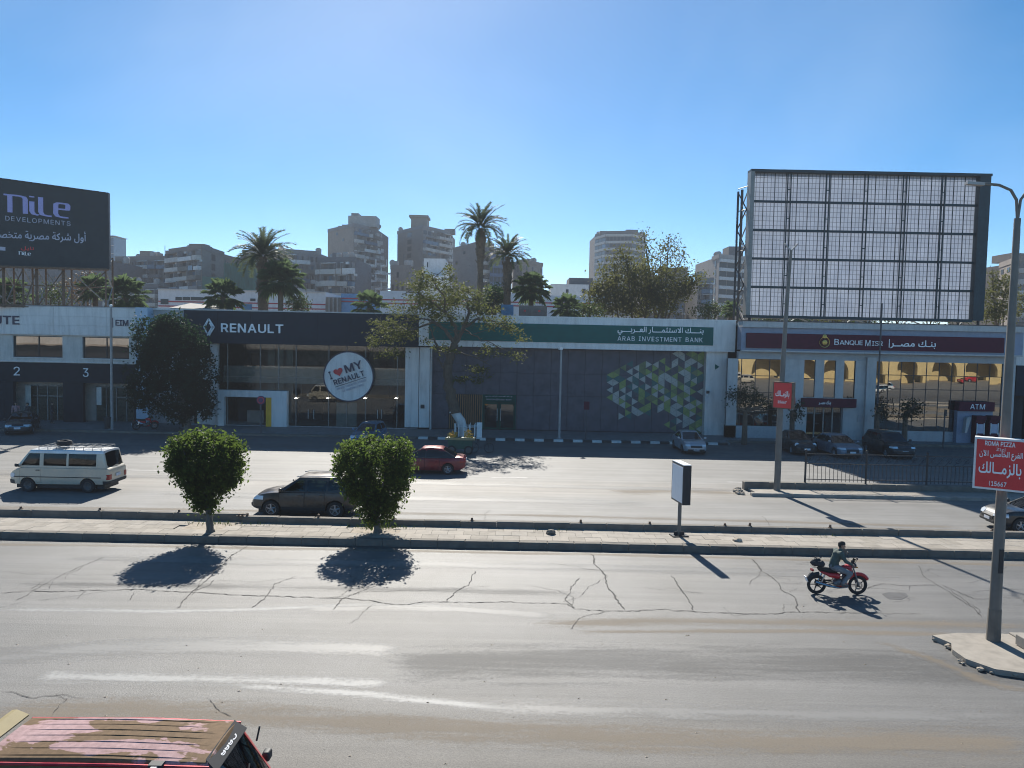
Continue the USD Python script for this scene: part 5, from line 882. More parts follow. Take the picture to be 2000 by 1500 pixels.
# stepped tower with blank tan flank
t, z = tower('stepped_tower', 'tall apartment tower with blank tan flank and stepped balconies', [(640, 236), (690, 222), (737, 232)], 439, 18, [('few', 4, 'tower_tan'), ('balcony', 6)], 'tower_grey', 6, step=.0)
Y = 224; P0, P1 = at(690, 600, 222)[:2], at(737, 600, 232)[:2]; f = Face(P0, P1)
for j in range(18):
    za = z * j / 18
    if za < 9: continue
    e = (17 - j) * .42 + .4; part(t, 'step_wing', f.box(f.L - .1, f.L + e, -9, .0, za, za + z / 18 - .05), 'tower_grey'); part(t, 'step_balcony', f.box(f.L - 1.5, f.L + e + .4, -6, .9, za, za + 1.1), 'balcony_pale' if j % 3 else 'balcony_white')
hut(t, 680, 735, 421, 440, 228, 'tower_pale'); hut(t, 686, 700, 416, 422, 229, 'tower_grey')
for q in range(6):
    for zz in (520, 535, 550, 565, 580): part(t, 'white_frame', box(fx(702 + q * 10.5, 221, zz), fx(702 + q * 10.5 + (1.4 if (q + zz) % 2 else 9), 221, zz), 220.4, 221.4, fz(zz, 221, 700), fz(zz - (14 if (q + zz) % 2 else 3), 221, 700)), 'balcony_white')
tower('apartment_block', 'low dark block between the two tallest towers', [(762, 190), (800, 188)], 523, 8, [('window', 4)], 'tower_brown', 7)
t, z = tower('flat_flank_tower', 'tall tower with plain brown flank and rooftop tank room', [(775, 246), (824, 232), (876, 244)], 443, 19, [('stair', 4, 'tower_brown'), ('balcony', 6)], 'tower_grey', 8)
hut(t, 803, 834, 421, 446, 238, 'tower_tan'); hut(t, 799, 836, 419.5, 422, 237.6, 'tower_tan', 'canopy', 7); f = Face(at(824, 600, 232)[:2], at(876, 600, 244)[:2])
for j in range(19):
    za = z * j / 19; e = (18 - j) * .16 + .3
    if za > 9: part(t, 'step_wing', f.box(f.L - .1, f.L + e, -9, 0, za, za + z / 19 - .05), 'tower_grey'); part(t, 'step_balcony', f.box(f.L - 1, f.L + e + .3, -4, .9, za, za + 1.1), 'balcony_pale')
t = thing('white_block', 'plain white block standing before the flat flanked tower', 'building'); Y = 138
part(t, 'upper_block', box(fx(828, Y, 520), fx(869, Y, 520), Y, Y + 7, 0, fz(505, Y, 850)), 'tower_white'); part(t, 'lower_block', box(fx(829, Y, 550), fx(879, Y, 550), Y - 3, Y - .01, 0, fz(541, Y, 850)), 'tower_white'); part(t, 'window', box(fx(831, Y), fx(833, Y), Y - .06, Y, fz(522, Y, 831), fz(512, Y, 831)), 'window_dark'); part(t, 'window', box(fx(863, Y), fx(866, Y), Y - 3.06, Y - 3, fz(552, Y, 863), fz(544, Y, 863)), 'window_dark')
t, z = tower('apartment_block', 'brown block with tanks on its roof left of the tall palm', [(884, 210), (930, 196), (962, 200)], 476, 14, [('few', 3, 'tower_brown'), ('balcony', 4)], 'tower_brown', 9)
tower('apartment_block', 'blue glazed block between the two tall palms', [(955, 196), (984, 198)], 495, 13, [('band', 4)], 'tower_blue', 10, balc='tower_blue')
tower('apartment_block', 'pale grey block right of the shorter palm', [(1001, 214), (1018, 206), (1058, 215)], 510, 11, [('stair', 2), ('window', 7)], 'tower_tan', 11)
t = thing('low_white_block', 'low white block with dark upper storey above the red striped hall', 'building'); Y = 135
part(t, 'wall', box(fx(1076, Y, 560), fx(1150, Y, 560), Y, Y + 9, 0, fz(555, Y, 1110)), 'tower_white'); part(t, 'upper_storey', box(fx(1113, Y, 560), fx(1160, Y, 560), Y + 2, Y + 9, 8, fz(541, Y, 1130)), 'tower_dark'); part(t, 'window', box(fx(1132, Y), fx(1139, Y), Y - .06, Y, fz(573, Y, 1135), fz(564, Y, 1135)), 'window_dark'); part(t, 'window', box(fx(1101, Y), fx(1106, Y), Y - .06, Y, fz(572, Y, 1103), fz(565, Y, 1103)), 'window_dark')
t, z = tower('banded_tower', 'rounded tower with dark window bands behind the olive tree', [(1159, 292), (1180, 283), (1230, 281), (1257, 290)], 455, 19, [('band', 3), ('band', 7), ('band', 3)], 'tower_dark', 12, balc='balcony_pale'); hut(t, 1172, 1246, 451, 457, 287, 'tower_grey')
tower('apartment_block', 'brown block half hidden behind the olive tree', [(1262, 176), (1338, 172)], 545, 9, [('balcony', 6)], 'tower_brown', 13)
t, z = tower('striped_block', 'pale block with broad grey stripes left of the empty billboard', [(1388, 196), (1402, 190), (1475, 196)], 500, 13, [('stair', 1, 'tower_pale'), ('band', 5)], 'tower_pale', 14, balc='tower_white'); hut(t, 1424, 1452, 481, 501, 196, 'tower_dark')
tower('apartment_block', 'low grey block left of the striped block', [(1364, 168), (1392, 166)], 548, 9, [('balcony', 3)], 'tower_grey', 15)
tower('apartment_block', 'far brown block seen under the empty billboard', [(1470, 150), (1700, 150)], 598, 7, [('balcony', 14)], 'tower_brown', 16)
t, z = tower('tan_block', 'sunlit tan block at the right edge behind the tall lamp', [(1948, 152), (1985, 140), (2080, 150)], 505, 12, [('window', 3), ('balcony', 8)], 'tower_tan', 17); hut(t, 1975, 2040, 494, 506, 150, 'tower_tan')
tower('apartment_block', 'low pale block left of the white sports hall', [(205, 170), (310, 168)], 560, 9, [('balcony', 10)], 'tower_dark', 18)

# long white sports hall with red stripes
hl = thing('striped_hall', 'long white hall with red stripes behind the showrooms', 'building'); Y = 108
for a, b_, y, m in ((309, 636, 568, 'hall_white'), (666, 742, 574, 'hall_blue'), (742, 1070, 571, 'hall_white'), (1070, 1180, 578, 'hall_white')): part(hl, 'wall', box(fx(a, Y, 590), fx(b_, Y, 590), Y, Y + 12, 0, fz(y, Y, (a + b_) / 2)), m)
part(hl, 'pier', box(fx(637, Y - .6, 590), fx(665, Y - .6, 590), Y - .6, Y + 6, 0, fz(581, Y, 650)), 'tower_tan')
for q in (642, 650, 658): part(hl, 'pipe', MB().tube([(fx(q, Y - .8), Y - .8, 4), (fx(q, Y - .8), Y - .8, fz(582, Y, q))], .12, 6), 'tower_pale')
for a, b_, y in ((309, 636, 595), (666, 742, 588), (742, 1180, 583), (666, 742, 582), (742, 1180, 590), (309, 636, 604)): part(hl, 'stripe', box(fx(a, Y - .05, 590) + .02, fx(b_, Y - .05, 590) - .02, Y - .06, Y - .002, fz(y + 2.4, Y, 700 if a < 1000 else 1100) , fz(y, Y, 700 if a < 1000 else 1100)), 'hall_red')
for a, b_, y0, y1 in ((315, 330, 584, 594), (344, 356, 580, 586), (358, 372, 580, 586), (374, 398, 580, 586), (489, 499, 583, 588), (1085, 1110, 594, 604), (800, 820, 597, 604)): part(hl, 'window', box(fx(a, Y), fx(b_, Y), Y - .08, Y - .003, fz(y1, Y, a), fz(y0, Y, a)), 'window_dark')
part(hl, 'blue_door', box(fx(473, Y), fx(492, Y), Y - .1, Y - .003, fz(605, Y, 480), fz(594, Y, 480)), 'tank_blue'); part(hl, 'eaves', box(fx(309, Y, 570), fx(636, Y, 570), Y - .3, Y + 12, fz(568, Y, 470), fz(566.8, Y, 470)), 'tower_white')
t = thing('sagging_canopy', 'sagging pale canopy on the roof left of the dark fascia', 'canopy'); Y = 70
part(t, 'sheet', MB().quad(*[at(q[0], q[1], Y + d) for q, d in (((330, 601), 0), ((455, 606), 0), ((455, 601), 5), ((372, 592), 5))]).quad(*[at(q[0], q[1] + 1, Y + d) for q, d in (((330, 601), 0), ((372, 592), 5), ((455, 601), 5), ((455, 606), 0))]), 'tower_pale'); part(t, 'post', MB().tube([at(400, 606, Y), at(400, 612, Y)], .08, 6), 'rusty_steel')
# things on and behind the roofs
t = thing('blue_roof_tank', 'blue box tank on the roof behind the green sign', 'tank'); Y = 70
part(t, 'body', box(fx(976, Y), fx(1000, Y), Y, Y + 1.1, 9.2, fz(595, Y, 988)), 'tank_blue')
for q in range(4): x = fx(978 + q * 6.5, Y); part(t, 'rib', box(x, x + .1, Y - .05, Y - .002, 9.25, fz(596, Y, 988)), 'tank_blue')
t = thing('roof_cabin', 'brown roof cabin with two dark doors behind the green sign', 'cabin'); Y = 72
part(t, 'walls', box(fx(1011, Y), fx(1065, Y), Y, Y + 3, 9.2, fz(597, Y, 1037)), 'tower_tan')
for a, b_ in ((1012, 1034), (1040, 1062)): d = part(t, 'door', box(fx(a, Y), fx(b_, Y), Y - .08, Y - .002, 9.22, fz(604, Y, 1037)), 'tower_brown'); part(d, 'plate', box(fx(a + 8, Y), fx(a + 12, Y), Y - .1, Y - .085, fz(609, Y, 1037), fz(605.5, Y, 1037)), 'sign_red')
# what the mirrored windows show: the arcade across the rear road, behind the camera
P('arcade_sand', (.50, .39, .19), .8, var=.08, scale=.4, dirt=.15); P('arcade_shade', (.17, .13, .08), .9)
t = thing('sand_arcade', 'sand coloured arcade reflected in the mirrored bank windows', 'building')
for k in range(16):
    x = 20 + k * 8.0; a = np.linspace(0, np.pi, 13); arch = Polygon([(x, 0), (x + 8, 0), (x + 8, 9), (x, 9)]).difference(Polygon([(x + 1.1, -.1)] + [(x + 4 - 2.9 * math.cos(q), 2.9 + 2.6 * math.sin(q)) for q in a] + [(x + 6.9, -.1)]))
    part(t, 'arch', MB().prism(arch, -50.5, -49.5, 'y'), 'arcade_sand')
part(t, 'back_wall', box(20, 148, -54, -53.7, 0, 9), 'arcade_sand'); part(t, 'roof', box(20, 148, -54, -49.4, 9, 9.4), 'arcade_sand')
t = thing('facing_shops', 'shaded shop row reflected in the banks windows', 'building'); part(t, 'wall', box(-120, 18, -60, -54, 0, 9), 'tower_pale'); part(t, 'awning', box(-118, 16, -54, -52, 4.2, 4.5), 'tower_tan'); part(t, 'shop_windows', box(-118, 16, -54.01, -53.9, .5, 4), 'window_dark')
# ================================================================ vehicles
def car_paint(name, col, rough=.28, metal=.3, dust=.25, coat=.5):
    def make(path):
        c = np.array(col, float)
        N = {'g': ('geometry', {}), 'n': ('noise_texture', {'scale': 1.6, 'detail': 7.0, 'roughness': .65}), 'r': ('rgb_ramp', {'ramp': [(.4, (0, 0, 0)), (.8, (dust, dust, dust))]}), 'm': ('mix', {'color1': tuple(c), 'color2': (.20, .175, .145)}),
             'rr': ('map_range', {'from_min': .4, 'from_max': .8, 'to_min': rough, 'to_max': min(rough + .35, .9), 'clamp': True}), 'p': ('principled_bsdf', {'metallic': metal, 'coat_weight': coat, 'coat_roughness': .12})}
        return usdkit.material(stage, path, N, [('g.position', 'n.vector'), ('n.fac', 'r.fac'), ('r.color', 'm.fac'), ('m.color', 'p.base_color'), ('n.fac', 'rr.value'), ('rr.result', 'p.roughness')], surface='p.BSDF')
    DEFS[name] = make
for n_, c_ in dict(car_cream=(.56, .50, .39), car_brown=(.060, .045, .034), car_red=(.19, .004, .010), car_blue=(.012, .12, .22), car_silver=(.30, .33, .36), car_black=(.008, .009, .011), car_steel=(.17, .21, .26), car_navy=(.006, .009, .014), van_red=(.42, .010, .016), car_white=(.7, .7, .69)).items(): car_paint(n_, c_)
pane('car_glass', (.34, .39, .38), 1.55); pane('van_glass', (.75, .8, .8), 1.5); P('seat_blue', (.14, .26, .32), .8); pane('car_glass_mid', (.22, .25, .25), 1.5); pane('car_glass_dark', (.12, .135, .14), 1.7)
P('tyre', (.018, .018, .019), .85, var=.2); P('rim_alloy', (.34, .34, .35), .35, .7); P('rim_steel', (.10, .10, .10), .6, .4, dirt=.4); P('trim_black', (.018, .018, .02), .6); P('seat_cloth', (.05, .05, .055), .8); P('seat_pale', (.3, .29, .27), .8)
P('head_lens', (.62, .66, .70), .12, .2, var=.05); P('tail_lens', (.30, .008, .010), .2, var=.05); P('plate_white', (.62, .64, .68), .5); P('chrome', (.6, .6, .6), .15, 1.0, var=.02); P('lens_amber', (.55, .2, .02), .3)

def loft(rings):
    """closed rings of equal length -> closed solid"""
    R_ = np.array(rings, float); n, m = R_.shape[:2]; v = R_.reshape(-1, 3); f = []
    for i in range(n - 1):
        for j in range(m):
            k = (j + 1) % m; a, b_, c_, d_ = i * m + j, i * m + k, (i + 1) * m + k, (i + 1) * m + j; f += [(a, c_, b_), (a, d_, c_)]
    ca = len(v); v = np.vstack([v, R_[0].mean(0), R_[-1].mean(0)])
    for j in range(m): k = (j + 1) % m; f += [(ca, j, k), (ca + 1, (n - 1) * m + k, (n - 1) * m + j)]
    f = np.array(f); t = trimesh.Trimesh(v, f, process=False)
    if t.volume < 0: f = f[:, ::-1]
    return Manifold(MMesh(np.ascontiguousarray(v, np.float32), np.ascontiguousarray(f, np.uint32)))
def solid(mb): v, f = mb.mesh(); t = trimesh.Trimesh(v, f, process=True); f = t.faces if t.volume > 0 else t.faces[:, ::-1]; return Manifold(MMesh(np.ascontiguousarray(t.vertices, np.float32), np.ascontiguousarray(f, np.uint32)))
def mbox(x0, x1, y0, y1, z0, z1): return Manifold.cube((x1 - x0, y1 - y0, z1 - z0)).translate((x0, y0, z0))
def prismY(poly, y0, y1): return solid(MB().prism(poly, y0, y1, 'y'))
def interp(pts, x): p = np.array(pts, float); return np.interp(x, p[:, 0], p[:, 1])
def wheel(t, x, y, r, w, rim, spokes, side):
    wp_ = _path(t, 'wheel'); X = UsdGeom.Xform.Define(stage, wp_); X.AddTranslateOp().Set(Gf.Vec3d(float(x), float(y), float(r)))
    ri = r * .64
    part(wp_, 'tyre', MB().lathe([(ri, -w / 2), (r * .93, -w / 2), (r, -w * .36), (r, w * .36), (r * .93, w / 2), (ri, w / 2), (ri, -w / 2)], 22, (0, 0, 0), 'y'), 'tyre', 40)
    m = MB(); o = side * w * .42; q = side * w * .3
    m.lathe([(ri, o * 1.0), (ri * .9, o * .95), (ri * .88, q * .3), (ri * .86, 0)][::1], 22, (0, 0, 0), 'y')
    if spokes:
        for k in range(spokes):
            a = k * 2 * math.pi / spokes + .3; ca_, sa_ = math.cos(a), math.sin(a)
            m.tube([(ca_ * .04, o * .8, sa_ * .04), (ca_ * ri * .9, o * .9, sa_ * ri * .9)], [.05, .032], 5)
        m.lathe([(0, -.03), (.07, -.03), (.07, .03), (0, .03)], 10, (0, o * .78, 0), 'y'); m.lathe([(0, 0), (ri * .86, 0)], 16, (0, -o * .2, 0), 'y')
        part(wp_, 'brake_disc', MB().lathe([(.05, -.01), (ri * .7, -.01), (ri * .7, .01), (.05, .01)], 16, (0, o * .1, 0), 'y'), 'rim_steel')
    else:
        m.lathe([(0, -.05), (ri * .35, -.04), (ri * .5, 0), (ri * .86, .03)], 18, (0, o * .7, 0), 'y')
    part(wp_, 'rim', m, rim, 40)

def build_car(name, label, cat, loc, rz, paint, S, group=None):
    """S: L, W, belt profile 'top' [(x, z)], underside 'bot', plan 'plan' [(x, fraction)], cabin (xD, xC, xB, xA, z roof, belt z), windows [polygons in x, z], doors [(x0, x1)], wheels (xr, xf, r)"""
    t = thing(name, label, cat, group, None, loc, rz); L_, W_ = S['L'], S['W']; hw = W_ / 2
    xs = np.unique(np.r_[np.linspace(-L_ / 2, L_ / 2, 34), -L_ / 2 + .03, -L_ / 2 + .09, L_ / 2 - .03, L_ / 2 - .09])
    ring = []
    for x in xs:
        zt, zb2, w = interp(S['top'], x), interp(S['bot'], x), hw * interp(S['plan'], x); h = zt - zb2; cr_ = S.get('crown', .035)
        half = [(0, zb2), (w * .82, zb2), (w * .95, zb2 + .05 * h), (w * .99, zb2 + .25 * h), (w, zb2 + .5 * h), (w * .985, zb2 + .74 * h), (w * S.get('shoulder', .95), zt - .05 * h), (w * S.get('shoulder', .95) - .05, zt), (w * .5, zt + cr_ * .8), (0, zt + cr_)]
        ring.append([(x, y, z) for y, z in half] + [(x, -y, z) for y, z in half[-2:0:-1]])
    body = loft(ring); full = body
    xr_, xf_, r = S['wheels']; wd = S.get('tyre', .2)
    arch = Manifold.cylinder(.5, r * 1.17, r * 1.17, 28).rotate((90, 0, 0))
    for x in (xr_, xf_):
        for sd_ in (-1, 1): body -= arch.translate((x, (hw + .16) if sd_ > 0 else (-hw + .34), r))
    def skin(m, e=1.006): c = full.scale((e, e + .004, 1.0)); return (c ^ m) - full.scale((.985, .985, .97)) if False else c ^ m
    z0 = S['belt']
    doors = []
    for (a, b_) in S.get('doors', []):
        for sd_ in (-1, 1):
            y0, y1 = (hw * .55, hw + .2) if sd_ > 0 else (-hw - .2, -hw * .55); zb3 = interp(S['bot'], (a + b_) / 2) + .1
            doors.append((body ^ mbox(a + .006, b_ - .006, y0, y1, zb3 + .006, 3), sd_, (a, b_))); body -= mbox(a - .004, b_ + .004, y0, y1, zb3 - .004, 3)
    if S.get('trim'):      # dark lower cladding
        tr = full.scale((1.004, 1.012, 1)) ^ mbox(-L_, L_, -2, 2, 0, S['trim'])
        for x in (xr_, xf_):
            for sd_ in (-1, 1): tr -= arch.translate((x, (hw + .16) if sd_ > 0 else (-hw + .34), r))
        part(t, 'sill_cladding', tr, 'trim_black', 35)
    part(t, 'body', body, paint, 35)
    for d, sd_, (a, b_) in doors:
        dp = part(t, 'door', d, paint, 35); xh = b_ - .14 if S.get('nose', 1) < 0 else a + .14
        part(dp, 'handle', MB().rbox((xh, sd_ * hw * 1.0, z0 - .13), (.17, .045, .035)), S.get('handle', paint))
    # cabin
    xD, xC, xB, xA, zR = S['cabin']
    def green(e, zlow=None):
        rr = []; X = np.unique(np.r_[np.linspace(xD + e * 1.6, xC, 6), np.linspace(xC, xB, 8), np.linspace(xB, xA - e * 1.6, 8)])
        for x in X:
            zt = interp([(xD, z0), (xC, zR - .03), ((xC + xB) / 2, zR), (xB, zR - .03), (xA, z0)], x) - e
            zt = max(zt, z0 + .004); k = (zt - z0) / (zR - z0); wb = hw * S.get('shoulder', .95) * interp(S['plan'], x) - .015 - e; wt = wb - S.get('tumble', .16) * k; c_ = min(.06, (zt - z0) * .4)
            half = [(0, z0 - .12), (wb, z0 - .12), (wb, z0), ((wb + wt) / 2 + .01, (z0 + zt) / 2), (wt + .005, zt - c_), (wt - c_ * .9, zt), (wt * .5, zt + .018 * k), (0, zt + .025 * k)]
            bow = lambda y: (-(.16 if x > xB else 0) * (x - xB) / (xA - xB) * (y / hw) ** 2 + (.10 if x < xC else 0) * (xC - x) / max(xC - xD, .01) * (y / hw) ** 2)
            rr.append([(x + bow(y), y, z) for y, z in half] + [(x + bow(-y), -y, z) for y, z in half[-2:0:-1]])
        return loft(rr)
    g0, g1 = green(0), green(.035); shell = g0 - g1; gl = green(.009) - green(.016)
    cuts = [('side_window', prismY(p, -3, 3)) for p in S['windows']]
    wsh = S.get('screen', .07)
    def slope(xa, za, xb, zb3, wa, wb): return Manifold.hull_points([(x, s_ * w, z + dz) for x, z, w in ((xa, za, wa), (xb, zb3, wb)) for s_ in (-1, 1) for dz in (-.2, .25)])
    kf = lambda q: (xA + (xB - xA) * q, z0 + (zR - z0) * q); kr = lambda q: (xD + (xC - xD) * q, z0 + (zR - z0) * q)
    wB = hw * .95 - wsh - .05; wT = wB - S.get('tumble', .16) + .04
    a, b_ = kf(.05), kf(.92); cuts.append(('windscreen', slope(*a, *b_, wB, wT) ^ mbox(xB - .02, xA + 1, -2, 2, z0 + .02, zR + .2)))
    if S.get('rearwin', 1): a, b_ = kr(.10 + S.get('rlow', 0)), kr(.90); cuts.append(('rear_window', slope(*a, *b_, wB, wT) ^ mbox(xD - 1, xC + .02, -2, 2, z0 + .02, zR + .2)))
    fr = shell
    for _, c_ in cuts: fr -= c_
    fr = fr ^ mbox(-9, 9, -9, 9, z0 - .01, 9)
    pil = fr ^ mbox(-9, 9, -9, 9, 0, zR - .16); roof = fr ^ mbox(-9, 9, -9, 9, zR - .16, 9)
    part(t, 'roof', roof, S.get('roofmat', paint), 35); part(t, 'pillars', pil, S.get('pillar', paint), 35)
    for nm, c_ in cuts:
        p_ = gl ^ c_
        if p_.is_empty(): continue
        if nm == 'side_window':
            for s_ in (-1, 1):
                q = p_ ^ mbox(-9, 9, *((0, 3) if s_ > 0 else (-3, 0)), 0, 9); part(t, nm, q, S.get('glass', 'car_glass'), 35)
        else: part(t, nm, p_, S.get('glass', 'car_glass') if nm == 'rear_window' else S.get('screenglass', 'car_glass'), 35)
    part(t, 'parcel_deck', mbox(xD + .25, xA - .3, -hw * .8, hw * .8, z0 - .10, z0 - .06), 'trim_black')
    for x in S['seats']:
        for y in (-.36, .36): st = part(t, 'seat', MB().add(Manifold.batch_hull([Manifold.sphere(.07, 8).translate((x + dx, y + dy, z)) for dx, z in ((.1, z0 - .1), (-.06, z0 + .22)) for dy in (-.18, .18)])), S.get('seatmat', 'seat_cloth'), 40); part(st, 'headrest', MB().add(Manifold.batch_hull([Manifold.sphere(.05, 8).translate((x - .1, y + dy, z)) for z in (z0 + .33, z0 + .42) for dy in (-.08, .08)])), S.get('seatmat', 'seat_cloth'), 40)
    part(t, 'steering_wheel', MB().tube([(xA - .75 + .06 * math.sin(q), .36 + .17 * math.cos(q), z0 + .08 + .16 * math.sin(q)) for q in np.linspace(0, 6.28, 14)], .014, 5), 'trim_black')
    # lights, bumpers, plates, mirrors
    F_, B_ = L_ / 2, -L_ / 2
    for s_ in (-1, 1):
        for key, nm, mt in (('head', 'headlight', 'head_lens'), ('tail', 'tail_light', 'tail_lens')):
            if key in S:
                dx, y0, y1, za, zb3 = S[key]; xx = (F_ - dx, F_ + .1) if key == 'head' else (B_ - .1, B_ + dx); yy = (y0, y1) if s_ > 0 else (-y1, -y0)
                part(t, nm, skin(mbox(*xx, *yy, za, zb3)), mt, 35)
        if S.get('round_lamp'):
            dx, y, z, rr = S['round_lamp']; part(t, 'headlight', MB().sphere((F_ - dx, s_ * y, z), rr, 2, (.6, 1, 1)), 'head_lens', 40)
        mx = xA - .28; part(t, 'mirror', MB().add(Manifold.batch_hull([Manifold.sphere(.035, 8).translate((mx + dx, s_ * (hw + .09 + dy), z0 + .08 + dz)) for dx in (0, .05) for dy in (-.05, .06) for dz in (-.03, .05)]).translate((0, 0, .02))).tube([(mx, s_ * (hw - .08), z0 + .02), (mx, s_ * (hw + .06), z0 + .06)], .025, 5), S.get('mirror', paint), 40)
    zfb, zrb = S.get('fbump', (.25, .5)), S.get('rbump', (.3, .55))
    if S.get('bumper'):
        part(t, 'bumper', full.scale((1.012, 1.015, 1)) ^ mbox(F_ - .28, F_ + .2, -2, 2, *zfb), S['bumper'], 35); part(t, 'bumper', full.scale((1.012, 1.015, 1)) ^ mbox(B_ - .2, B_ + .28, -2, 2, *zrb), S['bumper'], 35)
    if 'grille' in S: y, za, zb3 = S['grille']; part(t, 'grille', full.scale((1.008, 1, 1)) ^ mbox(F_ - .3, F_ + .2, -y, y, za, zb3), S.get('grillemat', 'trim_black'), 35)
    if 'intake' in S: y, za, zb3 = S['intake']; part(t, 'intake', full.scale((1.015, 1, 1)) ^ mbox(F_ - .3, F_ + .2, -y, y, za, zb3), 'trim_black', 35)
    zp = S.get('plate', (.42, .70)); part(t, 'number_plate', mbox(F_ + .012, F_ + .03, -.2, .2, zp[0] - .07, zp[0] + .07), 'plate_white'); part(t, 'number_plate', mbox(B_ - .03, B_ - .012, -.2, .2, zp[1] - .07, zp[1] + .07), 'plate_white')
    for x in (xr_, xf_):
        for s_ in (-1, 1): wheel(t, x, s_ * (hw - wd / 2 - .015), r, wd, S.get('rim', 'rim_alloy'), S.get('spokes', 5), s_)
    part(t, 'underbody', mbox(B_ + .3, F_ - .3, -hw * .75, hw * .75, .16, .36) - mbox(xf_ - r * 1.1, xf_ + r * 1.1, -9, -hw * .5, 0, 9) - mbox(xf_ - r * 1.1, xf_ + r * 1.1, hw * .5, 9, 0, 9) - mbox(xr_ - r * 1.1, xr_ + r * 1.1, -9, -hw * .5, 0, 9) - mbox(xr_ - r * 1.1, xr_ + r * 1.1, hw * .5, 9, 0, 9), 'trim_black')
    return t

PLAN = lambda L_: [(-L_ / 2, .74), (-L_ / 2 + .07, .87), (-L_ / 2 + .35, .96), (-L_ / 2 + 1.0, 1), (L_ / 2 - 1.1, 1), (L_ / 2 - .5, .95), (L_ / 2 - .12, .82), (L_ / 2, .62)]
def sedan(L_=4.5, W_=1.76, H=1.46, zb=.92, hood=.82, r=.31, **k):
    h = L_ / 2
    S = dict(L=L_, W=W_, belt=zb, top=[(-h, .74), (-h + .06, zb + .0), (-h + .4, zb + .05), (-h + 1.1, zb), (h - 1.15, zb - .01), (h - .6, hood + .06), (h - .18, hood - .06), (h, .56)], bot=[(-h, .40), (-h + .25, .26), (-h + .7, .2), (h - .7, .2), (h - .2, .24), (h, .32)], plan=PLAN(L_), crown=.03,
             cabin=(-h + .38, -h + 1.32, h - 2.12, h - 1.08, H), tumble=.19, wheels=(-h + .95, h - .88, r), doors=[(-h + 1.42, -h + 2.22), (-h + 2.24, h - 1.28)],
             windows=[[(-h + .95, zb + .06), (-h + 2.12, zb + .04), (-h + 2.12, H - .09), (-h + 1.48, H - .11)], [(-h + 2.19, zb + .04), (h - 1.36, zb + .04), (h - 2.12, H - .10), (-h + 2.19, H - .09)]],
             seats=[-h + 1.75, h - 2.25], head=(.42, .36, .86, .60, .76), tail=(.3, .42, .95, .68, .88), grille=(.38, .50, .62), intake=(.55, .27, .40), plate=(.45, .70)); S.update(k); return S

# 1 minibus with a spare wheel on its roof rack, driving left
L_ = 4.7; h = L_ / 2
S = dict(L=L_, W=1.70, belt=1.16, crown=.01, shoulder=.985, tumble=.10, top=[(-h, 1.05), (-h + .05, 1.16), (h - .62, 1.16), (h - .35, 1.06), (h - .1, .92), (h, .80)], bot=[(-h, .42), (-h + .3, .36), (h - .5, .32), (h, .34)], plan=[(-h, .90), (-h + .1, .97), (-h + .4, 1), (h - .7, 1), (h - .25, .93), (h, .72)],
         cabin=(-h + .06, -h + .30, h - 1.0, h - .25, 1.98), wheels=(-h + 1.0, h - .92, .32), tyre=.19, doors=[(h - 1.55, h - .55)], nose=1,
         windows=[[(h - 1.48, 1.24), (h - .62, 1.24), (h - .98, 1.80), (h - 1.48, 1.80)], [(h - 2.72, 1.24), (h - 1.66, 1.24), (h - 1.66, 1.80), (h - 2.72, 1.80)], [(h - 4.1, 1.24), (h - 2.82, 1.24), (h - 2.82, 1.80), (h - 4.1, 1.80)]],
         seats=[-h + .8, -h + 1.6, -h + 2.4, h - 1.35], seatmat='seat_pale', tail=(.14, .58, .82, .62, .86), head=(.3, .45, .85, .66, .86), bumper='trim_black', fbump=(.32, .55), rbump=(.38, .56), grille=(.42, .68, .84), rim='rim_steel', spokes=0, roofmat='car_white', mirror='trim_black', plate=(.46, .78), glass='car_glass_mid', handle='trim_black')
mb_loc = (-21.0, 35.95)
t = build_car('minibus', 'cream white minibus with a spare wheel on its roof rack', 'minibus', (*mb_loc, 0), 180, 'car_cream', S)
part(t, 'side_stripe', MB().box(-h + .35, h - .3, -.864, -.852, .70, .735), 'trim_black'); part(t, 'side_stripe', MB().box(-h + .35, h - .3, .852, .864, .70, .735), 'trim_black')
rk = part(t, 'roof_rack', MB().tube([(-1.9, -.62, 2.1), (1.0, -.62, 2.1)], .016, 6), 'steel_grey')
for y in (-.2, .2, .62): part(rk, 'rack_rail', MB().tube([(-1.9, y, 2.1), (1.0, y, 2.1)], .016, 6), 'steel_grey')
for x in np.linspace(-1.9, 1.0, 8):
    part(rk, 'rack_bar', MB().tube([(x, -.62, 2.1), (x, .62, 2.1)], .014, 6), 'steel_grey')
    for y in (-.62, .62): part(rk, 'rack_foot', MB().tube([(x, y, 2.1), (x, y, 1.95)], .016, 6), 'steel_grey')
sw = thing('spare_wheel', 'worn spare tyre lying on the minibus roof rack', 'tyre', loc=(mb_loc[0] - .15, mb_loc[1] - .05, 2.12))
part(sw, 'tyre', MB().lathe([(.2, 0), (.30, 0), (.33, .05), (.33, .15), (.30, .2), (.2, .2), (.2, 0)], 22), 'tyre', 40); part(sw, 'rim', MB().lathe([(.2, .06), (.12, .10), (0, .10)], 18), 'rim_steel', 40)

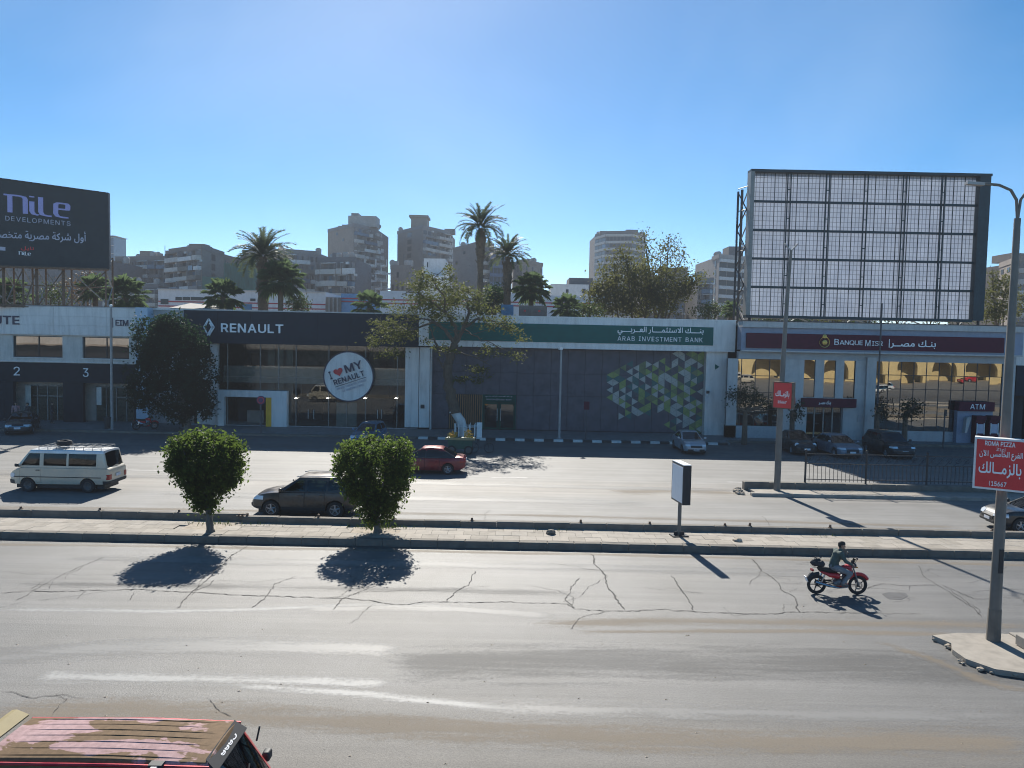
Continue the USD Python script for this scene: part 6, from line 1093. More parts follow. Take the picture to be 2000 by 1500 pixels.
# 2 brown sport utility car driving left
L_ = 4.44; h = L_ / 2; zb = 1.06; H = 1.66
SUV = dict(L=L_, W=1.85, belt=zb, shoulder=.95, tumble=.17, top=[(-h, .85), (-h + .05, 1.04), (-h + .5, zb + .02), (h - 1.35, zb), (h - .7, .99), (h - .22, .88), (h, .62)], bot=[(-h, .48), (-h + .25, .34), (-h + .7, .26), (h - .7, .26), (h - .25, .30), (h, .40)], plan=PLAN(L_),
           cabin=(-h + .10, -h + .62, h - 2.0, h - 1.05, H), wheels=(-h + .92, h - .88, .35), tyre=.22, trim=.44, doors=[(-h + 1.35, -h + 2.18), (-h + 2.2, h - 1.2)],
           windows=[[(-h + .62, zb + .16), (-h + 1.22, zb + .06), (-h + 1.22, H - .14), (-h + .80, H - .15)], [(-h + 1.30, zb + .06), (-h + 2.10, zb + .05), (-h + 2.10, H - .12), (-h + 1.30, H - .13)], [(-h + 2.18, zb + .05), (h - 1.42, zb + .05), (h - 2.02, H - .12), (-h + 2.18, H - .12)]],
           seats=[-h + 1.45, h - 2.1], head=(.55, .42, .92, .72, .88), tail=(.35, .50, .95, .86, 1.06), grille=(.36, .66, .78), intake=(.6, .40, .55), plate=(.5, .86), pillar='car_black')
t = build_car('brown_suv', 'dark brown sport utility car driving left behind the round tree', 'car', (-8.5, 32.0, 0), 180, 'car_brown', SUV)
for y in (-.62, .62): part(t, 'roof_rail', MB().tube([(-h + .8, y, H - .02), (-h + 1.0, y, H + .035), (.15, y, H + .035), (.35, y, H - .01)], .018, 6), 'pale_grey')

# 3 red sedan, 4 blue hatchback, 5..8 parked cars, 9, 10 at the edges
build_car('red_sedan', 'dark red sedan driving left past the fruit cart', 'car', (-4.75, 42.6, 0), 180, 'car_red', sedan(4.5, 1.76, 1.44, pillar='car_black', glass='car_glass_dark', plate=(.45, .78)))
hatch = sedan(3.9, 1.66, 1.50, .95, cabin=(-1.86, -1.45, -.05, .82, 1.50), pillar='car_blue'); hatch.update(top=[(-1.95, .8), (-1.9, .95), (.8, .93), (1.4, .84), (1.75, .74), (1.95, .56)], windows=[[(-1.5, 1.02), (-.68, 1.0), (-.68, 1.39), (-1.30, 1.39)], [(-.60, 1.0), (.52, 1.0), (-.06, 1.39), (-.60, 1.39)]], doors=[(-1.25, -.62), (-.6, .7)], tail=(.2, .5, .85, .72, .98), wheels=(-1.2, 1.22, .29))
c = G(712, 872); build_car('blue_hatchback', 'blue hatchback parked by the kerb behind the round tree', 'car', (c[0], c[1] + 1.5, 0), -100, 'car_blue', hatch)
c = G(1350, 888); build_car('silver_sedan', 'old pale silver sedan parked facing out before the coloured triangles', 'car', (c[0] + .25, c[1] + 1.9, 0), -89, 'car_silver', sedan(4.3, 1.64, 1.40, .90, rim='rim_steel', spokes=0, bumper='car_silver', head=(.3, .40, .82, .60, .72), plate=(.36, .7)))
bug = sedan(4.1, 1.72, 1.50, .95, cabin=(-1.75, -.75, -.1, .9, 1.50), pillar='car_black'); bug.update(top=[(-2.05, .6), (-1.9, .85), (-1.5, .95), (.9, .94), (1.5, .86), (1.85, .74), (2.05, .56)], plan=[(-2.05, .55), (-1.9, .8), (-1.5, .95), (-.8, 1), (.8, 1), (1.5, .93), (1.9, .78), (2.05, .55)], windows=[[(-1.35, 1.02), (-.45, 1.0), (-.45, 1.39), (-.75, 1.38)], [(-.37, 1.0), (.58, 1.0), (-.02, 1.39), (-.37, 1.39)]], doors=[(-.42, .78)], round_lamp=(.34, .60, .72, .15), wheels=(-1.25, 1.28, .32)); bug.pop('head')
c = G(1568, 890); build_car('black_small_car', 'small black rounded car with round headlights before the mirrored bank', 'car', (c[0] + .2, c[1] + 1.9, 0), -89, 'car_black', bug)
c = G(1655, 896); build_car('steel_blue_sedan', 'steel blue sedan parked between two dark cars before the mirrored bank', 'car', (c[0] + .1, c[1] + 2.0, 0), -87, 'car_steel', sedan(4.6, 1.8, 1.42, .93, .80, .33, pillar='car_black', grille=(.42, .44, .66), head=(.5, .44, .88, .64, .75)))
c = G(1758, 897); suv2 = dict(SUV); suv2.update(head=(.5, .46, .92, .74, .86), pillar='car_navy'); build_car('dark_suv', 'black sport utility car parked nearest the dark sign post', 'car', (c[0] + .1, c[1] + 1.9, 0), -88, 'car_navy', suv2)
c = G(2002, 1043); build_car('black_sedan', 'black sedan nose entering the frame behind the tall lamp pole', 'car', (c[0] + 1.35, c[1] + .85, 0), 176, 'car_black', sedan(4.6, 1.78, 1.44, grille=(.4, .46, .62)))
c = G(18, 850); build_car('dark_parked_car', 'dark car facing out by the white showroom doors at the left edge', 'car', (c[0] - .3, c[1] + 2.0, 0), -66, 'car_navy', sedan(4.5, 1.78, 1.46, .94, grillemat='chrome', grille=(.5, .60, .66), intake=(.6, .3, .45), plate=(.52, .7)))

# red microvan with a peeling roof in the bottom left corner
P('cream_plastic', (.29, .24, .13), .7, spec=.2)
DEFS['peeling_roof'] = lambda path: usdkit.material(stage, path, {'g': ('geometry', {}), 'mp': ('mapping', {'scale': (.75, 1.5, 1)}), 'n': ('noise_texture', {'scale': 1.0, 'detail': 7.0, 'roughness': .55, 'distortion': .4}), 'r': ('rgb_ramp', {'ramp': [(.525, (.150, .098, .055)), (.54, (.36, .235, .235)), (.7, (.40, .28, .28))]}),
    'n2': ('noise_texture', {'scale': 14.0, 'detail': 5.0}), 'r2': ('rgb_ramp', {'ramp': [(.3, (.8, .8, .8)), (.7, (1.15, 1.15, 1.15))]}), 'm': ('mix', {'mix_type': 'multiply', 'fac': 1.0}), 'b': ('bump', {'strength': .3, 'distance': .004}), 'p': ('principled_bsdf', {'roughness': .8, 'specular_ior_level': .2})},
    [('g.position', 'mp.vector'), ('mp.vector', 'n.vector'), ('n.fac', 'r.fac'), ('g.position', 'n2.vector'), ('n2.fac', 'r2.fac'), ('r.color', 'm.color1'), ('r2.color', 'm.color2'), ('m.color', 'p.base_color'), ('r.color', 'b.height'), ('b.normal', 'p.normal')], surface='p.BSDF')
L_ = 3.95; h = L_ / 2; zb = 1.02; H = 1.82
VAN = dict(L=L_, W=1.48, belt=zb, crown=.01, shoulder=.985, tumble=.11, top=[(-h, .95), (-h + .04, zb), (h - .45, zb), (h - .2, .98), (h, .78)], bot=[(-h, .42), (-h + .3, .34), (h - .4, .3), (h, .34)], plan=[(-h, .92), (-h + .1, .98), (h - .55, 1), (h - .2, .95), (h, .80)], cabin=(-h + .04, -h + .2, h - .74, h - .13, H), wheels=(-h + .75, h - .8, .27), tyre=.16, doors=[(h - 1.3, h - .42)],
           windows=[[(h - 1.22, zb + .08), (h - .48, zb + .08), (h - .82, H - .2), (h - 1.22, H - .2)], [(h - 2.15, zb + .08), (h - 1.34, zb + .08), (h - 1.34, H - .2), (h - 2.15, H - .2)], [(h - 3.1, zb + .08), (h - 2.25, zb + .08), (h - 2.25, H - .2), (h - 3.1, H - .2)]],
           seats=[-h + .6, -h + 1.35, h - 1.2], bumper='trim_black', fbump=(.36, .52), rbump=(.36, .52), head=(.2, .38, .64, .62, .78), tail=(.12, .52, .70, .6, .85), rim='rim_steel', spokes=0, roofmat='peeling_roof', handle='trim_black', mirror='trim_black', screenglass='van_glass', seatmat='seat_blue')
# roof corner nearest the lens: front edge of the roof spans these points
pF = at(452, 1402, G(452, 1402, H)[1]); vx, vy = -5.20, 10.42
RV = (vx, vy); t = build_car('red_microvan', 'red microvan with a ribbed peeling brown and pink roof', 'van', (vx, vy, 0), 0, 'van_red', VAN)
def roofz(x, y): return interp([(-h + .2, H - .03), ((-h + .2 + h - .66) / 2, H), (h - .66, H - .03)], x) + .025 * max(0, 1 - (abs(y) / .6) ** 1.6)
for k in range(7):
    y = -.48 + k * .96 / 6; part(t, 'roof_rib', MB().tube([(x, y, roofz(x, y) - dz) for x, dz in zip(np.linspace(-h + .3, h - .95 + (.12 if k in (2, 3, 4) else 0), 9), [.014, .005, .004, .004, .004, .004, .004, .005, .014])], .012, 8), 'peeling_roof', True)
for s_ in (-1, 1): part(t, 'drip_rail', MB().tube([(-h + .15, s_ * .60, H - .075), (0, s_ * .615, H - .055), (h - .70, s_ * .60, H - .075)], .022, 6), 'van_red', 40)
part(t, 'visor', Manifold.hull_points([(x, s_ * w, z) for x, z, w in ((h - .77, H + .0, .53), (h - .74, H - .05, .55), (h - .60, H - .14, .58), (h - .62, H - .18, .57)) for s_ in (-1, 1)]), 'trim_black')
v, f = flat_letters(latin('Ceee', .1, .002, True), 0, .62, 0, .07); part(t, 'screen_lettering', (np.stack([h - .635 - v[:, 1] * 1.0, .1 - v[:, 0] * .9 + .2, H - .105 + v[:, 1] * .62 + v[:, 2]], 1), f), 'letter_white')
part(t, 'roof_bracket', MB().box(.50, .68, -.68, -.56, H - .09, H - .01), 'trim_black'); part(t, 'bracket_leg', box(.55, .63, -.74, -.681, H - .3, H - .02), 'pale_grey')
part(t, 'roof_spoiler', MB().prism([(-h - .12, H - .04), (-h + .12, H - .02), (-h + .13, H + .01), (-h - .05, H + .08), (-h - .12, H + .07)], -.56, .56, 'y'), 'cream_plastic')
part(t, 'wiper', MB().tube([(h - .3, -.3, zb + .2), (h - .42, .15, zb + .36)], .012, 5), 'trim_black')
part(t, 'aerial_stub', MB().tube([(h - .45, .55, H - .32), (h - .42, .60, H - .12)], .015, 5), 'trim_black')

# vehicles on the rear road that the mirrored windows show
build_car('white_hatchback', 'white car reflected in the wide mirrored bank windows', 'car', (62, -9, 0), 180, 'car_white', hatch)
build_car('red_saloon', 'red car reflected at the right of the mirrored windows', 'car', (98, -43, 0), 0, 'van_red', sedan())
copy_of('/World/minibus', 'minibus', (47, -35, 0), 0, 'pale minibus reflected in the left mirrored bank window', 'minibus')
# ================================================================ trees and palms
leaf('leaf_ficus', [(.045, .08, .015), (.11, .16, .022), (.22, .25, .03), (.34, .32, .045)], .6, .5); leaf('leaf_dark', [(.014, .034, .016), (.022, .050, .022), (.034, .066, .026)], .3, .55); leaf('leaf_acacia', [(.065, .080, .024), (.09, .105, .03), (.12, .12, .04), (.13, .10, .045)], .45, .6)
leaf('leaf_olive', [(.06, .068, .02), (.10, .094, .026), (.15, .115, .03), (.18, .115, .036)], .5, .6); leaf('leaf_palm', [(.055, .078, .042), (.08, .10, .055), (.11, .125, .07)], .35, .5); leaf('leaf_fan', [(.055, .09, .04), (.095, .135, .055), (.17, .20, .08)], .5, .45); leaf('leaf_dry', [(.10, .075, .04), (.07, .05, .03)], .3); leaf('leaf_shrub', [(.03, .05, .012), (.06, .085, .02), (.10, .11, .03)], .4)
P('bark_brown', (.095, .07, .05), .9, var=.35, scale=5, stretch=(3, 3, .6), bump=.5, bscale=14); P('bark_grey', (.11, .10, .085), .9, var=.3, scale=4, stretch=(3, 3, .6), bump=.4, bscale=14); P('palm_bark', (.13, .095, .065), .95, var=.4, scale=6, bump=.8, bscale=9); P('whitewash', (.60, .59, .57), .8, var=.08, dirt=.35)

def leaves(c, n_out, size, rg_, flat=0.0, jitter=.35):
    """leaf blades: n x 4-point folded diamonds at the points c, tilted around the directions n_out"""
    n = len(c); d = rg_.normal(size=(n, 3)) * (1 - flat * np.array([0, 0, .8])) + n_out * .5; d /= np.linalg.norm(d, axis=1, keepdims=True)
    w = np.cross(d, rg_.normal(size=(n, 3))); w /= np.linalg.norm(w, axis=1, keepdims=True) + 1e-9; up = np.cross(d, w); s = size * (1 + jitter * (rg_.random(n) - .5) * 2)[:, None]
    v = np.stack([c - d * s * .5, c + w * s * .27 + up * s * .06, c + d * s * .5, c - w * s * .27 + up * s * .06], 1).reshape(-1, 3)
    k = np.arange(n)[:, None] * 4; f = np.concatenate([k + [0, 1, 2], k + [0, 2, 3]]); return v, f
def crown(rg_, clumps, per, spread, size, flat=0.0):
    """clumps: [(centre, outward)]: leaves gathered round each"""
    C_ = np.repeat(np.array([c for c, _ in clumps]), per, 0); O = np.repeat(np.array([o for _, o in clumps]), per, 0); sp = np.repeat(spread * (.6 + .8 * rg_.random(len(clumps))), per)[:, None]
    return leaves(C_ + rg_.normal(size=C_.shape) * sp * np.array([1, 1, 1 - .6 * flat]) * .5, O, size, rg_, flat)
def limb(m, pts, r0, r1, rg_=None, n=7):
    p = np.array(pts, float); s = np.linspace(0, 1, len(p)); q = np.linspace(0, 1, max(6, len(p) * 3)); P_ = np.stack([np.interp(q, s, p[:, k]) for k in range(3)], 1)
    if rg_ is not None: L_ = np.linalg.norm(p[-1] - p[0]); P_[1:-1] += rg_.normal(size=(len(q) - 2, 3)) * L_ * .012
    m.tube(P_, np.linspace(r0, r1, len(q)), n); return P_

# clipped ficus trees on the median
def ficus(label, base, lean, prof, zlo, zhi, cx_, seed):
    """prof: [(height fraction, left reach, right reach)] of the crown about cx_"""
    rg_ = np.random.default_rng(seed); bx_, by_ = base; t = thing('round_ficus_tree', label, 'tree', 'clipped trees on the median')
    pr = np.array(prof); cl = []
    while len(cl) < 560:
        h_, a = rg_.random(), rg_.random() * 2 * np.pi; z = zlo + (zhi - zlo) * h_; rl, rr_ = np.interp(h_, pr[:, 0], pr[:, 1]), np.interp(h_, pr[:, 0], pr[:, 2]); R_ = rr_ if math.cos(a) > 0 else rl; ry = (rl + rr_) / 2 * .85
        if rg_.random() > ry / 1.75: continue
        k = rg_.random() ** .33 * .84 * (.97 + .16 * meshkit.noise(np.array([math.cos(a) * 2.2, math.sin(a) * 2.2, h_ * 3.5]) + seed))
        off = np.array([math.cos(a) * R_ * k, math.sin(a) * ry * k, 0]); cl.append((np.array([cx_, by_, z]) + off, off / (ry + .3) + np.array([0, 0, 1.2 * (h_ - .35)])))
    part(t, 'crown', crown(rg_, cl, 25, .26, .14), 'leaf_ficus', kind=None)
    m = MB(); top = np.array([cx_ + lean, by_, zlo + .6]); Pt = limb(m, [(bx_, by_, .18), (bx_ + (top[0] - bx_) * .4, by_, .6 * top[2]), top], .135, .10, None, 9); part(t, 'trunk', m, 'bark_grey', 40)
    for k in range(7):
        a = k * .9 + seed; part(t, 'limb', MB().tube([top - [0, 0, .25], top + np.array([math.cos(a) * .45, math.sin(a) * .45, .45]), top + np.array([math.cos(a) * .9, math.sin(a) * .9, 1.1 + .1 * k])], [.06, .045, .015], 6), 'bark_grey', 40)
    part(t, 'root_flare', MB().tube([(bx_, by_, .16), (bx_, by_, .34)], [.21, .14], 10), 'bark_grey', 40)
b_ = G(411, 1040, .22); sc = b_[1] / F
ficus('clipped round ficus tree with leaning trunk, the left of two', b_[:2], .06, [(0, .25, .35), (.1, .35, .62), (.25, .55, 1.05), (.4, 1.0, 1.45), (.6, 1.5, 1.62), (.8, 1.45, 1.62), (.92, 1.1, 1.3), (1, .5, .75)], fz(992, b_[1], 420), fz(850, b_[1], 400), fx(398, b_[1], 900), 5)
b_ = G(738, 1040, .22)
ficus('larger clipped round ficus tree before the brown car', b_[:2], .02, [(0, .15, .5), (.1, .35, .85), (.25, .8, 1.1), (.4, 1.25, 1.35), (.6, 1.62, 1.62), (.8, 1.65, 1.65), (.92, 1.3, 1.5), (1, .55, 1.0)], fz(1022, b_[1], 740), fz(858, b_[1], 735), fx(732, b_[1], 900), 8)

# big dark tree in the shade on the left
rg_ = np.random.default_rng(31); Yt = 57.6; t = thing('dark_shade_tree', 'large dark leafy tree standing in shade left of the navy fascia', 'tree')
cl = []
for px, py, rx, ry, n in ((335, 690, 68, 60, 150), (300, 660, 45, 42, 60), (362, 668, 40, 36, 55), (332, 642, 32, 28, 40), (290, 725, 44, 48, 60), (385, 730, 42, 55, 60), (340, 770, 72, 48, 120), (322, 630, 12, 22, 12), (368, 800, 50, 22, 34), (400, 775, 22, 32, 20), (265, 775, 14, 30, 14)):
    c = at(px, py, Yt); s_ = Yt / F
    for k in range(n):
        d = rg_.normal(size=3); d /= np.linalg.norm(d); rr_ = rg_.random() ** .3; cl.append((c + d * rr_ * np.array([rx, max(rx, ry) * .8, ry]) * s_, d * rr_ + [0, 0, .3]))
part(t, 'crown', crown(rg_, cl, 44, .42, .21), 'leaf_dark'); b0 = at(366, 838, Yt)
m = MB(); limb(m, [(b0[0], Yt, .1), (b0[0] - .1, Yt, 1.4), (b0[0] - .6, Yt, 3.2)], .30, .22, rg_, 9); part(t, 'trunk', m, 'bark_grey', 40)
for k, q in enumerate(((300, 720), (340, 690), (385, 720))): e = at(*q, Yt); part(t, 'limb', MB().tube([(b0[0] - .5, Yt, 2.9), (np.array([b0[0] - .5, Yt, 3.2]) + e) / 2 + [0, .2, .3], e], [.16, .1, .04], 6), 'bark_grey', 40)

# spreading flame tree before the bank
rg_ = np.random.default_rng(12); Yt = 57.2; t = thing('spreading_flame_tree', 'sparse spreading tree with whitewashed trunk before the green bank sign', 'tree')
A = lambda x, y, d=0.0: at(x, y, Yt + d)
m = MB(); P1 = limb(m, [A(889, 808), A(880, 770), A(874, 735), A(878, 700), A(888, 672)], .42, .30, rg_, 10); part(t, 'trunk', m, 'bark_brown', 40)
m = MB(); limb(m, [(A(908, 842)[0], Yt, .1), A(900, 822), A(889, 806)], .36, .33, None, 10); part(t, 'whitewashed_base', m, 'whitewash', 40); part(t, 'cut_stub', MB().tube([A(893, 812), A(883, 806, -.1), A(880, 803, -.15)], [.2, .17, .15], 8), 'whitewash', 40)
limbs = [([(888, 672), (905, 640), (916, 610), (912, 585)], 0, .2), ([(888, 672), (870, 645), (850, 628), (820, 622)], -1, .17), ([(888, 672), (890, 640), (872, 612), (866, 575)], .5, .16), ([(878, 700), (858, 680), (846, 660), (840, 640)], -1, .12), ([(905, 640), (935, 622), (960, 628), (990, 640)], -1, .12), ([(850, 628), (815, 640), (775, 655), (735, 668)], -1.5, .10), ([(872, 612), (835, 585), (808, 570), (785, 575)], 1, .10), ([(916, 610), (930, 590), (936, 570)], 1, .08), ([(880, 690), (905, 690), (935, 700), (960, 715)], -1.2, .08), ([(874, 735), (862, 712), (856, 698)], -.3, .1), ([(866, 575), (852, 560), (845, 545), (868, 525)], .5, .07), ([(820, 622), (790, 628), (755, 640), (722, 640)], -1, .07), ([(905, 640), (925, 655), (950, 668), (1000, 690)], -1.5, .06)]
for pts, dy, r0 in limbs:
    m = MB(); n = len(pts); Pl = limb(m, [A(x, y, dy * i / (n - 1)) for i, (x, y) in enumerate(pts)], r0, r0 * .3, rg_, 6); part(t, 'limb', m, 'bark_brown', 40)
    for k in range(4):
        s0 = Pl[int(len(Pl) * (.4 + .15 * k)) - 1]; d = rg_.normal(size=3) * [1, 1, .5] + [0, 0, .35]; part(t, 'twig', MB().tube([s0, s0 + d * .4, s0 + d * 1.0 + [0, 0, .1]], [.03, .02, .008], 4), 'bark_brown')
cl = []
for px, py, rx, dy, n in ((775, 640, 50, -1, 26), (740, 665, 30, -1.5, 16), (800, 610, 45, 0, 22), (760, 690, 26, -1.5, 8), (790, 655, 40, -1, 18), (830, 580, 40, 1, 26), (870, 560, 40, 1, 28), (910, 575, 44, 1, 34), (860, 600, 40, .5, 24), (815, 560, 26, 1, 16), (930, 600, 36, 0, 22), (965, 632, 34, -1, 16), (995, 640, 22, -1.2, 8), (1010, 695, 14, -1.5, 5), (950, 690, 26, -1, 8), (935, 720, 24, -1, 8), (860, 680, 24, -1, 6), (840, 545, 18, .5, 8), (868, 528, 14, .5, 5), (820, 535, 16, .5, 6), (880, 620, 40, -.5, 14), (950, 740, 16, -1, 4), (1020, 660, 12, -1, 3), (900, 740, 18, -1.2, 5)):
    for k in range(n):
        c = A(px + rg_.normal() * rx * .5, py + rg_.normal() * rx * .22, dy + rg_.normal() * .9); cl.append((c, np.array([0, 0, .8])))
part(t, 'crown', crown(rg_, cl, 30, .55, .19, .75), 'leaf_acacia')
gd = thing('tree_guard', 'low white painted guard round the flame tree base', 'tree guard'); gx_ = A(912, 842)[0]
for k in range(14):
    a = k / 14 * 2 * np.pi; x, y = gx_ + .95 * math.cos(a), Yt + .1 + .65 * math.sin(a); part(gd, 'picket', MB().box(x - .03, x + .03, y - .03, y + .03, .15, 1.15), 'white_paint')
    b2 = (k + 1) / 14 * 2 * np.pi; part(gd, 'rail', MB().tube([(x, y, .95), (gx_ + .95 * math.cos(b2), Yt + .1 + .65 * math.sin(b2), .95)], .025, 4), 'white_paint')
part(gd, 'panel', box(gx_ + .75, gx_ + 1.15, Yt - .4, Yt - .34, .15, 1.3), 'white_paint')

# trees behind the row
def bush(name, label, cat, Y, blobs, mat, seed, per=24, spread=.6, size=.2, trunk=None, group=None, bark='bark_brown'):
    rg_ = np.random.default_rng(seed); t = thing(name, label, cat, group); s_ = Y / F; cl = []
    for px, py, rx, ry, n in blobs:
        c = at(px, py, Y)
        for k in range(n): d = rg_.normal(size=3); d /= np.linalg.norm(d); q = rg_.random() ** .36; cl.append((c + d * q * np.array([rx, rx * .8, ry]) * s_, d * q + [0, 0, .3]))
    part(t, 'crown', crown(rg_, cl, per, spread, size), mat)
    if trunk:
        tops = [b[:2] for b in blobs[:6]]; bx_ = at(trunk, 640, Y); fork = np.array([bx_[0], Y, max(2.5, at(*tops[0], Y)[2] * .45)]); part(t, 'trunk', MB().tube([(bx_[0], Y, 0), fork], [.3 * s_ / .05, .22 * s_ / .05], 8), bark, 40)
        for q in tops:
            e = at(*q, Y); part(t, 'limb', MB().tube([fork, (fork + e) / 2 + rg_.normal(size=3) * .4, e, e + (e - fork) * .06], [.16, .1, .05, .02], 6), bark, 40)
    return t
bush('olive_crown_tree', 'broad olive brown tree behind the green sign', 'tree', 80, [(1240, 560, 60, 36, 80), (1200, 580, 50, 30, 60), (1300, 580, 50, 28, 60), (1225, 520, 30, 22, 24), (1270, 545, 45, 35, 50), (1330, 565, 28, 18, 22), (1190, 545, 26, 26, 24), (1170, 600, 34, 18, 26), (1250, 600, 70, 16, 60), (1210, 500, 16, 14, 8), (1355, 555, 18, 12, 10), (1160, 575, 20, 16, 12), (1345, 545, 14, 8, 6)], 'leaf_olive', 41, 26, .8, .30, 1250)
bush('bare_crown_tree', 'tall thin leaved tree with sky showing through, behind the olive tree', 'tree', 84, [(1290, 510, 40, 34, 36), (1320, 520, 26, 24, 22), (1262, 490, 24, 28, 16), (1305, 475, 16, 18, 9), (1335, 500, 14, 16, 8), (1258, 462, 8, 10, 4), (1275, 540, 40, 26, 30), (1330, 545, 26, 10, 8), (1370, 540, 10, 8, 5)], 'leaf_olive', 42, 15, .9, .26, 1290)
bush('roadside_tree', 'dark tree behind the empty billboard at the right edge', 'tree', 78, [(1945, 580, 24, 34, 40), (1965, 560, 20, 24, 26), (1930, 610, 20, 18, 20), (1960, 610, 34, 20, 30), (1938, 535, 10, 14, 7), (1985, 590, 18, 24, 18)], 'leaf_olive', 43, 22, .7, .24, 1950)
for k, (px, w) in enumerate(((1500, 40), (1560, 34), (1625, 44), (1690, 34), (1750, 40), (1810, 44), (1875, 40))): bush('hedge_tree', ['green shrub showing under the left end of the empty billboard', 'dark shrub second from the left under the empty billboard', 'green shrub third from the left under the empty billboard', 'dark shrub at the middle of the gap under the empty billboard', 'green shrub right of the middle under the empty billboard', 'bright shrub beneath the right half of the empty billboard', 'dark shrub showing under the right end of the empty billboard'][k], 'shrub', 72 + k % 3, [(px, 618, w, 16, 26), (px + 12, 608, w * .6, 12, 12)], ['leaf_shrub', 'leaf_dark', 'leaf_olive'][k % 3], 50 + k, 20, .5, .2, px, 'shrubs under the empty billboard')
for k, (px, py, w, h_, lb) in enumerate(((860, 590, 60, 14, 'low shrub mass behind the flame tree'), (580, 597, 26, 14, 'yellow green shrub right of the thick date palm'), (960, 585, 26, 26, 'shrub between the two tall palms'), (1385, 608, 44, 14, 'low green shrub left of the empty billboard'), (1140, 610, 40, 12, 'low yellow green shrub before the olive tree'), (160, 565, 40, 30, 'bare brown tree under the dark billboard'), (100, 580, 50, 18, 'green shrub under the dark billboard'))): bush('roof_shrub', lb, 'shrub', 74 + k % 4, [(px, py, w, h_, 46), (px + w * .3, py - h_ * .5, w * .5, h_ * .7, 16)], ['leaf_acacia', 'leaf_shrub', 'leaf_dark', 'leaf_shrub', 'leaf_shrub', 'leaf_dry', 'leaf_shrub'][k], 70 + k, 20, .6, .2, px)

# small street trees before the mirrored bank
for k, (px, blobs, lb, Y) in enumerate(((1462, [(1462, 775, 30, 20, 40), (1440, 780, 22, 16, 18), (1488, 790, 16, 14, 12)], 'small dark street tree before the left mirrored window', 57.0), (1555, [(1555, 805, 14, 14, 18), (1548, 815, 10, 8, 6)], 'small slim street tree left of the maroon door lintel', 57.6), (1777, [(1775, 795, 24, 14, 24), (1790, 800, 18, 12, 14), (1760, 810, 18, 12, 10)], 'small spreading street tree before the wide mirrored windows', 57.0), (1722, [(1722, 805, 15, 15, 16)], 'little street tree at the left end of the wide windows', 57.6))): bush('street_tree', lb, 'tree', Y, blobs, 'leaf_dark', 90 + k, 20, .42, .16, px, 'small trees before the mirrored bank')
pb = thing('planter_box', 'dark red planter box before the wide mirrored windows', 'planter'); a, b_ = fx(1722, 58.8, 830), fx(1752, 58.8, 830); part(pb, 'box', box(a, b_, 58.5, 59.0, .15, .95), 'maroon_sign'); part(pb, 'rim', box(a - .03, b_ + .03, 58.47, 59.03, .951, 1.0), 'maroon_sign')

# palms
def frond(rg_, base, az, up, L_, droop, nl=30, w=.62):
    """one feather leaf: arched midrib with narrow leaflets on both sides"""
    s = np.linspace(0, 1, 12); el = up - droop * s ** 1.4; d = np.stack([np.cos(el) * math.cos(az), np.cos(el) * math.sin(az), np.sin(el)], 1); p = base + np.cumsum(d, 0) * L_ / 12
    m = MB(); m.tube(p, np.linspace(.045, .008, 12) * L_ / 4, 4)
    side = np.array([-math.sin(az), math.cos(az), 0])
    V, Fc = [], []
    for i in range(nl):
        q = .14 + .86 * (i + .5) / nl; c = np.array([np.interp(q, s, p[:, k]) for k in range(3)]); dd = np.array([np.interp(q, s, d[:, k]) for k in range(3)]); ll = w * L_ / 4 * (1.15 - .75 * abs(q - .45) * 1.4) * (.8 + .4 * rg_.random())
        for sg in (-1, 1):
            o = dd * .75 + side * sg * .8 + np.array([0, 0, .28 + .2 * rg_.normal()]); o /= np.linalg.norm(o); t_ = np.cross(o, side * sg); t_ /= np.linalg.norm(t_) + 1e-9; hw = .07 * L_ / 4; tip = c + o * ll - np.array([0, 0, ll * .12])
            k = len(V); V += [c - dd * hw, c + dd * hw, tip]; Fc.append((k, k + 1, k + 2))
    m.raw(V, Fc); return m
def date_palm(label, px, ptrunk_top, Y, spread_px, n, seed, r=.34, skirt=True, z0=0.0, bulge=1.25, top_frac=1.0):
    rg_ = np.random.default_rng(seed); t = thing('date_palm', label, 'palm tree', 'feather leaved palms behind the shops'); top = at(*ptrunk_top, Y); bx_ = at(px, 620, Y)[0]; L_ = spread_px * Y / F
    zz = np.linspace(z0, top[2], 40); xx = np.interp(zz, [z0, top[2]], [bx_, top[0]]); rr_ = r * (1 + .08 * np.sin(np.arange(40) * 2.1)); rr_[-9:-2] *= np.linspace(1, bulge, 7); rr_[-2:] *= .8
    part(t, 'trunk', MB().tube(np.stack([xx, np.full(40, Y), zz], 1), rr_, 12), 'palm_bark', 40)
    for k in range(50):
        a = rg_.random() * 6.28; h_ = top[2] - .3 - 3.2 * rg_.random(); x = np.interp(h_, zz, xx); part(t, 'leaf_stub', MB().tube([(x + r * math.cos(a), Y + r * math.sin(a), h_), (x + (r + .22) * math.cos(a), Y + (r + .22) * math.sin(a), h_ + .3)], [.06, .03], 4), 'palm_bark')
    for k in range(n):
        q = k / n; az = k * 2.39996 + rg_.normal() * .15; up = 1.45 - 1.55 * q + rg_.normal() * .08; part(t, 'frond', frond(rg_, top + np.array([0, 0, .1]), az, up, L_ * (.85 + .25 * rg_.random()) * (1.0 if q > .1 else .8), .75 + .75 * q + .15 * rg_.normal()), 'leaf_palm')
    if skirt:
        for k in range(6): part(t, 'dry_frond', frond(rg_, top - [0, 0, .2], k * 1.05, -.35, L_ * .5, .9, 12), 'leaf_dry')
date_palm('thick trunked date palm left of the stepped tower', 514, (514, 502), 76, 68, 70, 1, .52, False, bulge=1.15)
date_palm('tallest date palm with a slender trunk', 938, (939, 446), 74, 58, 60, 2, .27, True, bulge=1.9)
date_palm('shorter date palm right of the tallest one', 990, (992, 502), 76, 54, 60, 3, .36, False, bulge=1.3)
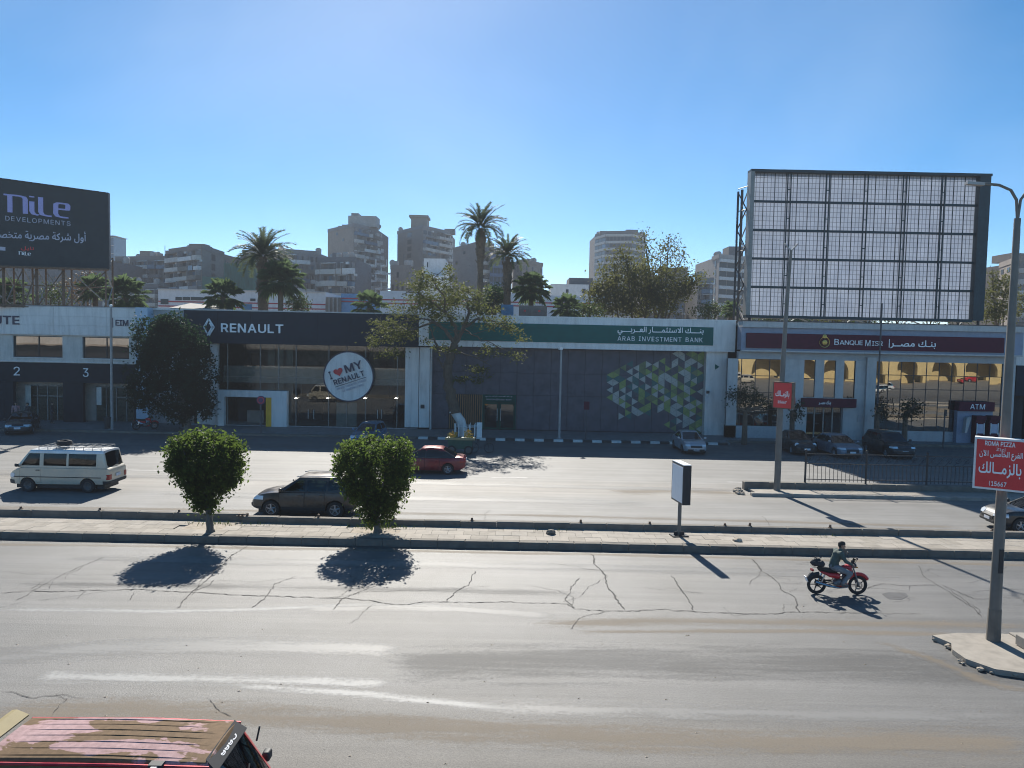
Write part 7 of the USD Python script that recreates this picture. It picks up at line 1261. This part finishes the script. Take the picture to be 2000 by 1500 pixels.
def fan_palm(label, px, py, Y, R_, n, seed, zb=None, mat='leaf_fan'):
    """round crown of fan leaves on long stalks"""
    rg_ = np.random.default_rng(seed); t = thing('fan_palm', label, 'palm tree', 'fan leaved palms behind the shops'); c = at(px, py, Y); R_ = R_ * Y / F
    part(t, 'trunk', MB().tube([(c[0], Y, 0 if zb is None else zb), (c[0], Y, c[2] - .1)], [.30, .24], 9), 'palm_bark', 40)
    for k in range(n):
        q = (k + .5) / n; az = k * 2.39996; el = 1.4 - 2.2 * q + rg_.normal() * .12; d = np.array([math.cos(el) * math.cos(az), math.cos(el) * math.sin(az), math.sin(el)]); Ls = R_ * (.5 + .15 * rg_.random()); e = c + d * Ls; m = MB().tube([c, c + d * Ls * .5, e], [.03, .02, .015], 4)
        side = np.cross(d, [0, 0, 1.0]); side /= np.linalg.norm(side) + 1e-9; upv = np.cross(side, d); V, Fc = [], []
        for i in range(15):
            a = -2.0 + 4.0 * i / 14; o = d * math.cos(a) + side * math.sin(a); ll = R_ * .52 * (.85 + .3 * rg_.random()) * (1 - .12 * abs(a)); w = side * math.cos(a) - d * math.sin(a); mid = e + o * ll * .62; tip = e + o * ll - np.array([0, 0, ll * (.25 + .2 * rg_.random())]); kk = len(V); V += [e, mid + w * ll * .075, tip, mid - w * ll * .075]; Fc += [(kk, kk + 1, kk + 2), (kk, kk + 2, kk + 3)]
        m.raw(V, Fc); part(t, 'fan_leaf', m, mat)
fan_palm('fan palm with pale tips before the white hall', 436, 578, 73, 40, 34, 11)
fan_palm('bushy fan palm right beside the thick date palm', 548, 548, 74, 46, 46, 12)
fan_palm('fan palm beside the dark billboard edge', 246, 578, 72, 44, 36, 13)
fan_palm('round dark fan palm above the roof cabin', 1038, 565, 75, 38, 44, 14)
fan_palm('low fan palm before the blue hall wall', 722, 600, 73, 38, 26, 15)
fan_palm('low fan palm right of the roof cabin', 1106, 602, 72, 32, 28, 16)
fan_palm('fan palm under the dark billboard at the left edge', 16, 580, 72, 44, 30, 17)
fan_palm('leafy fan palm behind the dark billboard legs', 186, 565, 74, 34, 30, 18)
fan_palm('small fan palm left of the empty billboard', 1428, 606, 73, 22, 22, 19)
fan_palm('fan palm between the tall palms trunks', 966, 592, 78, 36, 30, 20)

# weeds and dry leaves round the median trees
rw = np.random.default_rng(77); wm = MB()
for cx0, n in ((-11.3, 60), (-5.0, 120), (-4.3, 50), (-9.6, 30), (1.5, 12), (12, 14)):
    for k in range(n):
        x, y = cx0 + rw.normal() * .5, KB - .12 - abs(rw.normal()) * .22; h_ = .05 + .12 * rw.random(); a = rw.random() * 6.28; dx, dy = math.cos(a) * .06, math.sin(a) * .06
        wm.raw([(x - .012, y, .225), (x + .012, y, .225), (x + dx, y + dy, .225 + h_)], [(0, 1, 2)])
solo('weeds', wm, 'leaf_shrub', 'sparse low weeds growing along the median wall', 'weeds', kind='stuff')
# ================================================================ motorcycle, rider, people, cart
P('moto_red', (.45, .012, .02), .3, coat=.5); P('moto_black', (.02, .02, .022), .5); P('engine_grey', (.16, .16, .165), .45, .6, var=.2); P('leather', (.018, .017, .016), .6)
P('skin', (.36, .21, .14), .55, var=.05); P('hair', (.012, .010, .009), .7); P('jacket', (.055, .085, .075), .8, var=.15, scale=6); P('trousers', (.19, .20, .21), .85, var=.15, scale=6); P('shoe', (.12, .10, .09), .7); P('cloth_pink', (.36, .20, .20), .8); P('cloth_pale', (.42, .42, .40), .8); P('cloth_dark', (.03, .03, .035), .8)
def bones(bs, seg=12):
    """bones: (a, b, ra, rb): one smooth continuous surface through them"""
    hs = [Manifold.batch_hull([Manifold.sphere(ra, seg).translate(tuple(a)), Manifold.sphere(rb, seg).translate(tuple(b_))]) for a, b_, ra, rb in bs]
    return Manifold.batch_boolean(hs, m3.OpType.Add)
def smooth_body(m, length=.035, it=10):
    m = m.refine_to_length(length); mm = m.to_mesh(); t = trimesh.Trimesh(mm.vert_properties[:, :3], mm.tri_verts, process=True); trimesh.smoothing.filter_taubin(t, lamb=.5, nu=.52, iterations=it); return t
def hand(p, fwd, side, up, s=1.0, curl=1.0):
    """palm with four curled fingers of unequal length and a thumb from the palm's side"""
    p, fwd, side, up = (np.array(q, float) for q in (p, fwd, side, up)); B = [(p, p + fwd * .055 * s, .026 * s, .026 * s)]
    for k, (o, l) in enumerate(((-.030, .030), (-.010, .034), (.010, .032), (.028, .025))):
        k0 = p + fwd * .075 * s + side * o * s; k1 = k0 + (fwd * .9 - up * .45 * curl) * l * s; k2 = k1 + (fwd * (.4 - .5 * curl) - up * .9) * l * .85 * s; B += [(p + fwd * .03 * s + side * o * .7 * s, k0, .013 * s, .011 * s), (k0, k1, .011 * s, .010 * s), (k1, k2, .010 * s, .008 * s)]
    t0 = p + fwd * .02 * s - side * .035 * s; t1 = t0 + (fwd * .6 - side * .5 - up * .4) * .035 * s; B += [(p + fwd * .01 * s, t0, .016 * s, .013 * s), (t0, t1, .013 * s, .011 * s), (t1, t1 + (fwd * .6 + side * .3 - up * .5) * .028 * s, .011 * s, .009 * s)]
    return B
def person(name_label, J, cloth, group=None, loc=(0, 0, 0), rz=0, hairy=.112, long=False):
    """J: joints by name, right (r) and left (l); the figure is one surface, clothes and hair lie on it"""
    t = thing('person', name_label, 'person', group, None, loc, rz); j = {k: np.array(v, float) for k, v in J.items()}
    B = [(j['pelvis'], j['waist'], .125, .115), (j['waist'], j['chest'], .115, .135), (j['chest'], j['neck'], .10, .055), (j['neck'], j['head'], .052, .06)]
    hd = j['head']; f = j['face'] / np.linalg.norm(j['face']); upv = np.array([0, 0, 1.0]); sd_ = np.cross(upv, f); sd_ /= np.linalg.norm(sd_)
    B += [(hd + upv * .02 - f * .02, hd + upv * .025 + f * .015, .083, .080), (hd - upv * .05 + f * .03, hd - upv * .075 + f * .05, .055, .036), (hd + upv * .0 + f * .085, hd - upv * .025 + f * .105, .013, .016), (hd - upv * .055 + f * .083, hd - upv * .055 + f * .085, .016, .016)]
    for s_ in (-1, 1): B += [(hd + sd_ * s_ * .084 + upv * .01, hd + sd_ * s_ * .087 - upv * .02, .016, .012)]
    for q in 'rl':
        B += [(j['chest'] + (j['sh' + q] - j['chest']) * .5, j['sh' + q], .085, .062), (j['sh' + q], j['el' + q], .054, .042), (j['el' + q], j['wr' + q], .042, .028), (j['pelvis'], j['hip' + q], .11, .095), (j['hip' + q], j['kn' + q], .092, .058), (j['kn' + q], j['an' + q], .058, .038), (j['an' + q], j['toe' + q], .042, .032)]
        fw_ = j['wr' + q] - j['el' + q]; fw_ /= np.linalg.norm(fw_); ss = np.cross(fw_, upv); ss /= np.linalg.norm(ss) + 1e-9; B += hand(j['wr' + q], fw_, ss * (1 if q == 'r' else -1), np.cross(ss, fw_))
    part(t, 'body', smooth_body(bones(B, 10), .03, 6), 'skin', True)
    top = [(j['pelvis'] + [0, 0, .02], j['waist'], .145, .135), (j['waist'], j['chest'], .135, .155), (j['chest'], j['neck'] - [0, 0, .03], .12, .075)]
    for q in 'rl': top += [(j['chest'] + (j['sh' + q] - j['chest']) * .5, j['sh' + q], .10, .076), (j['sh' + q], j['el' + q], .068, .056), (j['el' + q], j['el' + q] + (j['wr' + q] - j['el' + q]) * .95, .056, .040)]
    m = smooth_body(bones(top, 12), .04, 6); v = np.array(m.vertices); m.vertices = v + np.array(m.vertex_normals) * ((meshkit.noise(v * np.array([14, 14, 24])) - .5) * .018)[:, None]; part(t, 'jacket', m, cloth[0], True)
    low = [(j['pelvis'], j['pelvis'] + [0, 0, .04], .14, .14)]
    for q in 'rl': low += [(j['pelvis'], j['hip' + q], .125, .11), (j['hip' + q], j['kn' + q], .108, .074), (j['kn' + q], j['an' + q] + (j['kn' + q] - j['an' + q]) * .06, .072, .054)]
    part(t, 'trousers', smooth_body(bones(low, 12), .04, 6), cloth[1], True)
    for q in 'rl': part(t, 'shoe', bones([(j['an' + q] - [0, 0, .02], j['an' + q], .05, .048), (j['an' + q] - [0, 0, .03], j['toe' + q], .045, .038)], 10), 'shoe', 40)
    hb = [(hd + upv * .045 - f * .03, hd + upv * .055 + f * .025, .088, .078), (hd + upv * .0 - f * .05, hd - upv * .03 - f * .045, .07, .06)] + ([(hd - f * .06, hd - upv * .2 - f * .07, .07, .06)] if long else [])
    part(t, 'hair', bones(hb, 12) - Manifold.batch_hull([Manifold.sphere(.05, 10).translate(tuple(hd + f * .11 + upv * z)) for z in (-.1, .02)]), 'hair', 40)
    for s_ in (-1, 1): part(t, 'eye', MB().sphere(hd + f * .078 + sd_ * s_ * .032 + upv * .012, .011), 'hair')
    return t
# motorcycle, local x forward
mloc = (9.98, 22.75, 0); mk = thing('motorcycle', 'red motorcycle with black luggage ridden along the near road', 'motorcycle', loc=mloc, rz=1)
wr_ = .295; xr_, xf_ = -.63, .62
def torus(R_, r, c, n=28, k=8): a = np.linspace(0, 2 * np.pi, k + 1); return MB().lathe([(R_ + r * math.cos(q), r * math.sin(q)) for q in a[::-1]], n, c, 'y')
for x in (xr_, xf_):
    w = _path(mk, 'wheel'); UsdGeom.Xform.Define(stage, w).AddTranslateOp().Set(Gf.Vec3d(x, 0, wr_))
    part(w, 'tyre', torus(wr_ - .045, .045, (0, 0, 0)), 'tyre', 50); m = torus(wr_ - .088, .014, (0, 0, 0), 28, 6).lathe([(0, -.05), (.05, -.05), (.05, .05), (0, .05)], 12, (0, 0, 0), 'y')
    part(w, 'rim', m, 'moto_black', 40)
    for k in range(5): a = k * 1.2566 + .5; part(w, 'spoke', MB().tube([(.04 * math.cos(a), 0, .04 * math.sin(a)), ((wr_ - .09) * math.cos(a + .12), 0, (wr_ - .09) * math.sin(a + .12))], [.022, .014], 5), 'moto_black')
    if x > 0: part(w, 'brake_disc', MB().lathe([(.07, -.004), (.12, -.004), (.12, .004), (.07, .004), (.07, -.004)], 18, (0, -.07, 0), 'y'), 'chrome', 40)
for s_ in (-1, 1):
    part(mk, 'fork', MB().tube([(xf_, s_ * .085, wr_), (xf_ - .15, s_ * .085, .72), (xf_ - .23, s_ * .075, .93)], [.026, .024, .02], 7), 'engine_grey', 40); part(mk, 'swing_arm', MB().tube([(xr_, s_ * .085, wr_), (-.12, s_ * .08, .36)], .022, 6), 'moto_black'); part(mk, 'shock', MB().tube([(xr_ + .08, s_ * .1, wr_ + .05), (-.42, s_ * .1, .68)], [.03, .026], 7), 'chrome')
    part(mk, 'foot_peg', MB().tube([(.08, s_ * .1, .31), (.08, s_ * .22, .31)], .014, 5), 'moto_black'); part(mk, 'mirror', MB().tube([(.40, s_ * .22, 1.0), (.42, s_ * .30, 1.16)], .008, 4).sphere((.42, s_ * .31, 1.19), .055, 1, (.3, 1, .7)), 'moto_black'); part(mk, 'grip', MB().tube([(.36, s_ * .24, .985), (.30, s_ * .36, .97)], .019, 6), 'moto_black')
    part(mk, 'side_panel', bones([((-.28, s_ * .10, .62), (-.05, s_ * .11, .60), .07, .09), ((-.28, s_ * .10, .62), (-.52, s_ * .08, .70), .06, .035)], 10), 'moto_red', 40); part(mk, 'indicator', MB().sphere((.50, s_ * .15, .88), .028, 1, (1.3, 1, .8)), 'lens_amber')
    part(mk, 'tank_shroud', bones([((.30, s_ * .13, .80), (.36, s_ * .13, .62), .05, .035), ((.30, s_ * .13, .80), (.12, s_ * .12, .72), .05, .04)], 10), 'moto_red', 40)
part(mk, 'frame', MB().tube([(.40, 0, .90), (.30, 0, .62), (.28, 0, .34), (-.12, 0, .30), (-.16, 0, .62), (-.60, 0, .76)], .026, 7).tube([(.40, 0, .86), (-.16, 0, .64)], .026, 7), 'moto_black', 40)
part(mk, 'engine', bones([((.02, -.06, .40), (.02, .06, .40), .12, .12), ((.14, -.05, .44), (.22, -.05, .55), .08, .07), ((.14, .05, .44), (.22, .05, .55), .08, .07), ((-.08, -.05, .36), (-.08, .05, .36), .09, .09)], 10), 'engine_grey', 40); part(mk, 'belly_pan', bones([((.28, 0, .30), (-.05, 0, .245), .06, .05)], 10), 'moto_red', 40)
for k in range(5): part(mk, 'cooling_fin', MB().rbox((.19, 0, .47 + k * .028), (.17, .2, .008), ry=-18), 'engine_grey')
part(mk, 'fuel_tank', smooth_body(bones([((.30, -.04, .84), (.30, .04, .84), .10, .10), ((.30, 0, .84), (.02, 0, .78), .11, .075)], 12), .03, 4), 'moto_red', True); part(mk, 'saddle', smooth_body(bones([((.0, 0, .745), (-.25, 0, .73), .075, .085), ((-.25, 0, .735), (-.58, 0, .80), .085, .06)], 12), .03, 4), 'leather', True)
part(mk, 'rear_mudguard', MB().tube([(xr_ + .05, 0, .64), (xr_ - .17, 0, .60), (xr_ - .30, 0, .44)], [.07, .075, .05], 6), 'moto_black', 40); part(mk, 'number_plate', MB().rbox((xr_ - .33, 0, .47), (.015, .17, .17), ry=-22), 'plate_white'); part(mk, 'tail_light', MB().rbox((xr_ - .16, 0, .74), (.06, .14, .06)), 'tail_lens')
a = np.linspace(.55, 2.55, 9); part(mk, 'front_mudguard', MB().tube([(xf_ + (wr_ + .045) * math.cos(q), 0, wr_ + (wr_ + .045) * math.sin(q)) for q in a], .058, 7), 'moto_red', 40)
part(mk, 'handlebar', MB().tube([(.30, -.36, .97), (.36, -.22, .985), (.40, 0, .96), (.36, .22, .985), (.30, .36, .97)], .013, 6), 'chrome', 40); hl_ = part(mk, 'headlight_cowl', bones([((.46, -.03, .90), (.46, .03, .90), .085, .085), ((.46, 0, .90), (.43, 0, 1.03), .07, .04)], 12), 'moto_black', 40); part(hl_, 'lens', MB().sphere((.52, 0, .88), .075, 1, (.5, 1, .9)), 'head_lens', 40); part(hl_, 'screen', MB().rbox((.47, 0, 1.05), (.01, .16, .12), ry=25), 'office_glass')
part(mk, 'exhaust', MB().tube([(.22, -.1, .42), (.26, -.12, .26), (.0, -.14, .24), (-.3, -.15, .30), (-.75, -.16, .42)], [.022, .025, .025, .045, .05], 8), 'chrome', 40); part(mk, 'chain_guard', MB().tube([(-.1, .1, .40), (xr_, .11, .38)], .03, 5), 'moto_black'); part(mk, 'rear_rack', MB().tube([(-.45, -.1, .83), (-.82, -.1, .86), (-.82, .1, .86), (-.45, .1, .83)], .012, 5), 'moto_black')
lg = thing('luggage_bundle', 'black bundle strapped on the motorcycle behind the rider', 'bundle', loc=mloc, rz=1); rb = np.random.default_rng(4)
m = smooth_body(bones([((-.55, -.08, .95), (-.72, .06, .95), .10, .10), ((-.60, 0, 1.0), (-.68, 0, 1.04), .08, .06)], 12), .03, 3); v = np.array(m.vertices); m.vertices = v + np.array(m.vertex_normals) * ((meshkit.noise(v * 22) - .5) * .05)[:, None]; part(lg, 'bag', m, 'cloth_dark', True)
for k in range(7): b0 = np.array([-.5 - .25 * rb.random(), .2 * (rb.random() - .5), 1.03]); part(lg, 'loose_strap', MB().tube([b0, b0 + [.04 * rb.normal(), .04 * rb.normal(), .08], b0 + [.08 * rb.normal(), .06 * rb.normal(), .12]], .009, 4), 'cloth_dark')
RJ = dict(pelvis=(-.14, 0, .86), waist=(-.12, 0, 1.0), chest=(-.03, 0, 1.22), neck=(.045, 0, 1.40), head=(.09, 0, 1.50), face=(1, 0, -.15), shr=(-.01, -.19, 1.30), shl=(-.01, .19, 1.30), elr=(.11, -.26, 1.08), ell=(.11, .26, 1.08), wrr=(.28, -.30, 1.0), wrl=(.28, .30, 1.0), hipr=(-.10, -.10, .84), hipl=(-.10, .10, .84), knr=(.30, -.19, .70), knl=(.30, .19, .70), anr=(.06, -.20, .38), anl=(.06, .20, .38), toer=(.22, -.21, .33), toel=(.22, .21, .33))
person('dark haired rider in a grey green jacket on the red motorcycle', RJ, ('jacket', 'trousers'), loc=mloc, rz=1)
pq = G(312, 836); copy_of(mk, 'motorcycle', (pq[0], 57.6, .15), 35, 'motorcycle parked in shade beneath the dark leafy tree', 'motorcycle')
# people by the white showroom doors
def stand(arm=0.0, step=.08, h=1.0): return {k: np.array(v) * h for k, v in dict(pelvis=(0, 0, .95), waist=(0, 0, 1.1), chest=(0, 0, 1.30), neck=(.01, 0, 1.48), head=(.02, 0, 1.60), face=(1, 0, 0), shr=(0, -.19, 1.40), shl=(0, .19, 1.40), elr=(-.02 + arm, -.24, 1.12), ell=(-.03, .24, 1.12), wrr=(.10 + arm * 2, -.25, .90 + arm), wrl=(.08, .25, .88), hipr=(0, -.1, .92), hipl=(0, .1, .92), knr=(step, -.1, .50), knl=(-step * .3, .1, .50), anr=(step * .8, -.1, .08), anl=(-step * 1.2, .1, .08), toer=(step * .8 + .15, -.11, .04), toel=(-step * 1.2 + .15, .11, .04)).items()}
for px, cl_, lb, rz_, Yp, lg_ in ((31, ('cloth_pink', 'cloth_dark'), 'woman in a dusty pink top standing near the doors by the dark car', -60, 59.4, True), (54, ('cloth_dark', 'cloth_pale'), 'person in dark top and pale trousers before the showroom doorway', -120, 59.2, False), (101, ('cloth_dark', 'cloth_dark'), 'person in dark clothes walking by the right door leaf', 10, 60.2, False)): person(lb, stand(.05, .1), cl_, loc=(fx(px, Yp, 800), Yp, .15), rz=rz_, long=lg_)
# vendor's cart and its goods
cx_, cy_ = G(898, 888)[:2]; P('cart_green', (.008, .07, .05), .5, dirt=.3); P('fruit_yellow', (.50, .30, .03), .45, var=.3, scale=9); P('fruit_brown', (.26, .14, .03), .5, var=.3, scale=9)
ct = thing('fruit_cart', 'green vendor cart standing by the striped kerb', 'cart', loc=(cx_, cy_ + .6, 0))
part(ct, 'body', MB().prism(Polygon([(-.75, .35), (.75, .35), (.8, .95), (-.8, .95)]), -.45, .45, 'y'), 'cart_green'); part(ct, 'tray', box(-.95, .95, -.6, .6, .952, 1.02), 'cart_green'); part(ct, 'tray_rim', box(-.97, .97, -.63, -.601, .95, 1.10), 'cream_plastic')
for x in (-.55, .55):
    for y in (-.5, .5): part(ct, 'wheel', torus(.24, .045, (x, y, .285), 18, 6), 'tyre', 40); part(ct, 'hub', MB().lathe([(0, -.03), (.2, -.02), (.2, .02), (0, .03)], 10, (x, y, .285), 'y'), 'rim_steel')
hp = MB(); rh = np.random.default_rng(9)
for k in range(150):
    side = -1 if rh.random() < .45 else 1; x = side * (.25 + .55 * rh.random()); y = rh.normal() * .22; z = 1.04 + (.55 if side > 0 else .38) * rh.random() * (1 - abs(abs(x) - .52)); a = rh.random() * 6.28
    hp.tube([(x - .09 * math.cos(a), y - .05, z), (x, y, z + .045), (x + .09 * math.cos(a), y + .05 * math.sin(a), z + .01)], [.012, .032, .012], 5)
fh_ = part('/World', 'fruit_heap', hp, 'fruit_yellow', 40, 'two heaps of yellow fruit piled on the green vendor cart', 'fruit', None, 'stuff'); UsdGeom.Xformable(stage.GetPrimAtPath(fh_)).AddTranslateOp().Set(Gf.Vec3d(float(cx_), float(cy_ + .6), 0.0))
bx_, by_ = G(940, 886)[:2]; bc = thing('bicycle', 'dark bicycle standing in shade right of the vendor cart', 'bicycle', loc=(bx_, by_ + .4, 0), rz=-4)
for x in (-.5, .5): w = _path(bc, 'wheel'); UsdGeom.Xform.Define(stage, w).AddTranslateOp().Set(Gf.Vec3d(x, 0, .33)); part(w, 'tyre', torus(.31, .018, (0, 0, 0), 24, 6), 'tyre', 40); part(w, 'spokes', MB().tube([(-.3, 0, 0), (.3, 0, 0)], .004, 3).tube([(0, 0, -.3), (0, 0, .3)], .004, 3).tube([(-.21, 0, -.21), (.21, 0, .21)], .004, 3).tube([(-.21, 0, .21), (.21, 0, -.21)], .004, 3), 'engine_grey')
part(bc, 'frame', MB().tube([(-.5, 0, .33), (-.08, 0, .30), (-.22, 0, .78), (.34, 0, .74), (-.08, 0, .30)], .018, 6).tube([(-.5, 0, .33), (-.22, 0, .78)], .014, 6).tube([(.5, 0, .33), (.34, 0, .74), (.31, 0, .95)], .018, 6), 'dark_metal'); part(bc, 'saddle', bones([((-.30, 0, .86), (-.14, 0, .86), .06, .03)], 8), 'leather'); part(bc, 'seat_post', MB().tube([(-.22, 0, .78), (-.235, 0, .85)], .014, 6), 'dark_metal'); part(bc, 'handlebar', MB().tube([(.25, -.26, .98), (.31, 0, .96), (.25, .26, .98)], .012, 6), 'dark_metal')
t = thing('litter_bin', 'dark litter bin standing beside the thin grey pole', 'bin'); a = fx(211, 57.6, 826); part(t, 'body', MB().lathe([(0, .15), (.24, .15), (.28, 1.05), (0, 1.05)], 12, (a, 57.6, 0)), 'dark_metal', 40); part(t, 'rim', MB().lathe([(.28, 1.0), (.31, 1.0), (.31, 1.07), (.28, 1.07), (.28, 1.0)], 12, (a, 57.6, 0)), 'dark_metal', 40)
# ================================================================ the air
def _haze(path): return usdkit.material(stage, path, {'v': ('principled_volume', {'color': (.80, .88, 1.0), 'density': HAZE, 'anisotropy': .35})}, volume='v.volume')
HAZE = 0.00030; DEFS['haze_air'] = _haze
solo('haze', box(-1250, 1250, -950, 1750, -1.7, 75.0), 'haze_air', 'thin pale blue haze over the whole city', 'haze', kind='stuff')
